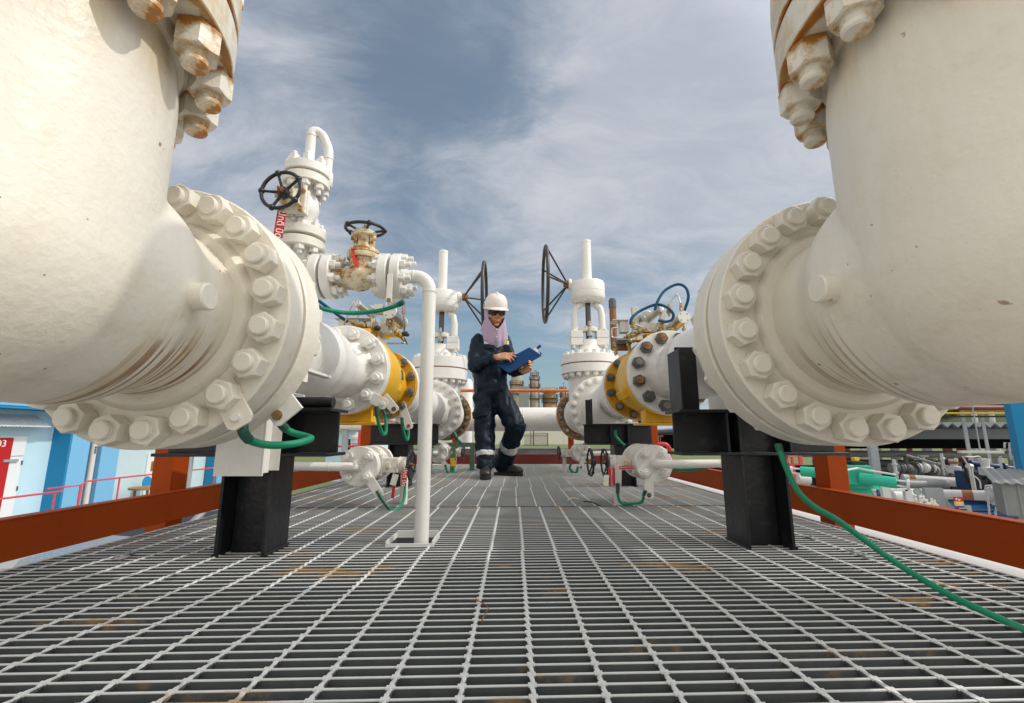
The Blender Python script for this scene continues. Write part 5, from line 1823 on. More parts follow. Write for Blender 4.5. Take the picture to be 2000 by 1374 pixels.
M['leaf'] = plain('hill trees', (0.055, 0.085, 0.022), 0.9, vary=0.4)
M['lamp_body'] = plain('cream lamp body', (0.68, 0.65, 0.50), 0.5)


def wall_y(px, X, py=930):
    """distance along the walkway where the ray of photo column px meets the plane x = X"""
    c, s = math.cos(TH), math.sin(TH)
    u, v = (px - CX) / F, (py - CY) / F
    return (c + v * s) * X / u


# ---------------------------------------- blue service building on the left
BXW = -14.0
t = thing('service_building', 'long pale and deep blue single storey building left of the walkway', 'building', (BXW - 3, 18, -2.3))
eave, top = 1.13, 2.6
mb = MB()
mb.box(BXW - 6, BXW, 9.0, 16.25, -2.3, eave)
mb.build('wall', 'b_pale', t)
mb = MB()
mb.box(BXW - 6, BXW - 0.05, 16.25, 30.0, -2.3, eave)
mb.build('wall', 'b_grey', t)
mb = MB()
mb.box(BXW - 6, BXW + 0.9, 8.8, 30.2, eave + 0.002, top)
mb.build('fascia', 'b_mid', t, bevel=0.01)
mb = MB()
mb.box(BXW + 0.002, BXW + 0.88, 8.9, 30.1, eave - 0.06, eave)
mb.build('soffit', 'b_deep', t)
for y0, y1, d_, m_ in ((14.25, 14.95, 0.55, 'b_deep'), (15.55, 16.25, 0.42, 'b_mid'), (21.6, 22.6, 0.5, 'b_deep'), (26.0, 26.8, 0.5, 'b_deep')):
    mb = MB()
    mb.box(BXW + 0.002, BXW + d_, y0, y1, -2.3, eave - 0.062)
    o = mb.build('pilaster', m_, t)
    if m_ == 'b_deep':
        mb = MB()
        mb.box(BXW + d_ + 0.002, BXW + d_ + 0.02, y0 + 0.05, y1 - 0.03, -2.3, eave - 0.064)
        mb.build('pilaster_face', 'b_mid', o)
for y in (15.08, 15.38):
    mb = MB()
    mb.cyl((BXW + 0.30, y, -2.3), (BXW + 0.30, y, eave - 0.062), 0.085, 16)
    o = mb.build('downpipe', 'pvc', t)
    mb = MB()
    for i, z in enumerate((0.18, 0.10, 0.02)):
        mb.box(-0.03, 0.03, -0.03, 0.03, 0, 0.003, frame((BXW + 0.385, y - 0.02, z - 0.5 * (y > 15.2) + 0.3), (1, 0, 0.0)))
    mb.build('stencil', 'letters_black', o)
# doors
def door(y0, y1, ztop, name='door', fan=None):
    mb = MB()
    mb.box(BXW - 0.02, BXW + 0.05, y0, y1, -2.25, ztop)
    o = mb.build(name, 'doorwhite', t, bevel=0.006)
    mb = MB()
    for z in (-1.9, -1.1, -0.4):
        mb.cyl((BXW + 0.06, y1 - 0.01, z - 0.06), (BXW + 0.06, y1 - 0.01, z + 0.06), 0.02, 8)
    mb.build('hinge', 'greydark', o)
    mb = MB()
    mb.box(BXW + 0.055, BXW + 0.10, y0 + 0.42, y0 + 0.8, ztop - 0.14, ztop - 0.07)
    mb.build('door_closer', 'grey', o)
    return o
yh = wall_y(44, BXW, 880)
dA = door(yh - 0.95, yh, -0.22)
mb = MB()
mb.box(BXW - 0.02, BXW + 0.045, yh - 0.95, yh + 0.03, -0.2, 0.34)
mb.build('transom_panel', 'doorwhite', t, bevel=0.006)
for y0, y1 in ((18.12, 19.20), (19.23, 20.35)):
    o = door(y0, y1, -0.32) if False else None
    mb = MB()
    mb.box(BXW - 0.07, BXW + 0.0, y0, y1, -2.25, -0.32)
    o = mb.build('door', 'doorwhite', t, bevel=0.006)
    mb = MB()
    yy = y1 - 0.24 if y0 < 19 else y0 + 0.10
    mb.box(BXW + 0.002, BXW + 0.012, yy, yy + 0.13, -1.22, -0.52)
    mb.build('pane', 'glass', o)
    if y0 < 19:
        mb = MB()
        mb.box(BXW + 0.002, BXW + 0.02, y0 + 0.2, y0 + 0.62, -0.98, -0.62)
        q = mb.build('notice', 'band', o)
    else:
        mb = MB()
        mb.box(BXW + 0.002, BXW + 0.05, y0 + 0.05, y0 + 0.22, -1.36, -1.32)
        mb.build('handle', 'greydark', o)
mb = MB()
yb_ = wall_y(17, BXW, 885)
mb.box(BXW + 0.052, BXW + 0.07, yb_ - 1.0, yb_, -1.8, 0.30)
o = mb.build('number_board', 'red', t)
text_mesh('203', 0.26, frame((BXW + 0.071, yb_ - 0.36, 0.14), (1, 0, 0), (0, 1, 0)), 0.004).build('number', 'letters', o, smooth=False)
# corrugated awning over the door
mb = MB()
n = 54
vs, fs = [], []
for i in range(n + 1):
    y = yh - 2.2 + 2.45 * i / n
    dz = 0.025 * (i % 2)
    vs += [(BXW + 0.01, y, 0.92 + dz), (BXW + 0.45, y, 0.62 + dz), (BXW + 0.45, y, 0.59 + dz), (BXW + 0.01, y, 0.89 + dz)]
for i in range(n):
    a = i * 4
    for k in range(4):
        fs.append((a + k, a + (k + 1) % 4, a + 4 + (k + 1) % 4, a + 4 + k))
mb.add(vs, fs)
mb.build('awning', 'doorwhite', t, smooth=False)

# red railing along the building's raised path
t = thing('path_railing', 'thin red pipe railing in front of the blue building', 'railing', (-12.5, 15, -2.3))
XR = -12.5
mb = MB()
y0, y1, y2 = wall_y(-80, XR, 990), wall_y(155, XR, 962), 27
zr = -1.16
mb.tube([(XR, y0, zr), (XR, wall_y(120, XR, 975), zr)], 0.026, 8)
mb.tube([(XR, wall_y(88, XR, 975), zr + 0.11), (XR, y1, zr + 0.11), (XR, y1 + 0.01, -2.2)], 0.026, 8)
mb.tube([(XR, y1 + 0.02, -2.2), (XR, y1 + 0.04, zr + 0.13), (XR, y1 + 0.2, zr + 0.2), (XR, y2, zr + 0.2)], 0.026, 8)
mb.build('top_rail', 'rail_red', t)
for px in (108, 230, 300, 415):
    y = wall_y(px, XR, 960)
    mb = MB()
    mb.cyl((XR, y, -2.28), (XR, y, zr + (0.0 if px < 130 else 0.2)), 0.024, 8)
    mb.build('rail_post', 'rail_red', t)
t = thing('round_table', 'round brown topped table standing by the blue building wall', 'table', (-12.9, 17.0, -2.3))
mb = MB()
mb.cyl((-12.95, 17.05, -1.50), (-12.95, 17.05, -1.44), 0.62, 32)
mb.build('tabletop', 'wood', t)
for a in range(4):
    mb = MB()
    x, y = -12.95 + 0.42 * math.cos(a * PI / 2 + 0.5), 17.05 + 0.42 * math.sin(a * PI / 2 + 0.5)
    mb.box(x - 0.03, x + 0.03, y - 0.03, y + 0.03, -2.3, -1.501)
    mb.build('leg', 'wood', t)
t = thing('garden_stool', 'teal backed chair tucked behind the round table', 'chair', (-13.5, 17.7, -2.3))
mb = MB()
mb.cyl((-13.4, 17.75, -1.86), (-13.4, 17.75, -1.82), 0.24, 20)
mb.build('seat', 'tealcloth', t)
mb = MB()
mb.lathe([(0, -0.02), (0.22, -0.02), (0.24, 0), (0.22, 0.02), (0, 0.02)], frame((-13.62, 17.75, -1.36), (1, 0, 0.1)) @ Matrix.Diagonal((1.0, 1.0, 1, 1)), 24)
mb.build('backrest', 'b_deep', t)
for a in range(4):
    mb = MB()
    x, y = -13.4 + 0.17 * math.cos(a * PI / 2 + 0.8), 17.75 + 0.17 * math.sin(a * PI / 2 + 0.8)
    mb.cyl((x, y, -2.3), (x, y, -1.861), 0.015, 8)
    mb.build('leg', 'chrome', t)

# parked car below the deck edge
def car(cx, cy, ang):
    t = thing('parked_car', 'grey car parked below the deck, only its roof and windscreen showing', 'car', (cx, cy, -2.3))
    m = Matrix.Translation((cx, cy, -2.3)) @ Matrix.Rotation(ang, 4, 'Z')
    side = [(-2.1, 0.35), (-2.15, 0.75), (-2.0, 0.95), (-1.25, 1.02), (-0.55, 1.46), (0.75, 1.48), (1.55, 1.08), (2.1, 0.98), (2.18, 0.6), (2.1, 0.32)]
    mb = MB()
    n = len(side)
    vs = []
    for w, k in ((-0.86, 1), (0.86, 1)):
        for x, z in side:
            vs.append((x, w * (0.82 if z > 1.2 else 1), z))
    fs = [tuple(range(n)), tuple(range(2 * n - 1, n - 1, -1))] + [(i, n + i, n + (i + 1) % n, (i + 1) % n) for i in range(n)]
    mb.add(vs, fs, m)
    mb.build('body', 'carpaint', t, bevel=0.05, segs=3)
    for a, b, nm in ((( -1.2, 1.035), (-0.60, 1.425), 'windscreen'), ((0.82, 1.45), (1.48, 1.13), 'rear_window')):
        mb = MB()
        d = Vector((b[0] - a[0], 0, b[1] - a[1]))
        up = Vector((-d.z, 0, d.x)).normalized() * 0.012
        mb.add([(a[0] + up.x, -0.74, a[1] + up.z), (a[0] + up.x, 0.74, a[1] + up.z), (b[0] + up.x, 0.66, b[1] + up.z), (b[0] + up.x, -0.66, b[1] + up.z)], [(0, 1, 2, 3)], m)
        mb.build(nm, 'glass', t, smooth=False)
    for s in (-1, 1):
        mb = MB()
        y0, y1 = s * 0.862, s * 0.722
        mb.add([(-1.0, y0, 1.06), (1.2, y0, 1.08), (0.7, y1, 1.42), (-0.5, y1, 1.42)], [(0, 1, 2, 3)], m)
        mb.build('side_window', 'glass', t, smooth=False)
        for x in (-1.35, 1.4):
            mb = MB()
            mb.cyl(m @ Vector((x, s * 0.70, 0.32)), m @ Vector((x, s * 0.88, 0.32)), 0.32, 24, ch=0.03)
            o = mb.build('wheel', 'rubber', t)
            mb = MB()
            mb.cyl(m @ Vector((x, s * 0.8805, 0.32)), m @ Vector((x, s * 0.89, 0.32)), 0.2, 20)
            mb.build('rim', 'steel', o)


car(-5.6, 8.6, R(75))
t = thing('cross_pipe', 'cream pipe crossing low behind the left supports', 'pipe', (-4.2, 9.5, -2.3))
mb = MB()
p = P(700, 831, 9.5)
mb.cyl((-8.0, 9.5, p.z), (-2.9, 9.5, p.z), 0.10, 24)
mb.build('pipe', 'cream', t)
for x in (-3.4, -6.5):
    mb = MB()
    mb.box(x - 0.05, x + 0.05, 9.45, 9.55, -2.3, p.z - 0.095)
    mb.build('support_leg', 'grey', t)
t = thing('white_vessel', 'white flanged vessel head with bolts seen behind the left drain valve', 'vessel', (P(698, 870, 12).x, 12, -2.3))
c = P(700, 858, 12)
mb = MB()
mb.lathe([(0.14, -2.3), (0.14, c.z - 0.12), (0.19, c.z - 0.10), (0.19, c.z - 0.03), (0.165, c.z - 0.028), (0.165, c.z - 0.012), (0.19, c.z - 0.01), (0.19, c.z + 0.06), (0.12, c.z + 0.09), (0.08, c.z + 0.16), (0, c.z + 0.18)], frame((c.x, 12, 0), (0, 0, 1)), 32)
mb.build('shell', 'white_p', t, sharp=30)
t = thing('rack_posts', 'red steel posts and rails of a low pipe rack behind the left drain valve', 'rack', (P(706, 870, 10.5).x, 10.5, -2.3))
for px in (705, 717):
    c = P(px, 850, 10.5)
    mb = MB()
    mb.box(c.x - 0.05, c.x + 0.05, 10.45, 10.55, -2.3, 0.9)
    mb.build('post', 'rail_red', t)
mb = MB()
mb.tube([P(655, 872, 10.5), P(728, 872, 10.5)], 0.025, 8)
mb.build('rail', 'rail_red', t)
t = thing('kiosk', 'small pale blue kiosk with a dark doorway far behind the left supports', 'building', (P(690, 860, 26).x, 27, -2.0))
a, b = P(640, 838, 25), P(735, 905, 25)
mb = MB()
mb.box(a.x, b.x, 25, 29, -2.3, a.z)
mb.build('wall', 'b_pale', t)
mb = MB()
mb.box(a.x - 0.3, b.x + 0.3, 24.6, 29.4, a.z + 0.002, a.z + 0.35)
mb.build('roof', 'b_mid', t)
c, e = P(679, 858, 25), P(684, 880, 25)
mb = MB()
mb.box(c.x, e.x, 24.97, 24.998, e.z - 1, c.z)
mb.build('doorway', 'dark', t)

# ---------------------------------------- open plant on the right
def pb(name, mat, x0, y0, x1, y1, Y, D, parent=None, bevel=0.004):
    a, b = P(x0, y1, Y), P(x1, y0, Y)
    mb = MB()
    mb.box(a.x, b.x, Y, Y + D, a.z, b.z)
    return mb, mat


def quick(name, mat, mb, label, cat, group=None, **kw):
    return solo(name, mb, mat, label, cat, group, **kw)


# open shed
t = thing('open_shed', 'dark open sided shed with a corrugated roof on the right', 'shed', (9, 15, -2.3))
YR = 11.0
a, b = P(1480, 829, YR), Vector((46, YR, P(2150, 829, YR).z))
n = 640
vs, fs = [], []
for i in range(n + 1):
    x = a.x + (b.x - a.x) * i / n
    dz = 0.045 * (1 if i % 4 in (1, 2) else -1) if i % 2 else 0.0
    dz = (0.0, 0.05, 0.0, -0.05)[i % 4]
    vs += [(x, YR, a.z + dz), (x, YR + 14, a.z + dz - 0.1), (x, YR + 14, a.z + dz - 0.13), (x, YR, a.z + dz - 0.03)]
for i in range(n):
    q = i * 4
    for k in range(4):
        fs.append((q + k, q + (k + 1) % 4, q + 4 + (k + 1) % 4, q + 4 + k))
mb = MB()
mb.add(vs, fs)
mb.build('roof', 'sheet', t, smooth=False)
z1, z0 = P(1900, 838, YR + .1).z, P(1900, 858, YR + .1).z
mb = MB()
mb.box(a.x, b.x, YR + 0.10, YR + 0.22, z0, z1)
mb.build('eave_beam', 'greydark', t)
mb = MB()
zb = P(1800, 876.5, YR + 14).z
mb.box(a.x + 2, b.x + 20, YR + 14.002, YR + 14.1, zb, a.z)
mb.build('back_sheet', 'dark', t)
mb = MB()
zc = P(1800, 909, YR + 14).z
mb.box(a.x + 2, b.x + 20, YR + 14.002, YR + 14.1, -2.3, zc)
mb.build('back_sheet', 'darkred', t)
for px0, px1, Y in ((1700, 1716, 10.5), (1889, 1897, 10.0), (1927, 1934, 10.2)):
    pa, pb_ = P(px0, 880, Y), P(px1, 880, Y)
    mb = MB()
    mb.box(pa.x, pb_.x, Y, Y + (0.10 if px0 < 1720 else 0.02), -2.3, a.z + 1.3)
    mb.build('column', 'grey', t, bevel=0.008)
mb = MB()
for i in range(36):
    x = a.x + 0.6 + i * 1.0
    mb.box(x, x + 0.05, YR + 0.3, YR + 13.9, a.z - 0.22, a.z - 0.12)
mb.build('purlin', 'greydark', t)
# posts beyond the shed: red and white uprights in the gap
random.seed(3)
x = P(1590, 890, 27).x
k = 0
while x < P(2050, 890, 27).x:
    w = random.choice((0.18, 0.26, 0.4))
    mt = random.choice(('darkred', 'darkred', 'white_p', 'grey_p', 'rail_red'))
    mb = MB()
    mb.box(x, x + w, 27, 27.2, -2.3, P(1800, 872, 27).z)
    solo('rack_post', mb, mt, {'darkred': 'dark red upright seen through the gap below the shed roof', 'white_p': 'white upright seen through the gap below the shed roof',
                                'grey_p': 'grey upright seen through the gap below the shed roof', 'rail_red': 'bright red upright seen through the gap below the shed roof'}[mt], 'post', 'uprights seen through the shed')
    x += w + random.uniform(0.3, 0.95)
    k += 1
# overhead pipes above the shed roof
for py, r, mt, nm in ((797, 0.05, 'darkred', 'dark red'), (807.5, 0.022, 'yellow_s', 'yellow'), (814, 0.018, 'dark', 'thin black')):
    q0, q1 = P(1780, py, 9.6), P(2120, py, 9.6)
    mb = MB()
    mb.cyl(q0, q1, r, 12)
    solo('overhead_pipe', mb, mt, '%s overhead pipe crossing just above the shed roof' % nm, 'pipe', 'overhead pipes above the shed')
pa, pb_ = P(1760, 770, 9.9), P(2120, 796, 9.9)
mb = MB()
mb.box(pa.x, pb_.x, 9.9, 10.0, pb_.z, pa.z)
solo('overhead_girder', mb, 'dark', 'black overhead girder above the coloured overhead pipes', 'girder')
for px in (1906, 1940):
    pa = P(px, 830, 30)
    mb = MB()
    mb.cyl((pa.x, 30, -2.3), (pa.x, 30, P(px, 805, 30).z), 0.14, 10)
    solo('white_pole', mb, 'white_p', 'white pole %s above the corrugated shed roof' % ('on the left' if px < 1920 else 'on the right'), 'pole', 'white poles beyond the shed')
pa, pb_ = P(1984, 850, 7.5), P(2060, 850, 7.5)
mb = MB()
mb.box(0, 0.7, 0, 0.5, P(1990, 925, 7.5).z, 2.2, Matrix.Translation((pa.x, 7.5, 0)) @ Matrix.Rotation(R(-38), 4, 'Z'))
solo('blue_column', mb, 'b_deep', 'light blue column at the right edge of the view', 'column', bevel=0.01)

# long grey pipe crossing inside the shed
q0, q1 = P(1560, 886.5, 12.5), P(2100, 889, 12.5)
mb = MB()
mb.cyl(q0, q1, 0.088, 24)
solo('shed_pipe', mb, 'grey_p', 'long grey pipe running level under the shed roof', 'pipe')
q0, q1 = P(1873, 883, 9.5), P(1958, 885, 9.3)
t = thing('strip_lamp', 'long cream strip lamp hanging in front of the grey shed columns', 'lamp', (q0 + q1) / 2)
mb = MB()
mb.box(-0.5, 0.5, -0.06, 0.06, -0.02, 0.03, frame((q0 + q1) / 2, (0, 0, 1), q1 - q0) @ Matrix.Scale((q1 - q0).length, 4, (1, 0, 0)))
mb.build('housing', 'lamp_body', t, bevel=0.006)
mb = MB()
mb.cyl((q0 + q1) / 2 + Vector((0, 0, 0.03)), Vector(((q0.x + q1.x) / 2, 9.4, 1.1)), 0.012, 8)
mb.build('hanger', 'grey', t)

# turquoise actuator
YT = 7.0
t = thing('turquoise_actuator', 'large turquoise valve actuator with long side cylinders beyond the right rail post', 'valve actuator', (P(1680, 975, YT).x, YT, -2.3))
a0 = P(1606, 929, YT + 0.15)
a1 = P(1705, 932, YT - 0.15)
ax = (a1 - a0)
L = ax.length
mm = frame(a0, (0, 0, 1), ax)
mb = MB()
mb.box(0, L, -0.22, 0.22, -0.10, 0.115, mm)
mb.box(L * 0.45, L * 0.95, -0.20, 0.20, 0.1155, 0.165, mm)
mb.build('housing', 'turquoise', t, bevel=0.012)
for i in range(7):
    mb = MB()
    mb.cyl(mm @ Vector((L * (0.06 + 0.145 * i), -0.17, 0.115)), mm @ Vector((L * (0.06 + 0.145 * i), -0.17, 0.140)), 0.018, 8)
    mb.build('lid_bolt', 'turquoise', t)
for (p0, p1, r, mt) in ((P(1563, 921, YT + 0.3), P(1606, 924, YT + 0.15), 0.075, 'turquoise'), (P(1678, 934, YT - 0.28), P(1752, 944, YT - 0.55), 0.075, 'turquoise')):
    mb = MB()
    mb.cyl(p0, p1, r, 28, ch=0.006)
    o = mb.build('side_cylinder', 'turquoise', t)
    d = (p1 - p0).normalized()
    mb = MB()
    q = p0 if p0.x < a0.x else p1
    s = -1 if p0.x < a0.x else 1
    for i in range(4):
        m = frame(q, d * s)
        an = PI / 4 + i * PI / 2
        mb.cyl(m @ Vector((0.05 * math.cos(an), 0.05 * math.sin(an), -0.01)), m @ Vector((0.05 * math.cos(an), 0.05 * math.sin(an), 0.10)), 0.012, 8)
    mb.cyl(q + d * s * 0.10, q + d * s * 0.13, 0.07, 20)
    mb.build('tie_rod', 'white_p', o)
c = P(1678, 945, YT)
mb = MB()
mb.cyl((c.x, YT, P(1678, 953, YT).z), (c.x, YT, P(1678, 942, YT).z), 0.225, 36)
mb.build('base_flange', 'turquoise', t, bevel=0.008)
mb = MB()
mb.cyl((c.x, YT, -2.3), (c.x, YT, P(1678, 953.2, YT).z), 0.14, 32)
mb.build('pedestal', 'turquoise', t)
pa, pb_ = P(1656, 909, YT), P(1681, 901, YT)
mb = MB()
mb.box(pa.x, pb_.x, YT - 0.1, YT + 0.1, pa.z, pb_.z)
mb.build('switch_box', 'dark', t, bevel=0.01)
pa, pb_ = P(1666, 900.5, YT), P(1674, 893.5, YT)
mb = MB()
mb.box(pa.x, pb_.x, YT - 0.04, YT + 0.04, pa.z, pb_.z)
mb.build('indicator', 'yellow_s', t, bevel=0.004)
mb = MB()
mb.tube(spline([P(1622, 955, YT - 0.35), P(1632, 935, YT - 0.35), P(1652, 920, YT - 0.35), P(1675, 915, YT - 0.3)], 8), 0.016, 8)
mb.tube(spline([P(1607, 913, YT - 0.3), P(1614, 925, YT - 0.3), P(1618, 943, YT - 0.3), P(1618, 958, YT - 0.3)], 8), 0.016, 8)
mb.tube(spline([P(1675, 915, YT - 0.3), P(1700, 920, YT - 0.4), P(1750, 928, YT - 0.5)], 8), 0.014, 8)
mb.build('impulse_tube', 'white_p', t)

# white piping and vessels round the blue skid
def hpipe(name, mat, px0, py0, Y0, px1, py1, Y1, r, label, band=None, group='pale pipes of the plant on the right', cat='pipe'):
    a, b = P(px0, py0, Y0), P(px1, py1, Y1)
    t = thing(name, label, cat, a, group)
    mb = MB()
    mb.cyl(a, b, r, 28, ch=r * 0.1)
    mb.build('pipe', mat, t)
    for f0, f1, mt in band or ():
        mb = MB()
        mb.cyl(a + (b - a) * f0, a + (b - a) * f1, r * 1.012, 28)
        mb.build('colour_band', mt, t)
    return t


hpipe('storage_vessel', 'white_p', 1735, 974, 9.5, 1835, 976, 9.5, 0.20, 'fat white horizontal vessel behind the pressure gauge', cat='vessel', group='pale vessels of the plant on the right')
hpipe('storage_vessel', 'grey_p', 1764, 948, 10.2, 1846, 950, 10.2, 0.135, 'grey capsule vessel above the fat white one', cat='vessel', group='pale vessels of the plant on the right')
t = hpipe('plant_pipe', 'white_p', 1842, 966, 8.6, 1944, 969, 8.2, 0.085, 'white pipe with one orange brown band ending in a bolted flange', band=((0.37, 0.58, 'band'),))
c = P(1945, 969, 8.2)
mb = MB()
mb.lathe(ring(0, 0.05, 0.02, 0.155, 0.004), frame(c, (0.93, -0.36, 0)), 40)
mb.lathe(ring(-0.06, -0.008, 0.02, 0.155, 0.004), frame(c, (0.93, -0.36, 0)), 40)
mb.build('flange', 'white_p', t)
nut_ring(t, c + Vector((0.93, -0.36, 0)).normalized() * -0.06, (-0.93, 0.36, 0), 0.128, 14, 0.1, 0.026, 0.02, 'white', ref=(0, 0, 1))
hpipe('plant_pipe', 'white_p', 1762, 935, 11.0, 1896, 944, 10.6, 0.10, 'white pipe with two brown bands higher in the plant', band=((0.09, 0.18, 'band'), (0.80, 0.87, 'band')))
for i, (px, py0, py1, Y) in enumerate(((1866, 897, 926, 10.0), (1928, 897, 930, 9.0))):
    a, b = P(px, py1, Y), P(px, py0, Y)
    t = thing('flanged_riser', 'white flanged riser with %s in the plant on the right' % ('a brown band' if i == 0 else 'a sloping neck'), 'pipe', (a.x, Y, a.z), 'pale pipes of the plant on the right')
    mb = MB()
    h = b.z - a.z
    r = 0.11
    mb.lathe([(r * .5, 0), (r * .5, h * 0.05), (r, h * 0.06), (r, h * .3), (r * .95, h * .31), (r * .95, h * .33), (r, h * .34), (r, h * .5), (r * 0.55, h * .55), (r * 0.75, h), (0, h)], frame((a.x, Y, a.z), (0, 0, 1)), 28)
    mb.build('body', 'white_p', t, sharp=30)
    if i == 0:
        mb = MB()
        mb.lathe([(r * 0.66, h * .68), (r * .73, h * .68), (r * .75, h * .85), (r * 0.66, h * .85)], frame((a.x, Y, a.z), (0, 0, 1)), 28)
        mb.build('colour_band', 'band', t)
t = thing('gauge_board', 'white instrument frame with a round pressure gauge in front of the fat vessel', 'instrument board', (P(1755, 985, 7.6).x, 7.6, -2.3))
for x0, y0, x1, y1 in ((1729, 951, 1738, 992), (1773, 957, 1781, 992), (1738.2, 957, 1772.8, 960), (1738.2, 978, 1772.8, 981)):
    a, b = P(x0, y1, 7.6), P(x1, y0, 7.6)
    mb = MB()
    mb.box(a.x, b.x, 7.6, 7.66, a.z, b.z)
    mb.build('frame_bar', 'white_p', t)
c = P(1792, 961, 7.6)
mb = MB()
mb.lathe([(0, -0.03), (0.050, -0.03), (0.054, 0.0), (0.054, 0.012), (0.046, 0.012), (0.046, 0.006), (0, 0.006)], frame(c, (-0.4, -1, 0.1)), 28)
mb.build('gauge', 'grey', t, sharp=30)
mb = MB()
mb.cyl(c - Vector((0, 0, 0.05)), c - Vector((0, 0, 0.16)), 0.010, 8)
mb.tube([P(1783, 970, 7.62), P(1806, 970.5, 7.62)], 0.008, 8)
mb.build('stem_pipe', 'steel', t)
for px, py in ((1786, 976), (1795, 981), (1804, 976), (1811, 984), (1820, 982), (1826, 985)):
    p = P(px, py, 7.7)
    mb = MB()
    mb.ball(p, 0.030, 10)
    mb.cyl(p, p + Vector((0, 0, 0.07)), 0.017, 8)
    mb.cyl(p + Vector((-0.05, 0, -0.015)), p + Vector((0.05, 0, -0.015)), 0.018, 8)
    mb.build('needle_valve', 'white_rust', t, smooth=False)
# steel brace
t = thing('steel_brace', 'grey triangular steel bracket leaning left of the red and yellow sign', 'bracket', (P(1835, 1000, 7.9).x, 7.9, -2.3))
mb = MB()
a = [P(x, y, 7.9) for x, y in ((1820, 955), (1833, 955), (1876, 1003), (1871, 1012), (1852, 1012), (1834, 985), (1834, 1003), (1820, 1000))]
mb.prism([(p.x, p.z) for p in a], 0, 0.12, Matrix(((1, 0, 0, 0), (0, 0, -1, 8.05), (0, 1, 0, 0), (0, 0, 0, 1))))
mb.build('web', 'grey', t)
mb = MB()
pa, pb_ = P(1818, 1075, 7.9), P(1834, 953, 7.9)
mb.box(pa.x, pb_.x, 7.83, 7.9, -2.3, pb_.z)
mb.build('post', 'grey', t)
# sign and extinguisher
t = thing('warning_sign', 'small red and yellow warning sign on a post above the extinguisher', 'sign', (P(1872, 1000, 7.5).x, 7.5, -2.3))
pa, pb_ = P(1865, 988, 7.5), P(1880.5, 971, 7.5)
mb = MB()
zm = (pa.z * 0.52 + pb_.z * 0.48)
mb.box(pa.x, pb_.x, 7.5, 7.508, zm, pb_.z)
mb.build('upper_plate', 'red', t)
mb = MB()
mb.box(pa.x, pb_.x, 7.5, 7.508, pa.z, zm - 0.001)
mb.build('lower_plate', 'yellow_s', t)
mb = MB()
w = pb_.x - pa.x
zc = (zm + pb_.z) / 2
mb.box(pa.x + w * .25, pa.x + w * .75, 7.497, 7.4995, zc - 0.003, zc + 0.003)
mb.box(pa.x + w * .45, pa.x + w * .62, 7.497, 7.4995, zc - 0.02, zc - 0.006)
mb.box(pa.x + w * .2, pa.x + w * .32, 7.497, 7.4995, zc - 0.012, zc + 0.02)
for i in range(3):
    mb.box(pa.x + w * .12, pa.x + w * .88, 7.497, 7.4995, zm - 0.018 - i * 0.022, zm - 0.012 - i * 0.022)
mb.build('lettering', 'letters', t, smooth=False)
mb = MB()
mb.cyl((P(1874, 990, 7.5).x, 7.53, -2.3), (P(1874, 990, 7.5).x, 7.53, pb_.z - 0.01), 0.012, 8)
mb.build('post', 'red', t)
c = P(1881, 1010, 7.45)
t = thing('fire_extinguisher', 'red fire extinguisher cylinder below the red and yellow sign', 'extinguisher', (c.x, 7.45, c.z - 0.4))
mb = MB()
mb.lathe([(0, -0.4), (0.07, -0.4), (0.075, -0.38), (0.075, 0.02), (0.06, 0.06), (0.025, 0.085), (0.025, 0.10), (0, 0.10)], frame(c, (0, 0, 1)), 24)
mb.build('cylinder', 'red', t)
mb = MB()
mb.box(c.x - 0.02, c.x + 0.07, 7.44, 7.46, c.z + 0.1005, c.z + 0.115)
mb.tube(spline([c + Vector((-0.02, 0, 0.108)), c + Vector((-0.10, 0, 0.09)), c + Vector((-0.12, 0, 0.0)), c + Vector((-0.09, 0, -0.1))], 6), 0.009, 8)
mb.build('handle', 'rubber', t)
# blue compressor skid
t = thing('compressor_skid', 'dark blue compressor skid with ribbed base at the right edge', 'compressor', (P(1960, 1000, 8.8).x, 8.8, -2.3))
pa, pb_ = P(1882, 1040, 8.6), P(2100, 992, 8.6)
for i in range(7):
    z = pa.z + (pb_.z - pa.z) * i / 7
    mb = MB()
    mb.box(pa.x, pb_.x, 8.6 - 0.02 * (i % 2), 9.6, z, z + (pb_.z - pa.z) / 7 - 0.012)
    mb.build('base_rib', 'skid', t)
pa, pb_ = P(1952, 990, 8.9), P(2100, 925, 8.9)
mb = MB()
mb.box(pa.x, pb_.x, 8.9, 9.7, pa.z, pb_.z)
mb.build('engine_block', 'navy', t, bevel=0.02)
c = P(1962, 969, 8.5)
mb = MB()
mb.cyl(c, c + Vector((0.25, 0.12, 0)), 0.165, 28)
mb.build('cylinder_head', 'navy', t)
for (x, y, r) in ((1890, 928, .05), (1898, 940, .06), (1908, 935, .05), (1915, 945, .07), (1925, 938, .05), (1935, 948, .06), (1945, 935, .045), (1905, 952, .06), (1922, 957, .05), (1955, 932, .05), (1962, 945, .07)):
    p = P(x, y, 9.0)
    mb = MB()
    mb.box(p.x - r, p.x + r, 9.0 - r, 9.0 + r, p.z - r, p.z + r)
    mb.cyl(p, p + Vector((random.uniform(-.1, .1), 0, 0.16)), r * 0.45, 8)
    mb.build('valve_gear', 'dark', t, smooth=False)
mb = MB()
mb.cyl(P(1894, 912, 8.7), P(1904, 960, 8.7), 0.035, 14)
mb.cyl(P(1890, 910, 8.7), P(1897, 912, 8.7), 0.05, 14)
mb.build('filter', 'steel', t)
mb = MB()
for pts in ([(1880, 892), (1886, 902), (1893, 915), (1896, 930)], [(1885, 892), (1900, 893), (1912, 892), (1919, 900)], [(1903, 930), (1913, 940), (1916, 955)], [(1960, 920), (1972, 930), (1985, 925), (1990, 905)]):
    mb.tube(spline([P(x, y, 8.55) for x, y in pts], 6), 0.011, 8)
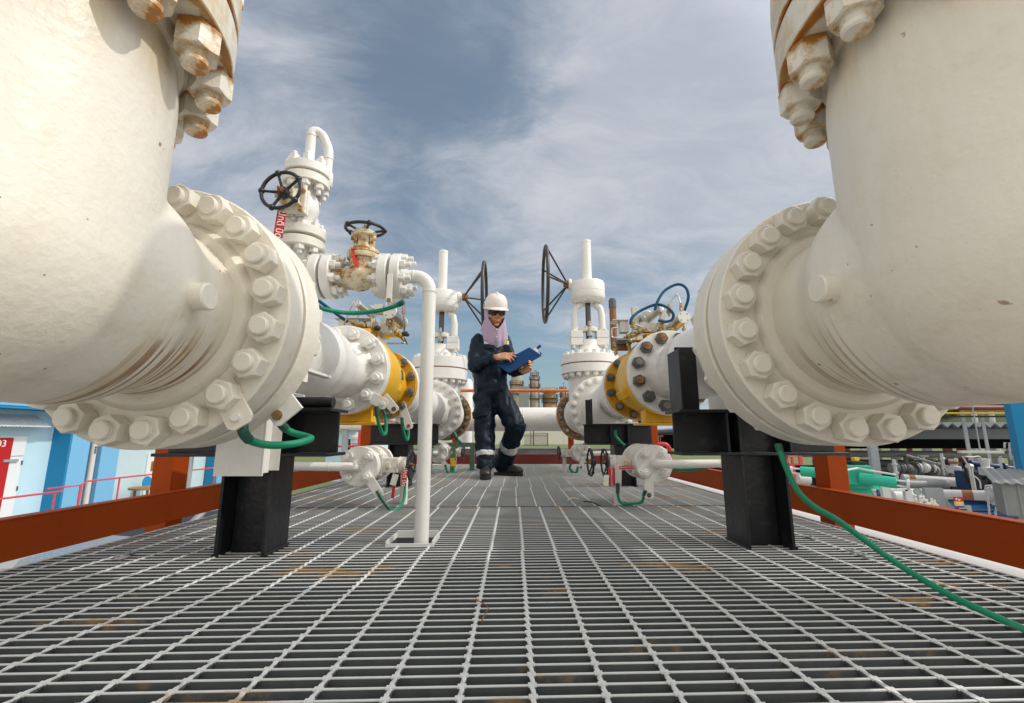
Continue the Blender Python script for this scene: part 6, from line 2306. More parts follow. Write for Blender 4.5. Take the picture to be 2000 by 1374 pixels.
mb.build('small_pipe', 'steel_pale', t)
# white thin pipes
for i, pts in enumerate(([(1962, 875), (1962, 865.5), (1971, 865), (1972, 880), (1975, 898)], [(1952, 940), (1958, 925), (1953, 893), (1980, 893), (1983, 920), (1983, 935)], [(1934, 1015), (1930, 980), (1925, 949), (1947, 948), (1962, 949)], [(1946, 1018), (1944, 1000), (1947, 997), (1955, 997)])):
    mb = MB()
    mb.tube([P(x, y, 8.0) for x, y in pts], 0.014, 8)
    solo('instrument_pipe', mb, 'white_p', ['white hooked instrument pipe highest on the blue skid', 'white square loop of instrument pipe left of the sheet metal cabinet', 'tall thin white pipe with a valve in front of the blue skid', 'short white pipe below the small white hand valve'][i], 'pipe', 'thin white pipes on the skid')
t = thing('hand_valve', 'small white hand valve with a star wheel in front of the blue skid', 'valve', P(1958, 1000, 7.95))
c = P(1958, 994, 7.95)
mb = MB()
mb.ball(c, 0.05, 14)
mb.cyl(c - Vector((0.09, 0, 0)), c + Vector((0.09, 0, 0)), 0.036, 14)
mb.cyl(c, c + Vector((0, 0, 0.13)), 0.02, 10)
mb.build('body', 'white_p', t)
mb = MB()
mb.tube([c + Vector((0.055 * math.cos(q * PI / 10), 0.055 * math.sin(q * PI / 10), 0.135)) for q in range(20)], 0.009, 6, closed=True)
mb.box(c.x - 0.05, c.x + 0.05, 7.943, 7.957, c.z + 0.13, c.z + 0.14)
mb.build('hand_wheel', 'white_p', t)
t = thing('white_upright', 'short white post between the sign and the thin white pipes', 'post', P(1895, 1010, 7.8))
pa, pb_ = P(1892, 1010, 7.8), P(1897, 988, 7.8)
mb = MB()
mb.box(pa.x, pb_.x, 7.8, 7.85, -2.3, pb_.z)
mb.build('post', 'white_p', t)
mb = MB()
mb.box(P(1878, 995, 7.8).x, pa.x - 0.001, 7.81, 7.84, P(1878, 996, 7.8).z, P(1878, 993, 7.8).z)
mb.build('arm', 'white_p', t)
# sheet metal cabinet
t = thing('sheet_cabinet', 'pale grey ribbed sheet metal cabinet with a sloping roof at the right edge', 'cabinet', (P(1985, 1010, 7.2).x, 7.3, -2.3))
pa, pb_ = P(1966, 1007, 7.2), P(2080, 944, 7.2)
CM = Matrix.Translation((pa.x, 7.2, 0)) @ Matrix.Rotation(R(-36), 4, 'Z')
mb = MB()
n = 30
for i in range(n):
    x = pa.x + (pb_.x - pa.x) * i / n
    mb.box(x - pa.x, x - pa.x + (pb_.x - pa.x) / n - 0.0005, -(0.015 if i % 5 == 0 else 0), 0.6, pa.z, pb_.z, CM)
mb.build('wall', 'grey_p', t, smooth=False)
mb = MB()
q0, q1 = P(1948, 942, 7.15), P(2080, 948, 7.15)
n = 36
vs, fs = [], []
for i in range(n + 1):
    x = q0.x + (q1.x - q0.x) * i / n
    dz = (0, 0.012, 0, -0.012)[i % 4]
    x -= pa.x
    vs += [CM @ Vector(q) for q in ((x, -0.1, q0.z + dz - 0.01), (x, 0.75, q0.z + 0.16 + dz), (x, 0.75, q0.z + 0.15 + dz), (x, -0.1, q0.z + dz - 0.02))]
for i in range(n):
    q = i * 4
    for k in range(4):
        fs.append((q + k, q + (k + 1) % 4, q + 4 + (k + 1) % 4, q + 4 + k))
mb.add(vs, fs)
mb.build('roof', 'grey_p', t, smooth=False)
mb = MB()
mb.box(0.14, 0.22, 0.1, 0.18, -2.3, pa.z, CM)
mb.build('leg', 'grey', t)
# red ladder frame left of the orange post
t = thing('red_frame', 'red tubular frame with a ladder left of the turquoise actuator', 'frame', (P(1553, 930, 9).x, 9, -2.3))
for x0, y0, x1, y1 in ((1536, 892, 1566, 894), (1536, 906, 1566, 909), (1536, 880, 1539, 908), (1563, 880, 1566, 908), (1548, 893, 1550, 907), (1545, 909, 1547, 950), (1551, 909, 1553.5, 950)):
    a, b = P(x0, y1, 9), P(x1, y0, 9)
    mb = MB()
    mb.box(a.x, b.x, 9 + x0 % 7 * 0.003, 9.05, a.z, b.z)
    mb.build('bar', 'rail_red', t)
hpipe('storage_vessel', 'white_p', 1556, 936, 9.6, 1580, 938, 9.6, 0.11, 'short white drum between the red frame and the orange post', cat='vessel', group='pale vessels of the plant on the right')
pa, pb_ = P(1640, 985, 8.2), P(1664, 946, 8.2)
t = thing('pump_set', 'cream pump casing with tubing below the turquoise actuator', 'pump', (P(1650, 970, 8.2).x, 8.2, -2.3))
mb = MB()
mb.cyl(P(1626, 965, 8.2), P(1662, 968, 8.2), 0.13, 24, ch=0.02)
mb.build('casing', 'cream', t)
mb = MB()
for x0, y0, x1, y1 in ((1621, 948, 1627, 985), (1632, 954, 1660, 956), (1615, 946, 1618, 975)):
    a, b = P(x0, y1, 8.0), P(x1, y0, 8.0)
    mb.box(a.x, b.x, 8.0, 8.04, a.z, b.z)
mb.build('bracket', 'steel_pale', t)
t = thing('blue_valves', 'cluster of small blue hand valves left of the white instrument frame', 'valve cluster', (P(1718, 970, 8).x, 8, -2.3))
for i, (px, py) in enumerate(((1706, 958), (1714, 966), (1721, 957), (1728, 969), (1712, 978))):
    p = P(px, py, 8.0)
    mb = MB()
    mb.cyl(p, p + Vector((0, 0, 0.12)), 0.02, 8)
    mb.ball(p, 0.04, 10)
    mb.cyl(p + Vector((-0.05, 0, 0.12)), p + Vector((0.05, 0, 0.12)), 0.012, 8)
    mb.cyl(p, Vector((p.x, p.y, -2.3)), 0.012, 8)
    mb.build('valve', 'skid' if i % 2 else 'white_p', t)

# ---------------------------------------- far end: boundary wall, gate, refinery columns
t = thing('boundary_wall', 'long cream concrete boundary wall across the far side of the yard', 'wall', (0, 65, -0.8))
zt = P(1060, 841, 65).z
for i in range(16):
    x0 = -14 + i * 4.2
    mb = MB()
    mb.box(x0, x0 + 4.18, 65, 65.2, -1.2, zt - (0.15 if i % 5 == 2 else 0))
    mb.build('panel', 'concrete', t)
t = thing('wire_gate', 'rusty wire mesh gate standing in front of the cream wall', 'gate', (P(1050, 868, 40).x, 40, -1.1))
for x0, x1, y0, y1 in ((1036, 1037.2, 840, 869), (1041, 1043, 840, 870), (1069, 1070.5, 846, 872), (1022, 1070, 851.4, 852.2), (1044, 1070, 846, 846.8), (1022, 1070, 870, 871)):
    a, b = P(x0, y1, 40), P(x1, y0, 40)
    mb = MB()
    mb.box(a.x, b.x, 40 + x0 % 3 * 0.02, 40.08 + x0 % 3 * 0.02, a.z, b.z)
    mb.build('gate_bar', 'steelwork', t)
mb = MB()
a, b = P(1024, 870, 40), P(1069, 847, 40)
for i in range(34):
    x = a.x + (b.x - a.x) * i / 33
    mb.box(x - 0.006, x + 0.006, 40.2, 40.21, a.z, b.z)
for i in range(18):
    z = a.z + (b.z - a.z) * i / 17
    mb.box(a.x, b.x, 40.212, 40.222, z - 0.006, z + 0.006)
mb.build('mesh', 'fence', t, smooth=False)


def column_tower(px, wpx, ytop, Y, label, mat, levels, dome=True, mast=True, steps=()):
    x = P(px, 800, Y).x
    r = wpx / 2 * Y / F
    z1 = P(px, ytop, Y).z
    t = thing('refinery_column', label, 'refinery column', (x, Y, -1), 'refinery columns on the horizon')
    prof = [(r, -1)]
    for zz, k in steps:
        z = P(px, zz, Y).z
        prof += [(prof[-1][0], z), (r * k, z + 0.5)]
    rt = prof[-1][0]
    prof += [(rt, z1 - rt * 0.9), (rt * 0.8, z1 - rt * 0.35), (rt * 0.4, z1 - 0.08 * rt), (0, z1)] if dome else [(rt, z1), (0, z1)]
    mb = MB()
    mb.lathe(prof, frame((x, Y, 0), (0, 0, 1)), 24)
    mb.build('shell', mat, t)
    for zz, k in levels:
        z = P(px, zz, Y).z
        rr = r * k
        mb = MB()
        mb.lathe([(r * 0.5, z - 0.15), (rr * 1.35, z - 0.15), (rr * 1.35, z), (r * 0.5, z)], frame((x, Y, 0), (0, 0, 1)), 20)
        o = mb.build('platform', 'steelwork', t)
        mb = MB()
        for zz2 in (0.55, 1.1):
            mb.tube([(x + rr * 1.35 * math.cos(i * PI / 10), Y + rr * 1.35 * math.sin(i * PI / 10), z + zz2) for i in range(20)], 0.06, 5, closed=True)
        for i in range(12):
            a = i * PI / 6
            mb.cyl((x + rr * 1.35 * math.cos(a), Y + rr * 1.35 * math.sin(a), z), (x + rr * 1.35 * math.cos(a), Y + rr * 1.35 * math.sin(a), z + 1.1), 0.06, 5)
        mb.build('handrail', 'steelwork', o)
    mb = MB()
    for s in (-1, 1):
        xx = x + s * r * 1.08
        mb.cyl((xx, Y - r * 0.5, -1), (xx, Y - r * 0.5, z1 - r * 1.2), 0.16, 6)
    mb.build('ladder', 'steelwork', t)
    if mast:
        mb = MB()
        mb.cyl((x + r * 0.4, Y, z1 - r * 0.5), (x + r * 0.4, Y, z1 + 1.3), 0.09, 6)
        mb.cyl((x - r * 0.1, Y, z1 + 1.0), (x + r * 0.6, Y, z1 + 1.25), 0.07, 6)
        mb.build('davit', 'steelwork', t)
    return t


column_tower(1044.5, 15.5, 730, 160, 'tall slim refinery column with ringed platforms, middle of the skyline', 'tower', ((734, 0.8), (742, 1.0), (757, 1.1), (779, 1.2)), steps=((741, 0.75),))
column_tower(1074, 24, 757, 150, 'squat domed orange refinery column right of the tall slim one', 'tower_rust', ((766, 1.0), (778, 1.0), (786, 1.0)), mast=False)
column_tower(1009, 22, 731, 165, 'cream flat topped refinery column right behind the worker', 'tower', ((731, 0.85), (752, 1.0), (770, 1.0)), dome=False, mast=False)
column_tower(1100, 9, 755, 175, 'thin refinery column beside the right gate valve', 'tower_rust', ((762, 1.1), (775, 1.1), (786, 1.1)))
pa, pb_ = P(1014, 800, 140), P(1033, 755, 140)
mb = MB()
mb.box(pa.x, pb_.x, 140, 146, -1, pb_.z)
solo('plant_block', mb, 'grey_p', 'plain grey plant building between the refinery columns', 'building')

# wooded hill on the right, seen over the shed roof
def hill():
    mb = MB()
    nx, ny = 70, 26
    vs = []
    for j in range(ny):
        for i in range(nx):
            x = 45 + 150 * i / (nx - 1)
            y = 70 + 80 * j / (ny - 1)
            e = min(1, (x - 45) / 30) * min(1, (y - 70) / 30)
            z = -1.2 + e * (9 + 5 * math.sin(x * 0.06 + 1)) + 2.2 * mnoise.noise((x * 0.22, y * 0.22, 0)) * e
            vs.append((x, y, z))
    fs = [(j * nx + i, j * nx + i + 1, (j + 1) * nx + i + 1, (j + 1) * nx + i) for j in range(ny - 1) for i in range(nx - 1)]
    mb.add(vs, fs)
    o = mb.build('hill', 'leaf')
    o['kind'] = 'structure'
    # tree crowns that read as one mass
    rnd = random.Random(5)
    mb = MB()
    for k in range(420):
        x, y = rnd.uniform(60, 190), rnd.uniform(88, 140)
        e = min(1, (x - 45) / 30) * min(1, (y - 70) / 30)
        z = -1.2 + e * (9 + 5 * math.sin(x * 0.06 + 1))
        s = rnd.uniform(1.0, 2.2)
        for q in range(26):
            d = Vector((rnd.gauss(0, 1), rnd.gauss(0, 1), rnd.gauss(0, 0.8))).normalized() * s * rnd.uniform(0.6, 1.1)
            c = Vector((x, y, z + s * 0.7)) + d
            u = Vector((rnd.uniform(-1, 1), rnd.uniform(-1, 1), rnd.uniform(-1, 1))).normalized() * 0.7
            v = u.cross(d).normalized() * 0.6
            mb.add([c - u, c + v, c + u, c - v], [(0, 1, 2, 3)])
    o = mb.build('hill_woods', 'leaf', smooth=False)
    tag(o, 'dark green woods covering the hill beyond the shed', 'woods', kind='stuff')


hill()

# ---------------------------------------- more of the crowded plant on the right
random.seed(21)
def rack_pipe(mat, x0, y0, Y0, x1, y1, Y1, r, label, bends=()):
    pts = [P(x0, y0, Y0)] + [P(*q) for q in bends] + [P(x1, y1, Y1)]
    t = thing('plant_pipe', label, 'pipe', pts[0], 'pale pipes of the plant on the right')
    mb = MB()
    mb.tube(pts, r, 14)
    mb.build('pipe', mat, t)
    for f in (0.25, 0.7):
        q = pts[0].lerp(pts[-1], f) if not bends else pts[1]
        d = (pts[1] - pts[0]).normalized()
        mb = MB()
        mb.lathe(ring(-0.02, 0.02, 0.01, r * 1.55, 0.003), frame(q, d), 20)
        mb.build('flange', mat, t)
    return t


rack_pipe('grey_p', 1690, 917, 12.0, 1890, 921, 11.6, 0.07, 'grey pipe with flange pairs crossing above the turquoise cylinder')
rack_pipe('greydark', 1590, 903, 13.0, 1900, 907, 12.8, 0.09, 'dark grey pipe in the shade behind the turquoise actuator')
rack_pipe('white_p', 1745, 898, 10.6, 1752, 935, 10.6, 0.035, 'thin white riser with flanges left of the grey capsule vessel')
rack_pipe('skid', 1700, 945, 8.6, 1735, 988, 8.6, 0.03, 'blue slanting pipe behind the blue hand valves')
rack_pipe('white_p', 1708, 985, 8.4, 1900, 1010, 8.1, 0.05, 'white pipe lying low behind the red oxide toe plate on the right')
rack_pipe('steel', 1838, 886, 9.6, 1846, 928, 9.6, 0.03, 'bare steel riser between the two white flanged risers')
rack_pipe('navy', 1895, 905, 9.4, 1990, 918, 9.2, 0.06, 'dark blue pipe across the engine of the blue skid')
rack_pipe('grey_p', 1770, 890, 10.8, 1860, 915, 10.4, 0.03, 'thin grey stay pipe slanting under the shed roof')
t = thing('valve_rack', 'dark valve train with round bodies in the shade under the shed roof', 'valve train', (P(1780, 915, 11.2).x, 11.2, -2.3))
for i, px in enumerate((1752, 1772, 1788, 1806, 1822, 1840)):
    p = P(px, 914 + (i % 3) * 3, 11.2)
    r = (0.10, 0.14, 0.09, 0.12, 0.10, 0.13)[i]
    mb = MB()
    mb.ball(p, r, 18)
    mb.cyl(p - Vector((r * 1.5, 0, 0)), p - Vector((r * 1.2, 0, 0)), r * 1.05, 20)
    mb.cyl(p + Vector((r * 1.2, 0, 0)), p + Vector((r * 1.5, 0, 0)), r * 1.05, 20)
    mb.cyl(p, p + Vector((0, 0, r * 2.2)), r * 0.32, 12)
    mb.lathe([(0, 0), (r * 0.9, 0), (r * 0.9, r * 0.15), (0, r * 0.15)], frame(p + Vector((0, 0, r * 2.2)), (0, 0, 1)), 18)
    mb.build('valve_body', ('grey_p', 'greydark', 'grey_p', 'white_p', 'greydark', 'grey_p')[i], t)
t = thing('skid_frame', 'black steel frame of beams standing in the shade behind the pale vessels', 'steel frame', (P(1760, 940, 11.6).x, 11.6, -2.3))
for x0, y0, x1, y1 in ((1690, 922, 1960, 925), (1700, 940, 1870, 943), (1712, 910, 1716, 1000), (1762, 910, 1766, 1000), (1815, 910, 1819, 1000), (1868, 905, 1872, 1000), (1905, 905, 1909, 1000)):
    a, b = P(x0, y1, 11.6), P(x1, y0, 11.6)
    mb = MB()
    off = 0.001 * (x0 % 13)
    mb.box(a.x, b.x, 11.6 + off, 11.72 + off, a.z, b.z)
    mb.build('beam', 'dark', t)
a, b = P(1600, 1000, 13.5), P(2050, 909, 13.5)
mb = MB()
mb.box(a.x, b.x + 4, 13.5, 13.6, -2.3, b.z)  # near-black colour stands in for the shade under the roof
solo('shade_screen', mb, 'dark', 'black screen standing in for the shade low in the back of the open shed', 'screen')

# ================================================================== THE WORKER
M['skin'] = paint('skin', (0.50, 0.235, 0.120), 0.5, 0.08, (0.30, 0.11, 0.06), 0.25, 0, 9, 0.08, 120)


def cloth_mat():
    m, k, b = new_mat('navy boiler suit cloth')
    tc = k.node('ShaderNodeTexCoord')
    o = tc.outputs['Object']
    n1 = k.noise(o, 5, 5, 0.6)
    n2 = k.noise(k.mapping(o, loc=(1, 2, 3), scale=(1, 1, 0.35)), 26, 5, 0.65)
    c = k.mix(n1, (0.0026, 0.0125, 0.026), (0.0012, 0.0055, 0.012))
    c = k.mix(k.math('MULTIPLY', k.ramp(n2, 0.52, 0.8), 0.28), c, (0.012, 0.058, 0.095))
    k.link(c, b.inputs['Base Color'])
    b.inputs['Roughness'].default_value = 0.5
    b.inputs['Specular IOR Level'].default_value = 0.22
    bump(k, b, k.math('ADD', n2, k.noise(o, 300, 2, 0.5)), 0.25, 0.004)
    return m


M['suit'] = cloth_mat()
M['hood'] = paint('lilac hood cloth', (0.43, 0.315, 0.42), 0.75, 0.06, (0.45, 0.3, 0.42), 0.3, 0, 9, 0.15, 150)
M['helmet'] = plain('cream helmet plastic', (0.76, 0.665, 0.595), 0.25, vary=0.03)
M['boot'] = paint('scuffed brown black leather', (0.030, 0.022, 0.018), 0.45, 0.3, (0.11, 0.075, 0.05), 0.6, 0, 9, 0.25, 90)
M['strip'] = plain('silver reflective tape', (0.56, 0.57, 0.57), 0.35, vary=0.08)
M['lens'] = plain('dark lens', (0.006, 0.006, 0.007), 0.08)
M['folderblue'] = plain('blue folder board', (0.004, 0.040, 0.135), 0.45, vary=0.06, spec=0.2)
M['paper'] = plain('paper', (0.74, 0.72, 0.74), 0.7, vary=0.03)
M['lip'] = plain('lips', (0.36, 0.135, 0.095), 0.45, vary=0.05)

WORKER = Vector((-0.12, 4.12, 0.0))
tw = thing('person', 'worker in navy boiler suit, white hard hat and lilac hood, reading a blue folder', 'person', WORKER)


def remeshed(name, mb, mat, parent, vox, smooth_n=6, fn=None, sub=0):
    """fuse the pieces of mb into one continuous skin"""
    o = mb.build('tmp', mat)
    r = o.modifiers.new('r', 'REMESH')
    r.mode = 'VOXEL'
    r.voxel_size = vox
    s = o.modifiers.new('s', 'SMOOTH')
    s.factor = 0.5
    s.iterations = smooth_n
    dg = bpy.context.evaluated_depsgraph_get()
    dg.update()
    me = bpy.data.meshes.new_from_object(o.evaluated_get(dg))
    bpy.data.objects.remove(o)
    if fn:
        nrm = [v.normal.copy() for v in me.vertices]
        for v, n in zip(me.vertices, nrm):
            v.co = fn(v.co.copy(), n)
    off = WL[parent.name]
    for v in me.vertices:
        v.co -= off
    me.name = name
    me.polygons.foreach_set('use_smooth', [True] * len(me.polygons))
    me.materials.clear()
    me.materials.append(M[mat])
    ob = bpy.data.objects.new(name, me)
    COL.objects.link(ob)
    ob.parent = parent
    WL[ob.name] = off
    return ob


def shell_from(src, cond, name, mat, parent, lift=0.003, thick=0.002):
    """a piece lying on src: the faces that satisfy cond, lifted off along the normals"""
    me = src.data
    off = WL[src.name]
    idx, vs, fs = {}, [], []
    me.update()
    for p in me.polygons:
        c = p.center + off
        if cond(c, p.normal):
            q = []
            for i in p.vertices:
                if i not in idx:
                    idx[i] = len(vs)
                    v = me.vertices[i]
                    vs.append(tuple(v.co + off + v.normal * lift))
                q.append(idx[i])
            fs.append(tuple(q))
    if not fs:
        return None
    mb = MB()
    mb.add(vs, fs)
    o = mb.build(name, mat, parent, sharp=180)
    s = o.modifiers.new('solid', 'SOLIDIFY')
    s.thickness = thick + lift
    s.offset = -1
    return o


# joints read off the photograph
J = dict(
    pelvis=P(961, 772, 4.15), waist=P(957, 738, 4.15), chest=P(955, 700, 4.13), shl=P(958, 668, 4.13), neck=P(962, 655, 4.12), head=P(968, 612, 4.06),
    rsh=P(934, 668, 4.13), rel=P(925, 714, 4.02), rwr=P(968, 699, 3.86),
    lsh=P(985, 669, 4.15), lel=P(1003, 724, 4.08), lwr=P(1018, 722, 3.93),
    rhip=P(948, 772, 4.14), rkn=P(946, 842, 4.06), ran=P(949, 905, 3.99),
    lhip=P(977, 774, 4.15), lkn=P(1008, 832, 4.02), lan=P(984, 905, 4.28))


def lerp(a, b, t):
    return a + (b - a) * t


def suit_mb(k=0.0):
    mb = MB()
    # trunk, elliptical: (radius across, radius front to back)
    c = [J['pelvis'] + Vector((0, 0, -0.045)), J['pelvis'] + Vector((0, 0, 0.02)), lerp(J['pelvis'], J['waist'], 0.6), J['waist'], lerp(J['waist'], J['chest'], 0.5), J['chest'], lerp(J['chest'], J['shl'], 0.6), J['shl'], J['neck']]
    r = [(0.115, 0.11), (0.152, 0.138), (0.155, 0.135), (0.152, 0.126), (0.170, 0.135), (0.172, 0.135), (0.158, 0.118), (0.115, 0.085), (0.066, 0.066)]
    mb.tube(c, [(a - k, b - k) for a, b in r], 28, up=(1, 0, 0))
    def limb(a, b, cc, ra, rb, rc, mid=0.0):
        pts = [a, lerp(a, b, 0.33), lerp(a, b, 0.66), lerp(a, b, 0.93), lerp(b, cc, 0.08), lerp(b, cc, 0.35), lerp(b, cc, 0.7), cc]
        rr = [ra, lerp(ra, rb, .33) + mid, lerp(ra, rb, .66) + mid, rb + mid, rb, lerp(rb, rc, .35) + mid, lerp(rb, rc, .7) + mid, rc]
        mb.tube(pts, [x - k for x in rr], 20)
        mb.ball(b, rb - k, 16)
    limb(J['rsh'], J['rel'], J['rwr'], 0.073, 0.062, 0.046)
    mb.ball(J['rsh'], 0.072 - k, 16)
    limb(J['lsh'], J['lel'], J['lwr'], 0.070, 0.060, 0.046)
    mb.ball(J['lsh'], 0.070 - k, 16)
    limb(J['rhip'], J['rkn'], J['ran'], 0.100, 0.086, 0.076, 0.004)
    limb(J['lhip'], J['lkn'], J['lan'], 0.102, 0.088, 0.076, 0.004)
    mb.tube([J['shl'] + Vector((-0.10, 0, -0.015)), J['shl'] + Vector((0.10, 0, -0.015))], 0.06 - k, 16)
    # trouser legs fall a little past the ankle
    for q in ('ran', 'lan'):
        mb.tube([J[q] + Vector((0, 0, 0.02)), J[q] + Vector((0, 0.0, -0.045))], [0.080 - k, 0.084 - k], 20)
    return mb


def folds(co, n):
    p = co * 1.0
    f = mnoise.noise((p.x * 9, p.y * 9, p.z * 5)) * 0.010
    g = mnoise.noise((p.x * 22 + 4, p.y * 22, p.z * 14)) 
    f += (abs(g) - 0.25) * 0.010
    f += (abs(mnoise.noise((p.x * 12 + p.z * 6, p.y * 10, p.z * 8 - p.x * 6))) - 0.22) * 0.022
    for j, amp, rad in (('rel', 0.014, 0.12), ('lel', 0.012, 0.12), ('rkn', 0.010, 0.16), ('lkn', 0.012, 0.16), ('ran', 0.014, 0.15), ('lan', 0.014, 0.15), ('waist', 0.012, 0.16)):
        d = (co - J[j]).length
        if d < rad:
            w = 1 - d / rad
            f += amp * w * 2.4 * (abs(mnoise.noise((p.x * 9 + 5, p.y * 9, (p.z + 0.35 * p.x + 0.12 * mnoise.noise((p.x * 7, p.y * 7, p.z * 7))) * 34))) - 0.2)
    return co + n * f


suit = remeshed('boiler_suit', suit_mb(), 'suit', tw, 0.011, 5, folds)

# ---- body: head, neck, limbs and hands as one skin
Hc = J['head']
yaw = R(14)
fwd = Vector((math.sin(yaw) * 0.96, -math.cos(yaw) * 0.96, -0.34)).normalized()
rgt = Vector((math.cos(yaw), math.sin(yaw), 0))
upv = fwd.cross(rgt) * -1.0
if upv.z < 0:
    upv = -upv
HM = Matrix(((rgt.x, -fwd.x, upv.x, Hc.x), (rgt.y, -fwd.y, upv.y, Hc.y), (rgt.z, -fwd.z, upv.z, Hc.z), (0, 0, 0, 1))) @ Matrix.Scale(1.04, 4)   # local -Y is the face


def hp(x, y, z):
    return HM @ Vector((x, y, z))


body = suit_mb(0.026)
body.ball((0, 0.012, 0.012), 0.092, 32, (0.80, 1.0, 1.12), HM)         # skull
body.ball((0, -0.022, -0.045), 0.066, 28, (0.90, 0.92, 1.15), HM)      # jaw block
body.ball((0, -0.066, -0.098), 0.022, 16, (1.1, 0.8, 0.8), HM)         # chin
body.ball((0, -0.074, -0.030), 0.034, 18, (1.25, 0.55, 1.3), HM)       # muzzle
for s in (-1, 1):
    body.ball((s * 0.040, -0.058, -0.022), 0.030, 16, (1, 0.75, 0.9), HM)   # cheek
    body.ball((s * 0.078, 0.016, -0.010), 0.020, 14, (0.45, 0.9, 1.5), HM)  # ear
body.ball((0, -0.083, 0.028), 0.030, 16, (1.7, 0.45, 0.5), HM)         # brow
body.tube([hp(0, -0.086, 0.022), hp(0, -0.098, -0.004), hp(0, -0.108, -0.022)], [0.010, 0.012, 0.015], 12)
for s in (-1, 1):
    body.ball((s * 0.013, -0.096, -0.026), 0.0105, 12, (1, 1, 0.85), HM)
body.ball((0, -0.093, -0.056), 0.013, 14, (1.7, 0.7, 0.6), HM)
body.ball((0, -0.091, -0.068), 0.013, 14, (1.5, 0.75, 0.65), HM)
body.tube([J['shl'] + Vector((0, 0, -0.03)), J['neck'], hp(0, 0.03, -0.07)], [0.075, 0.058, 0.055], 20)


def hand(wrist, along, palm, side, curl, k=1.0, spread=0.0, thumb=(0.6, 0.4), lens=(0.072, 0.080, 0.075, 0.058)):
    """palm and five separate fingers; along = direction of the fingers, palm = direction the palm faces, side = +1 thumb on the local right"""
    a = Vector(along).normalized()
    pn = (Vector(palm) - a * Vector(palm).dot(a)).normalized()
    r = a.cross(pn) * side
    W_ = Vector(wrist)
    mb = MB()
    for i in range(4):                                   # metacarpal ridges make the palm
        o = (1.5 - i) * 0.0205 * k
        mb.tube([W_ + r * o * 0.55 - a * 0.01, W_ + a * 0.045 * k + r * o * 0.9, W_ + a * 0.088 * k + r * o], [0.017 * k, 0.0155 * k, 0.0125 * k], 10)
    for i in range(4):
        o = (1.5 - i) * 0.0205 * k
        p = W_ + a * 0.086 * k + r * o
        L = lens[i] * k
        d = (a + r * (1.5 - i) * spread).normalized()
        pts = [p]
        ang = 0
        for q, fr in enumerate((0.45, 0.31, 0.24)):
            ang += curl[i] * (0.55, 1.0, 0.7)[q]
            dd = d * math.cos(ang) + pn * math.sin(ang)
            p = p + dd * L * fr
            pts.append(p)
        mb.tube([pts[0], lerp(pts[0], pts[1], .6), pts[1], lerp(pts[1], pts[2], .6), pts[2], pts[3]], [0.0105 * k, 0.0095 * k, 0.0098 * k, 0.0086 * k, 0.0088 * k, 0.0066 * k], 10)
        mb.ball(pts[3], 0.0066 * k, 8)
    b = W_ + a * 0.018 * k + r * 0.026 * k
    m = b + (r * thumb[0] + a * 0.75 + pn * thumb[1]).normalized() * 0.042 * k
    e = m + (r * thumb[0] * 0.25 + a * 1.0 + pn * thumb[1] * 0.8).normalized() * 0.032 * k
    f = e + (a * 1.0 + pn * thumb[1] * 0.9 - r * 0.1).normalized() * 0.025 * k
    mb.tube([b, m, e, f], [0.0165 * k, 0.0125 * k, 0.0108 * k, 0.0078 * k], 10)
    mb.ball(f, 0.0078 * k, 8)
    return mb


# folder plane: corners nearest the body, lower edge, far edge
FA, FB, FC, FD = P(971, 713, 3.86), P(993, 729, 3.80), P(1057, 694, 3.80), P(1034, 679, 3.86)
fx = ((FC - FB) + (FD - FA)).normalized()
fn_ = (FB - FA).cross(FD - FA).normalized()
if fn_.y > 0:
    fn_ = -fn_                                           # points to the camera
fy = fn_.cross(fx).normalized()
if fy.z < 0:
    fy = -fy
rw = J['rwr'] + Vector((0.018, -0.012, 0.004))
target = P(1000, 694, 3.80)
body_h1 = hand(rw, (target - rw) + Vector((0.01, 0, -0.004)), (0.15, 0.75, -0.65), 1, (0.20, 0.30, 0.55, 0.75), 0.98, 0.10, (0.75, 0.35))
lw = P(1023, 725, 3.87)
body_h2 = hand(lw, (0.62, -0.62, 0.30), (-1.0, -0.55, 0.15), -1, (0.74, 0.76, 0.78, 0.80), 0.90, 0.03, (0.5, -0.2))
for h in (body_h1, body_h2):
    body.add(h.v, h.f)
body.tube([lerp(J['rel'], J['rwr'], 0.6), J['rwr'], rw + (target - rw) * 0.15], [0.034, 0.029, 0.025], 14)
body.tube([lerp(J['lel'], J['lwr'], 0.5), J['lwr'], lw], [0.034, 0.030, 0.024], 14)
bodyo = remeshed('body', body, 'skin', tw, 0.0042, 2)
bodyo.data.materials[0] = M['skin']

# cuffs and collar
for a, b, r in ((J['rel'], J['rwr'], 0.047), (J['lel'], J['lwr'], 0.047)):
    d = (b - a).normalized()
    mb = MB()
    mb.lathe([(r - 0.008, -0.055), (r + 0.003, -0.055), (r + 0.004, 0.0), (r + 0.001, 0.006), (r - 0.008, 0.004)], frame(b, d), 28)
    mb.build('cuff', 'suit', tw)
mb = MB()
mb.tube([lerp(J['neck'], J['shl'], 0.3) + Vector((0.078 * math.cos(i * PI / 14), -0.01 + 0.078 * math.sin(i * PI / 14), 0.012 * math.sin(i * PI / 14 + 0.6))) for i in range(28)], 0.018, 10, closed=True)
mb.build('collar', 'suit', tw)

# reflective tape
def on_limb(a, b, t0, t1, tilt=0.0):
    d = b - a
    L2 = d.dot(d)
    def f(c, n, rad=0.16):
        q = (c - a).dot(d) / L2 + tilt * (c.x - a.x)
        return t0 < q < t1 and ((c - a) - d * ((c - a).dot(d) / L2)).length < rad
    return f


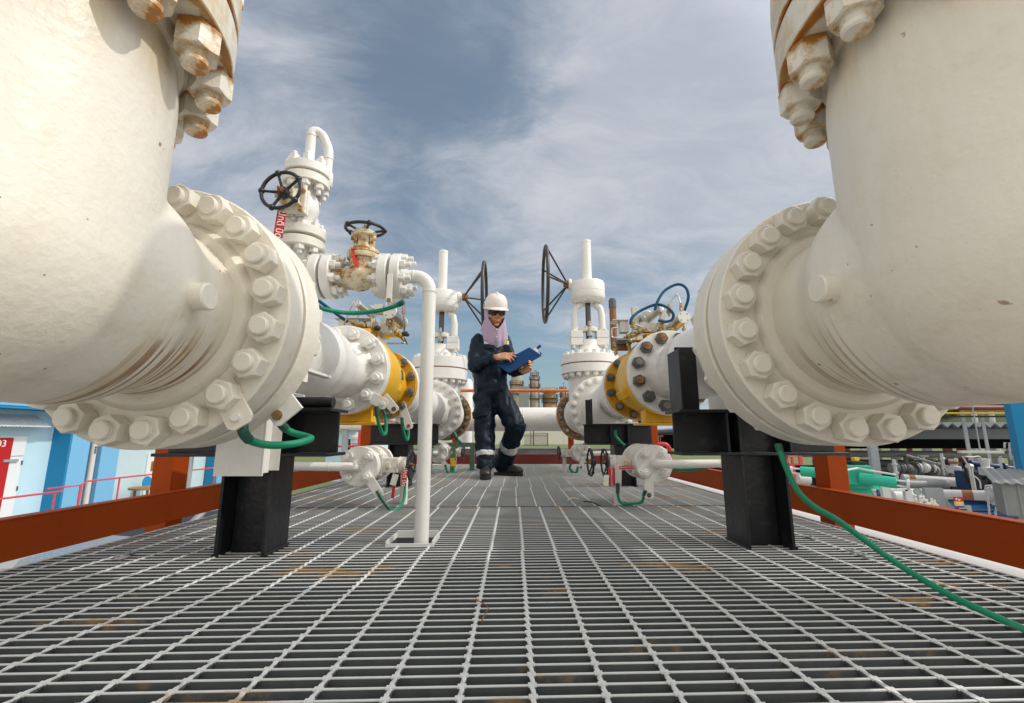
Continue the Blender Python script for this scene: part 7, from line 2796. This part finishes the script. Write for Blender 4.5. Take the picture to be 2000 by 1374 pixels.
shell_from(suit, on_limb(J['rkn'], J['ran'], 0.66, 0.80), 'reflective_strip', 'strip', tw)
shell_from(suit, on_limb(J['lkn'], J['lan'], 0.44, 0.60), 'reflective_strip', 'strip', tw)
zc1, zc0 = P(956, 662.5, 4.0).z, P(956, 671, 4.0).z
shell_from(suit, lambda c, n: zc0 < c.z < zc1 and n.y < -0.15 and P(944.5, 667, 4.0).x < c.x < P(993, 667, 4.0).x, 'reflective_strip', 'strip', tw)
pk0, pk1 = P(925, 817, 4.0), P(952, 807, 4.0)
shell_from(suit, lambda c, n: pk0.z + (c.x - pk0.x) * 0.12 < c.z < pk1.z + 0.01 + (c.x - pk0.x) * 0.12 and c.x < pk1.x and n.y < 0.45 and c.z < J['pelvis'].z, 'pocket_flap', 'suit', tw, 0.010, 0.004)
p0, p1 = P(946, 690, 4), P(965, 675, 4)
shell_from(suit, lambda c, n: p1.z - 0.035 < c.z < p1.z and p0.x < c.x < p1.x and n.y < -0.4, 'chest_flap', 'suit', tw, 0.008, 0.003)
a, b = P(987.5, 664, 3.99), P(991.5, 671.5, 3.99)
mb = MB()
mb.box(a.x, b.x, 3.99, 3.996, b.z, a.z)
mb.build('badge', 'yellow_s', tw)
mb = MB()
mb.tube([P(968, 666, 3.985), P(970, 672, 3.985)], 0.006, 8)
mb.build('clip', 'green', tw)

# boots
def boot(an, toe, heel_back, label):
    an, toe = Vector(an), Vector(toe)
    d = Vector((toe.x - an.x, toe.y - an.y, 0)).normalized()
    heel = Vector((an.x, an.y, 0)) - d * heel_back
    L = (Vector((toe.x, toe.y, 0)) - heel).length
    z0 = toe.z
    mb = MB()
    def c(f, z):
        return heel + d * (L * f) + Vector((0, 0, z0 + z))
    mb.tube([c(0.02, 0.062), c(0.14, 0.066), c(0.34, 0.066), c(0.55, 0.056), c(0.75, 0.050), c(0.90, 0.045), c(0.985, 0.040)],
            [(0.034, 0.028), (0.052, 0.038), (0.058, 0.040), (0.046, 0.046), (0.040, 0.049), (0.034, 0.044), (0.018, 0.026)], 20, up=(0, 0, 1))
    mb.tube([c(0.22, 0.06), c(0.21, 0.12), Vector((an.x, an.y, z0 + 0.17))], [0.052, 0.050, 0.052], 18)
    mb.tube([c(0.30, 0.10), c(0.50, 0.085), c(0.62, 0.07)], [0.038, 0.034, 0.025], 14)
    o = remeshed('boot', mb, 'boot', tw, 0.007, 4)
    mb = MB()
    sd = Vector((-d.y, d.x, 0))
    poly = [(-0.035, -0.01), (-0.043, 0.05), (-0.038, 0.12), (-0.047, L * 0.68), (-0.038, L * 0.88), (-0.014, L * 1.0), (0.014, L * 1.0), (0.038, L * 0.88), (0.047, L * 0.68), (0.038, 0.12), (0.043, 0.05), (0.035, -0.01)]
    m = Matrix(((sd.x, d.x, 0, heel.x), (sd.y, d.y, 0, heel.y), (0, 0, 1, z0), (0, 0, 0, 1)))
    mb.prism(poly, 0.0015, 0.026, m)
    mb.build('sole', 'rubber', o, bevel=0.004)
    mb = MB()
    for q in range(4):
        f = 0.34 + 0.075 * q
        z = 0.137 - 0.016 * q
        mb.tube([c(f, z - 0.012) - sd * 0.026, c(f, z), c(f + 0.02, z - 0.012) + sd * 0.026], 0.0028, 6)
    mb.build('lace', 'rubber', o)


ra, la = J['ran'], J['lan']
boot((ra.x, ra.y, 0), (ra.x + 0.005, ra.y - 0.185, 0.0), 0.075, 'r')
boot((la.x, la.y, 0), (la.x + 0.165, la.y - 0.115, 0.0), 0.080, 'l')

# helmet, hood, glasses
mb = MB()
hz = 0.048
hm = HM @ Matrix.Translation((0, 0.006, hz)) @ Matrix.Rotation(R(-4), 4, 'X')
mb.lathe([(0.106, 0.0), (0.108, 0.018), (0.106, 0.045), (0.098, 0.075), (0.083, 0.100), (0.060, 0.117), (0.03, 0.126), (0, 0.128)], hm @ Matrix.Diagonal((0.93, 1.10, 0.98, 1)), 48)
o = mb.build('hard_hat', 'helmet', tw, sharp=60)
mb = MB()
ringp = []
vs, fs = [], []
n = 48
for i in range(n):
    a = 2 * PI * i / n
    f = max(0, -math.sin(a))                              # front (-Y) gets the peak
    ex = 0.010 + 0.034 * f ** 2.2
    x, y = 0.100 * math.cos(a), 0.118 * math.sin(a)
    k = 1 + ex / 0.11
    for kk, z in ((0.97, 0.004), (k, -0.006 - 0.012 * f), (k, -0.012 - 0.012 * f), (0.97, -0.004)):
        vs.append((x * kk, y * kk, z))
for i in range(n):
    a, b = i * 4, ((i + 1) % n) * 4
    for k in range(4):
        fs.append((a + k, a + (k + 1) % 4, b + (k + 1) % 4, b + k))
mb.add(vs, fs, hm)
mb.build('brim', 'helmet', o, sharp=60)
mb = MB()
for s, w in ((0, 0.016),):
    mb.tube([hm @ Vector((s, -0.100, 0.06)), hm @ Vector((s, -0.066, 0.106)), hm @ Vector((s, 0, 0.126)), hm @ Vector((s, 0.066, 0.106)), hm @ Vector((s, 0.1, 0.06))], w, 12, flat=1.0)
mb.build('ridge', 'helmet', o)
mb = MB()
mb.ball((-0.102, 0.02, 0.006), 0.020, 14, (0.5, 0.8, 1.2), hm)
mb.build('strap_knob', 'brass', o)

mb = MB()
na, nl = 132, 46
vs, fs = [], []
def hoodpt(i, j):
    th = -PI + 2 * PI * i / na                            # 0 = front
    v = j / (nl - 1)
    front = max(0, math.cos(th))
    zt = 0.062
    zb = -0.160 - 0.128 * front ** 1.4 - 0.01 * math.sin(3 * th)
    z = zt + (zb - zt) * v
    d = max(0, min(1, (-z - 0.06) / 0.16))
    rx = 0.083 + 0.006 * math.sin(v * 3) + 0.042 * d
    ry = 0.104 + 0.02 * d
    wob = 0.006 * math.sin(7 * th + 1.3) * d + 0.004 * math.sin(13 * th) * d
    x = math.sin(th) * (rx + wob)
    y = -math.cos(th) * (ry + wob) + 0.008
    if math.cos(th) > 0:
        y -= 0.012 * d * math.cos(th)
    return Vector((x, y, z)), th, z
grid = [[hoodpt(i, j) for j in range(nl)] for i in range(na)]
for i in range(na):
    for j in range(nl):
        vs.append(HM @ grid[i][j][0])
for i in range(na):
    for j in range(nl - 1):
        p, th, z = grid[i][j]
        th2 = th + PI / na
        op = 0.92 if z > -0.035 else 0.92 * max(0, (z + 0.122) / 0.087) ** 0.8
        if abs(th2) < op and z > -0.122:
            continue
        i2 = (i + 1) % na
        fs.append((i * nl + j, i2 * nl + j, i2 * nl + j + 1, i * nl + j + 1))
mb.add(vs, fs)
o = mb.build('hood', 'hood', tw, sharp=180)
sm = o.modifiers.new('solid', 'SOLIDIFY')
sm.thickness = 0.003
mb = MB()
for z, y in ((-0.128, -0.124), (-0.190, -0.147), (-0.248, -0.150)):
    mb.cyl(hp(-0.004, y + 0.012, z), hp(-0.004, y - 0.004, z), 0.006, 12)
mb.build('button', 'letters', o)
mb = MB()
pts = [hp(0.083 * math.sin(a), -0.010 - 0.093 * math.cos(a), 0.012) for a in [R(-70 + 140 * i / 20) for i in range(21)]]
vs, fs = [], []
for i, p in enumerate(pts):
    a = -70 + 7 * i
    h = 0.018 + 0.004 * math.cos(R(a * 2.2))
    if abs(a) < 8:
        lo = -0.006
    else:
        lo = -h * 1.25
    dv = upv.normalized()
    vs += [p + dv * h * 0.75, p + dv * lo, p + dv * lo + fwd * 0.004, p + dv * h * 0.75 + fwd * 0.004]
for i in range(20):
    a = i * 4
    for k in range(4):
        fs.append((a + k, a + (k + 1) % 4, a + 4 + (k + 1) % 4, a + 4 + k))
mb.add(vs, fs)
mb.build('sunglasses', 'lens', tw, sharp=60)
mb = MB()
mb.tube([hp(-0.017, -0.0945, -0.0605), hp(-0.008, -0.1025, -0.0590), hp(0, -0.103, -0.0602), hp(0.008, -0.1025, -0.0590), hp(0.017, -0.0945, -0.0605)], [0.0015, 0.0035, 0.0032, 0.0035, 0.0015], 8)
mb.tube([hp(-0.015, -0.0945, -0.0635), hp(0, -0.1025, -0.0665), hp(0.015, -0.0945, -0.0635)], [0.0015, 0.0042, 0.0015], 8)
mb.build('lips', 'lip', tw)

# folder in the hands
t = thing('lever_folder', 'blue folder held open in the hands of the worker, papers clipped inside', 'folder', (FA + FB + FC + FD) / 4)
fm = Matrix(((fx.x, fy.x, fn_.x, 0), (fx.y, fy.y, fn_.y, 0), (fx.z, fy.z, fn_.z, 0), (0, 0, 0, 1)))
ctr = (FA + FB + FC + FD) / 4
fm = Matrix.Translation(ctr) @ fm
if fm.to_3x3().determinant() < 0:
    fm = fm @ Matrix.Diagonal((1, 1, -1, 1))
loc = [fm.inverted() @ q for q in (FA, FB, FC, FD)]
poly = [(q.x, q.y) for q in loc]
sg = 1 if (fm.to_3x3() @ Vector((0, 0, 1))).y < 0 else -1
mb = MB()
mb.prism(poly, 0, sg * 0.0035, fm)
mb.build('cover', 'folderblue', t, bevel=0.001)
mb = MB()
mb.prism([(x * 0.97 + 0.006, y * 0.94) for x, y in poly], -sg * 0.0215, -sg * 0.0185, fm @ Matrix.Rotation(0, 4, 'X'))
mb.build('cover', 'folderblue', t, bevel=0.001)
mb = MB()
mb.prism([(x * 0.94 + 0.012, y * 0.88 + 0.003) for x, y in poly], -sg * 0.018, -sg * 0.003, fm)
mb.build('paper_stack', 'paper', t)
mb = MB()
mb.prism([(q.x, q.z) for q in (P(1043, 681, 3.87), P(1050, 678, 3.87), P(1051, 688, 3.87), P(1046, 690, 3.87))], 0, 0.003, Matrix(((1, 0, 0, 0), (0, 0, -1, 3.87), (0, 1, 0, 0), (0, 0, 0, 1))))
mb.build('loose_sheet', 'paper', t)
mb = MB()
mb.tube([P(1049, 681, 3.865), P(1056, 675, 3.865)], [(0.010, 0.003), (0.012, 0.003)], 8)
mb.tube([P(1050, 697, 3.83), P(1057, 690, 3.84), P(1058, 693, 3.84)], [(0.010, 0.003), (0.010, 0.003), (0.008, 0.003)], 8)
mb.build('spine_flap', 'folderblue', t)
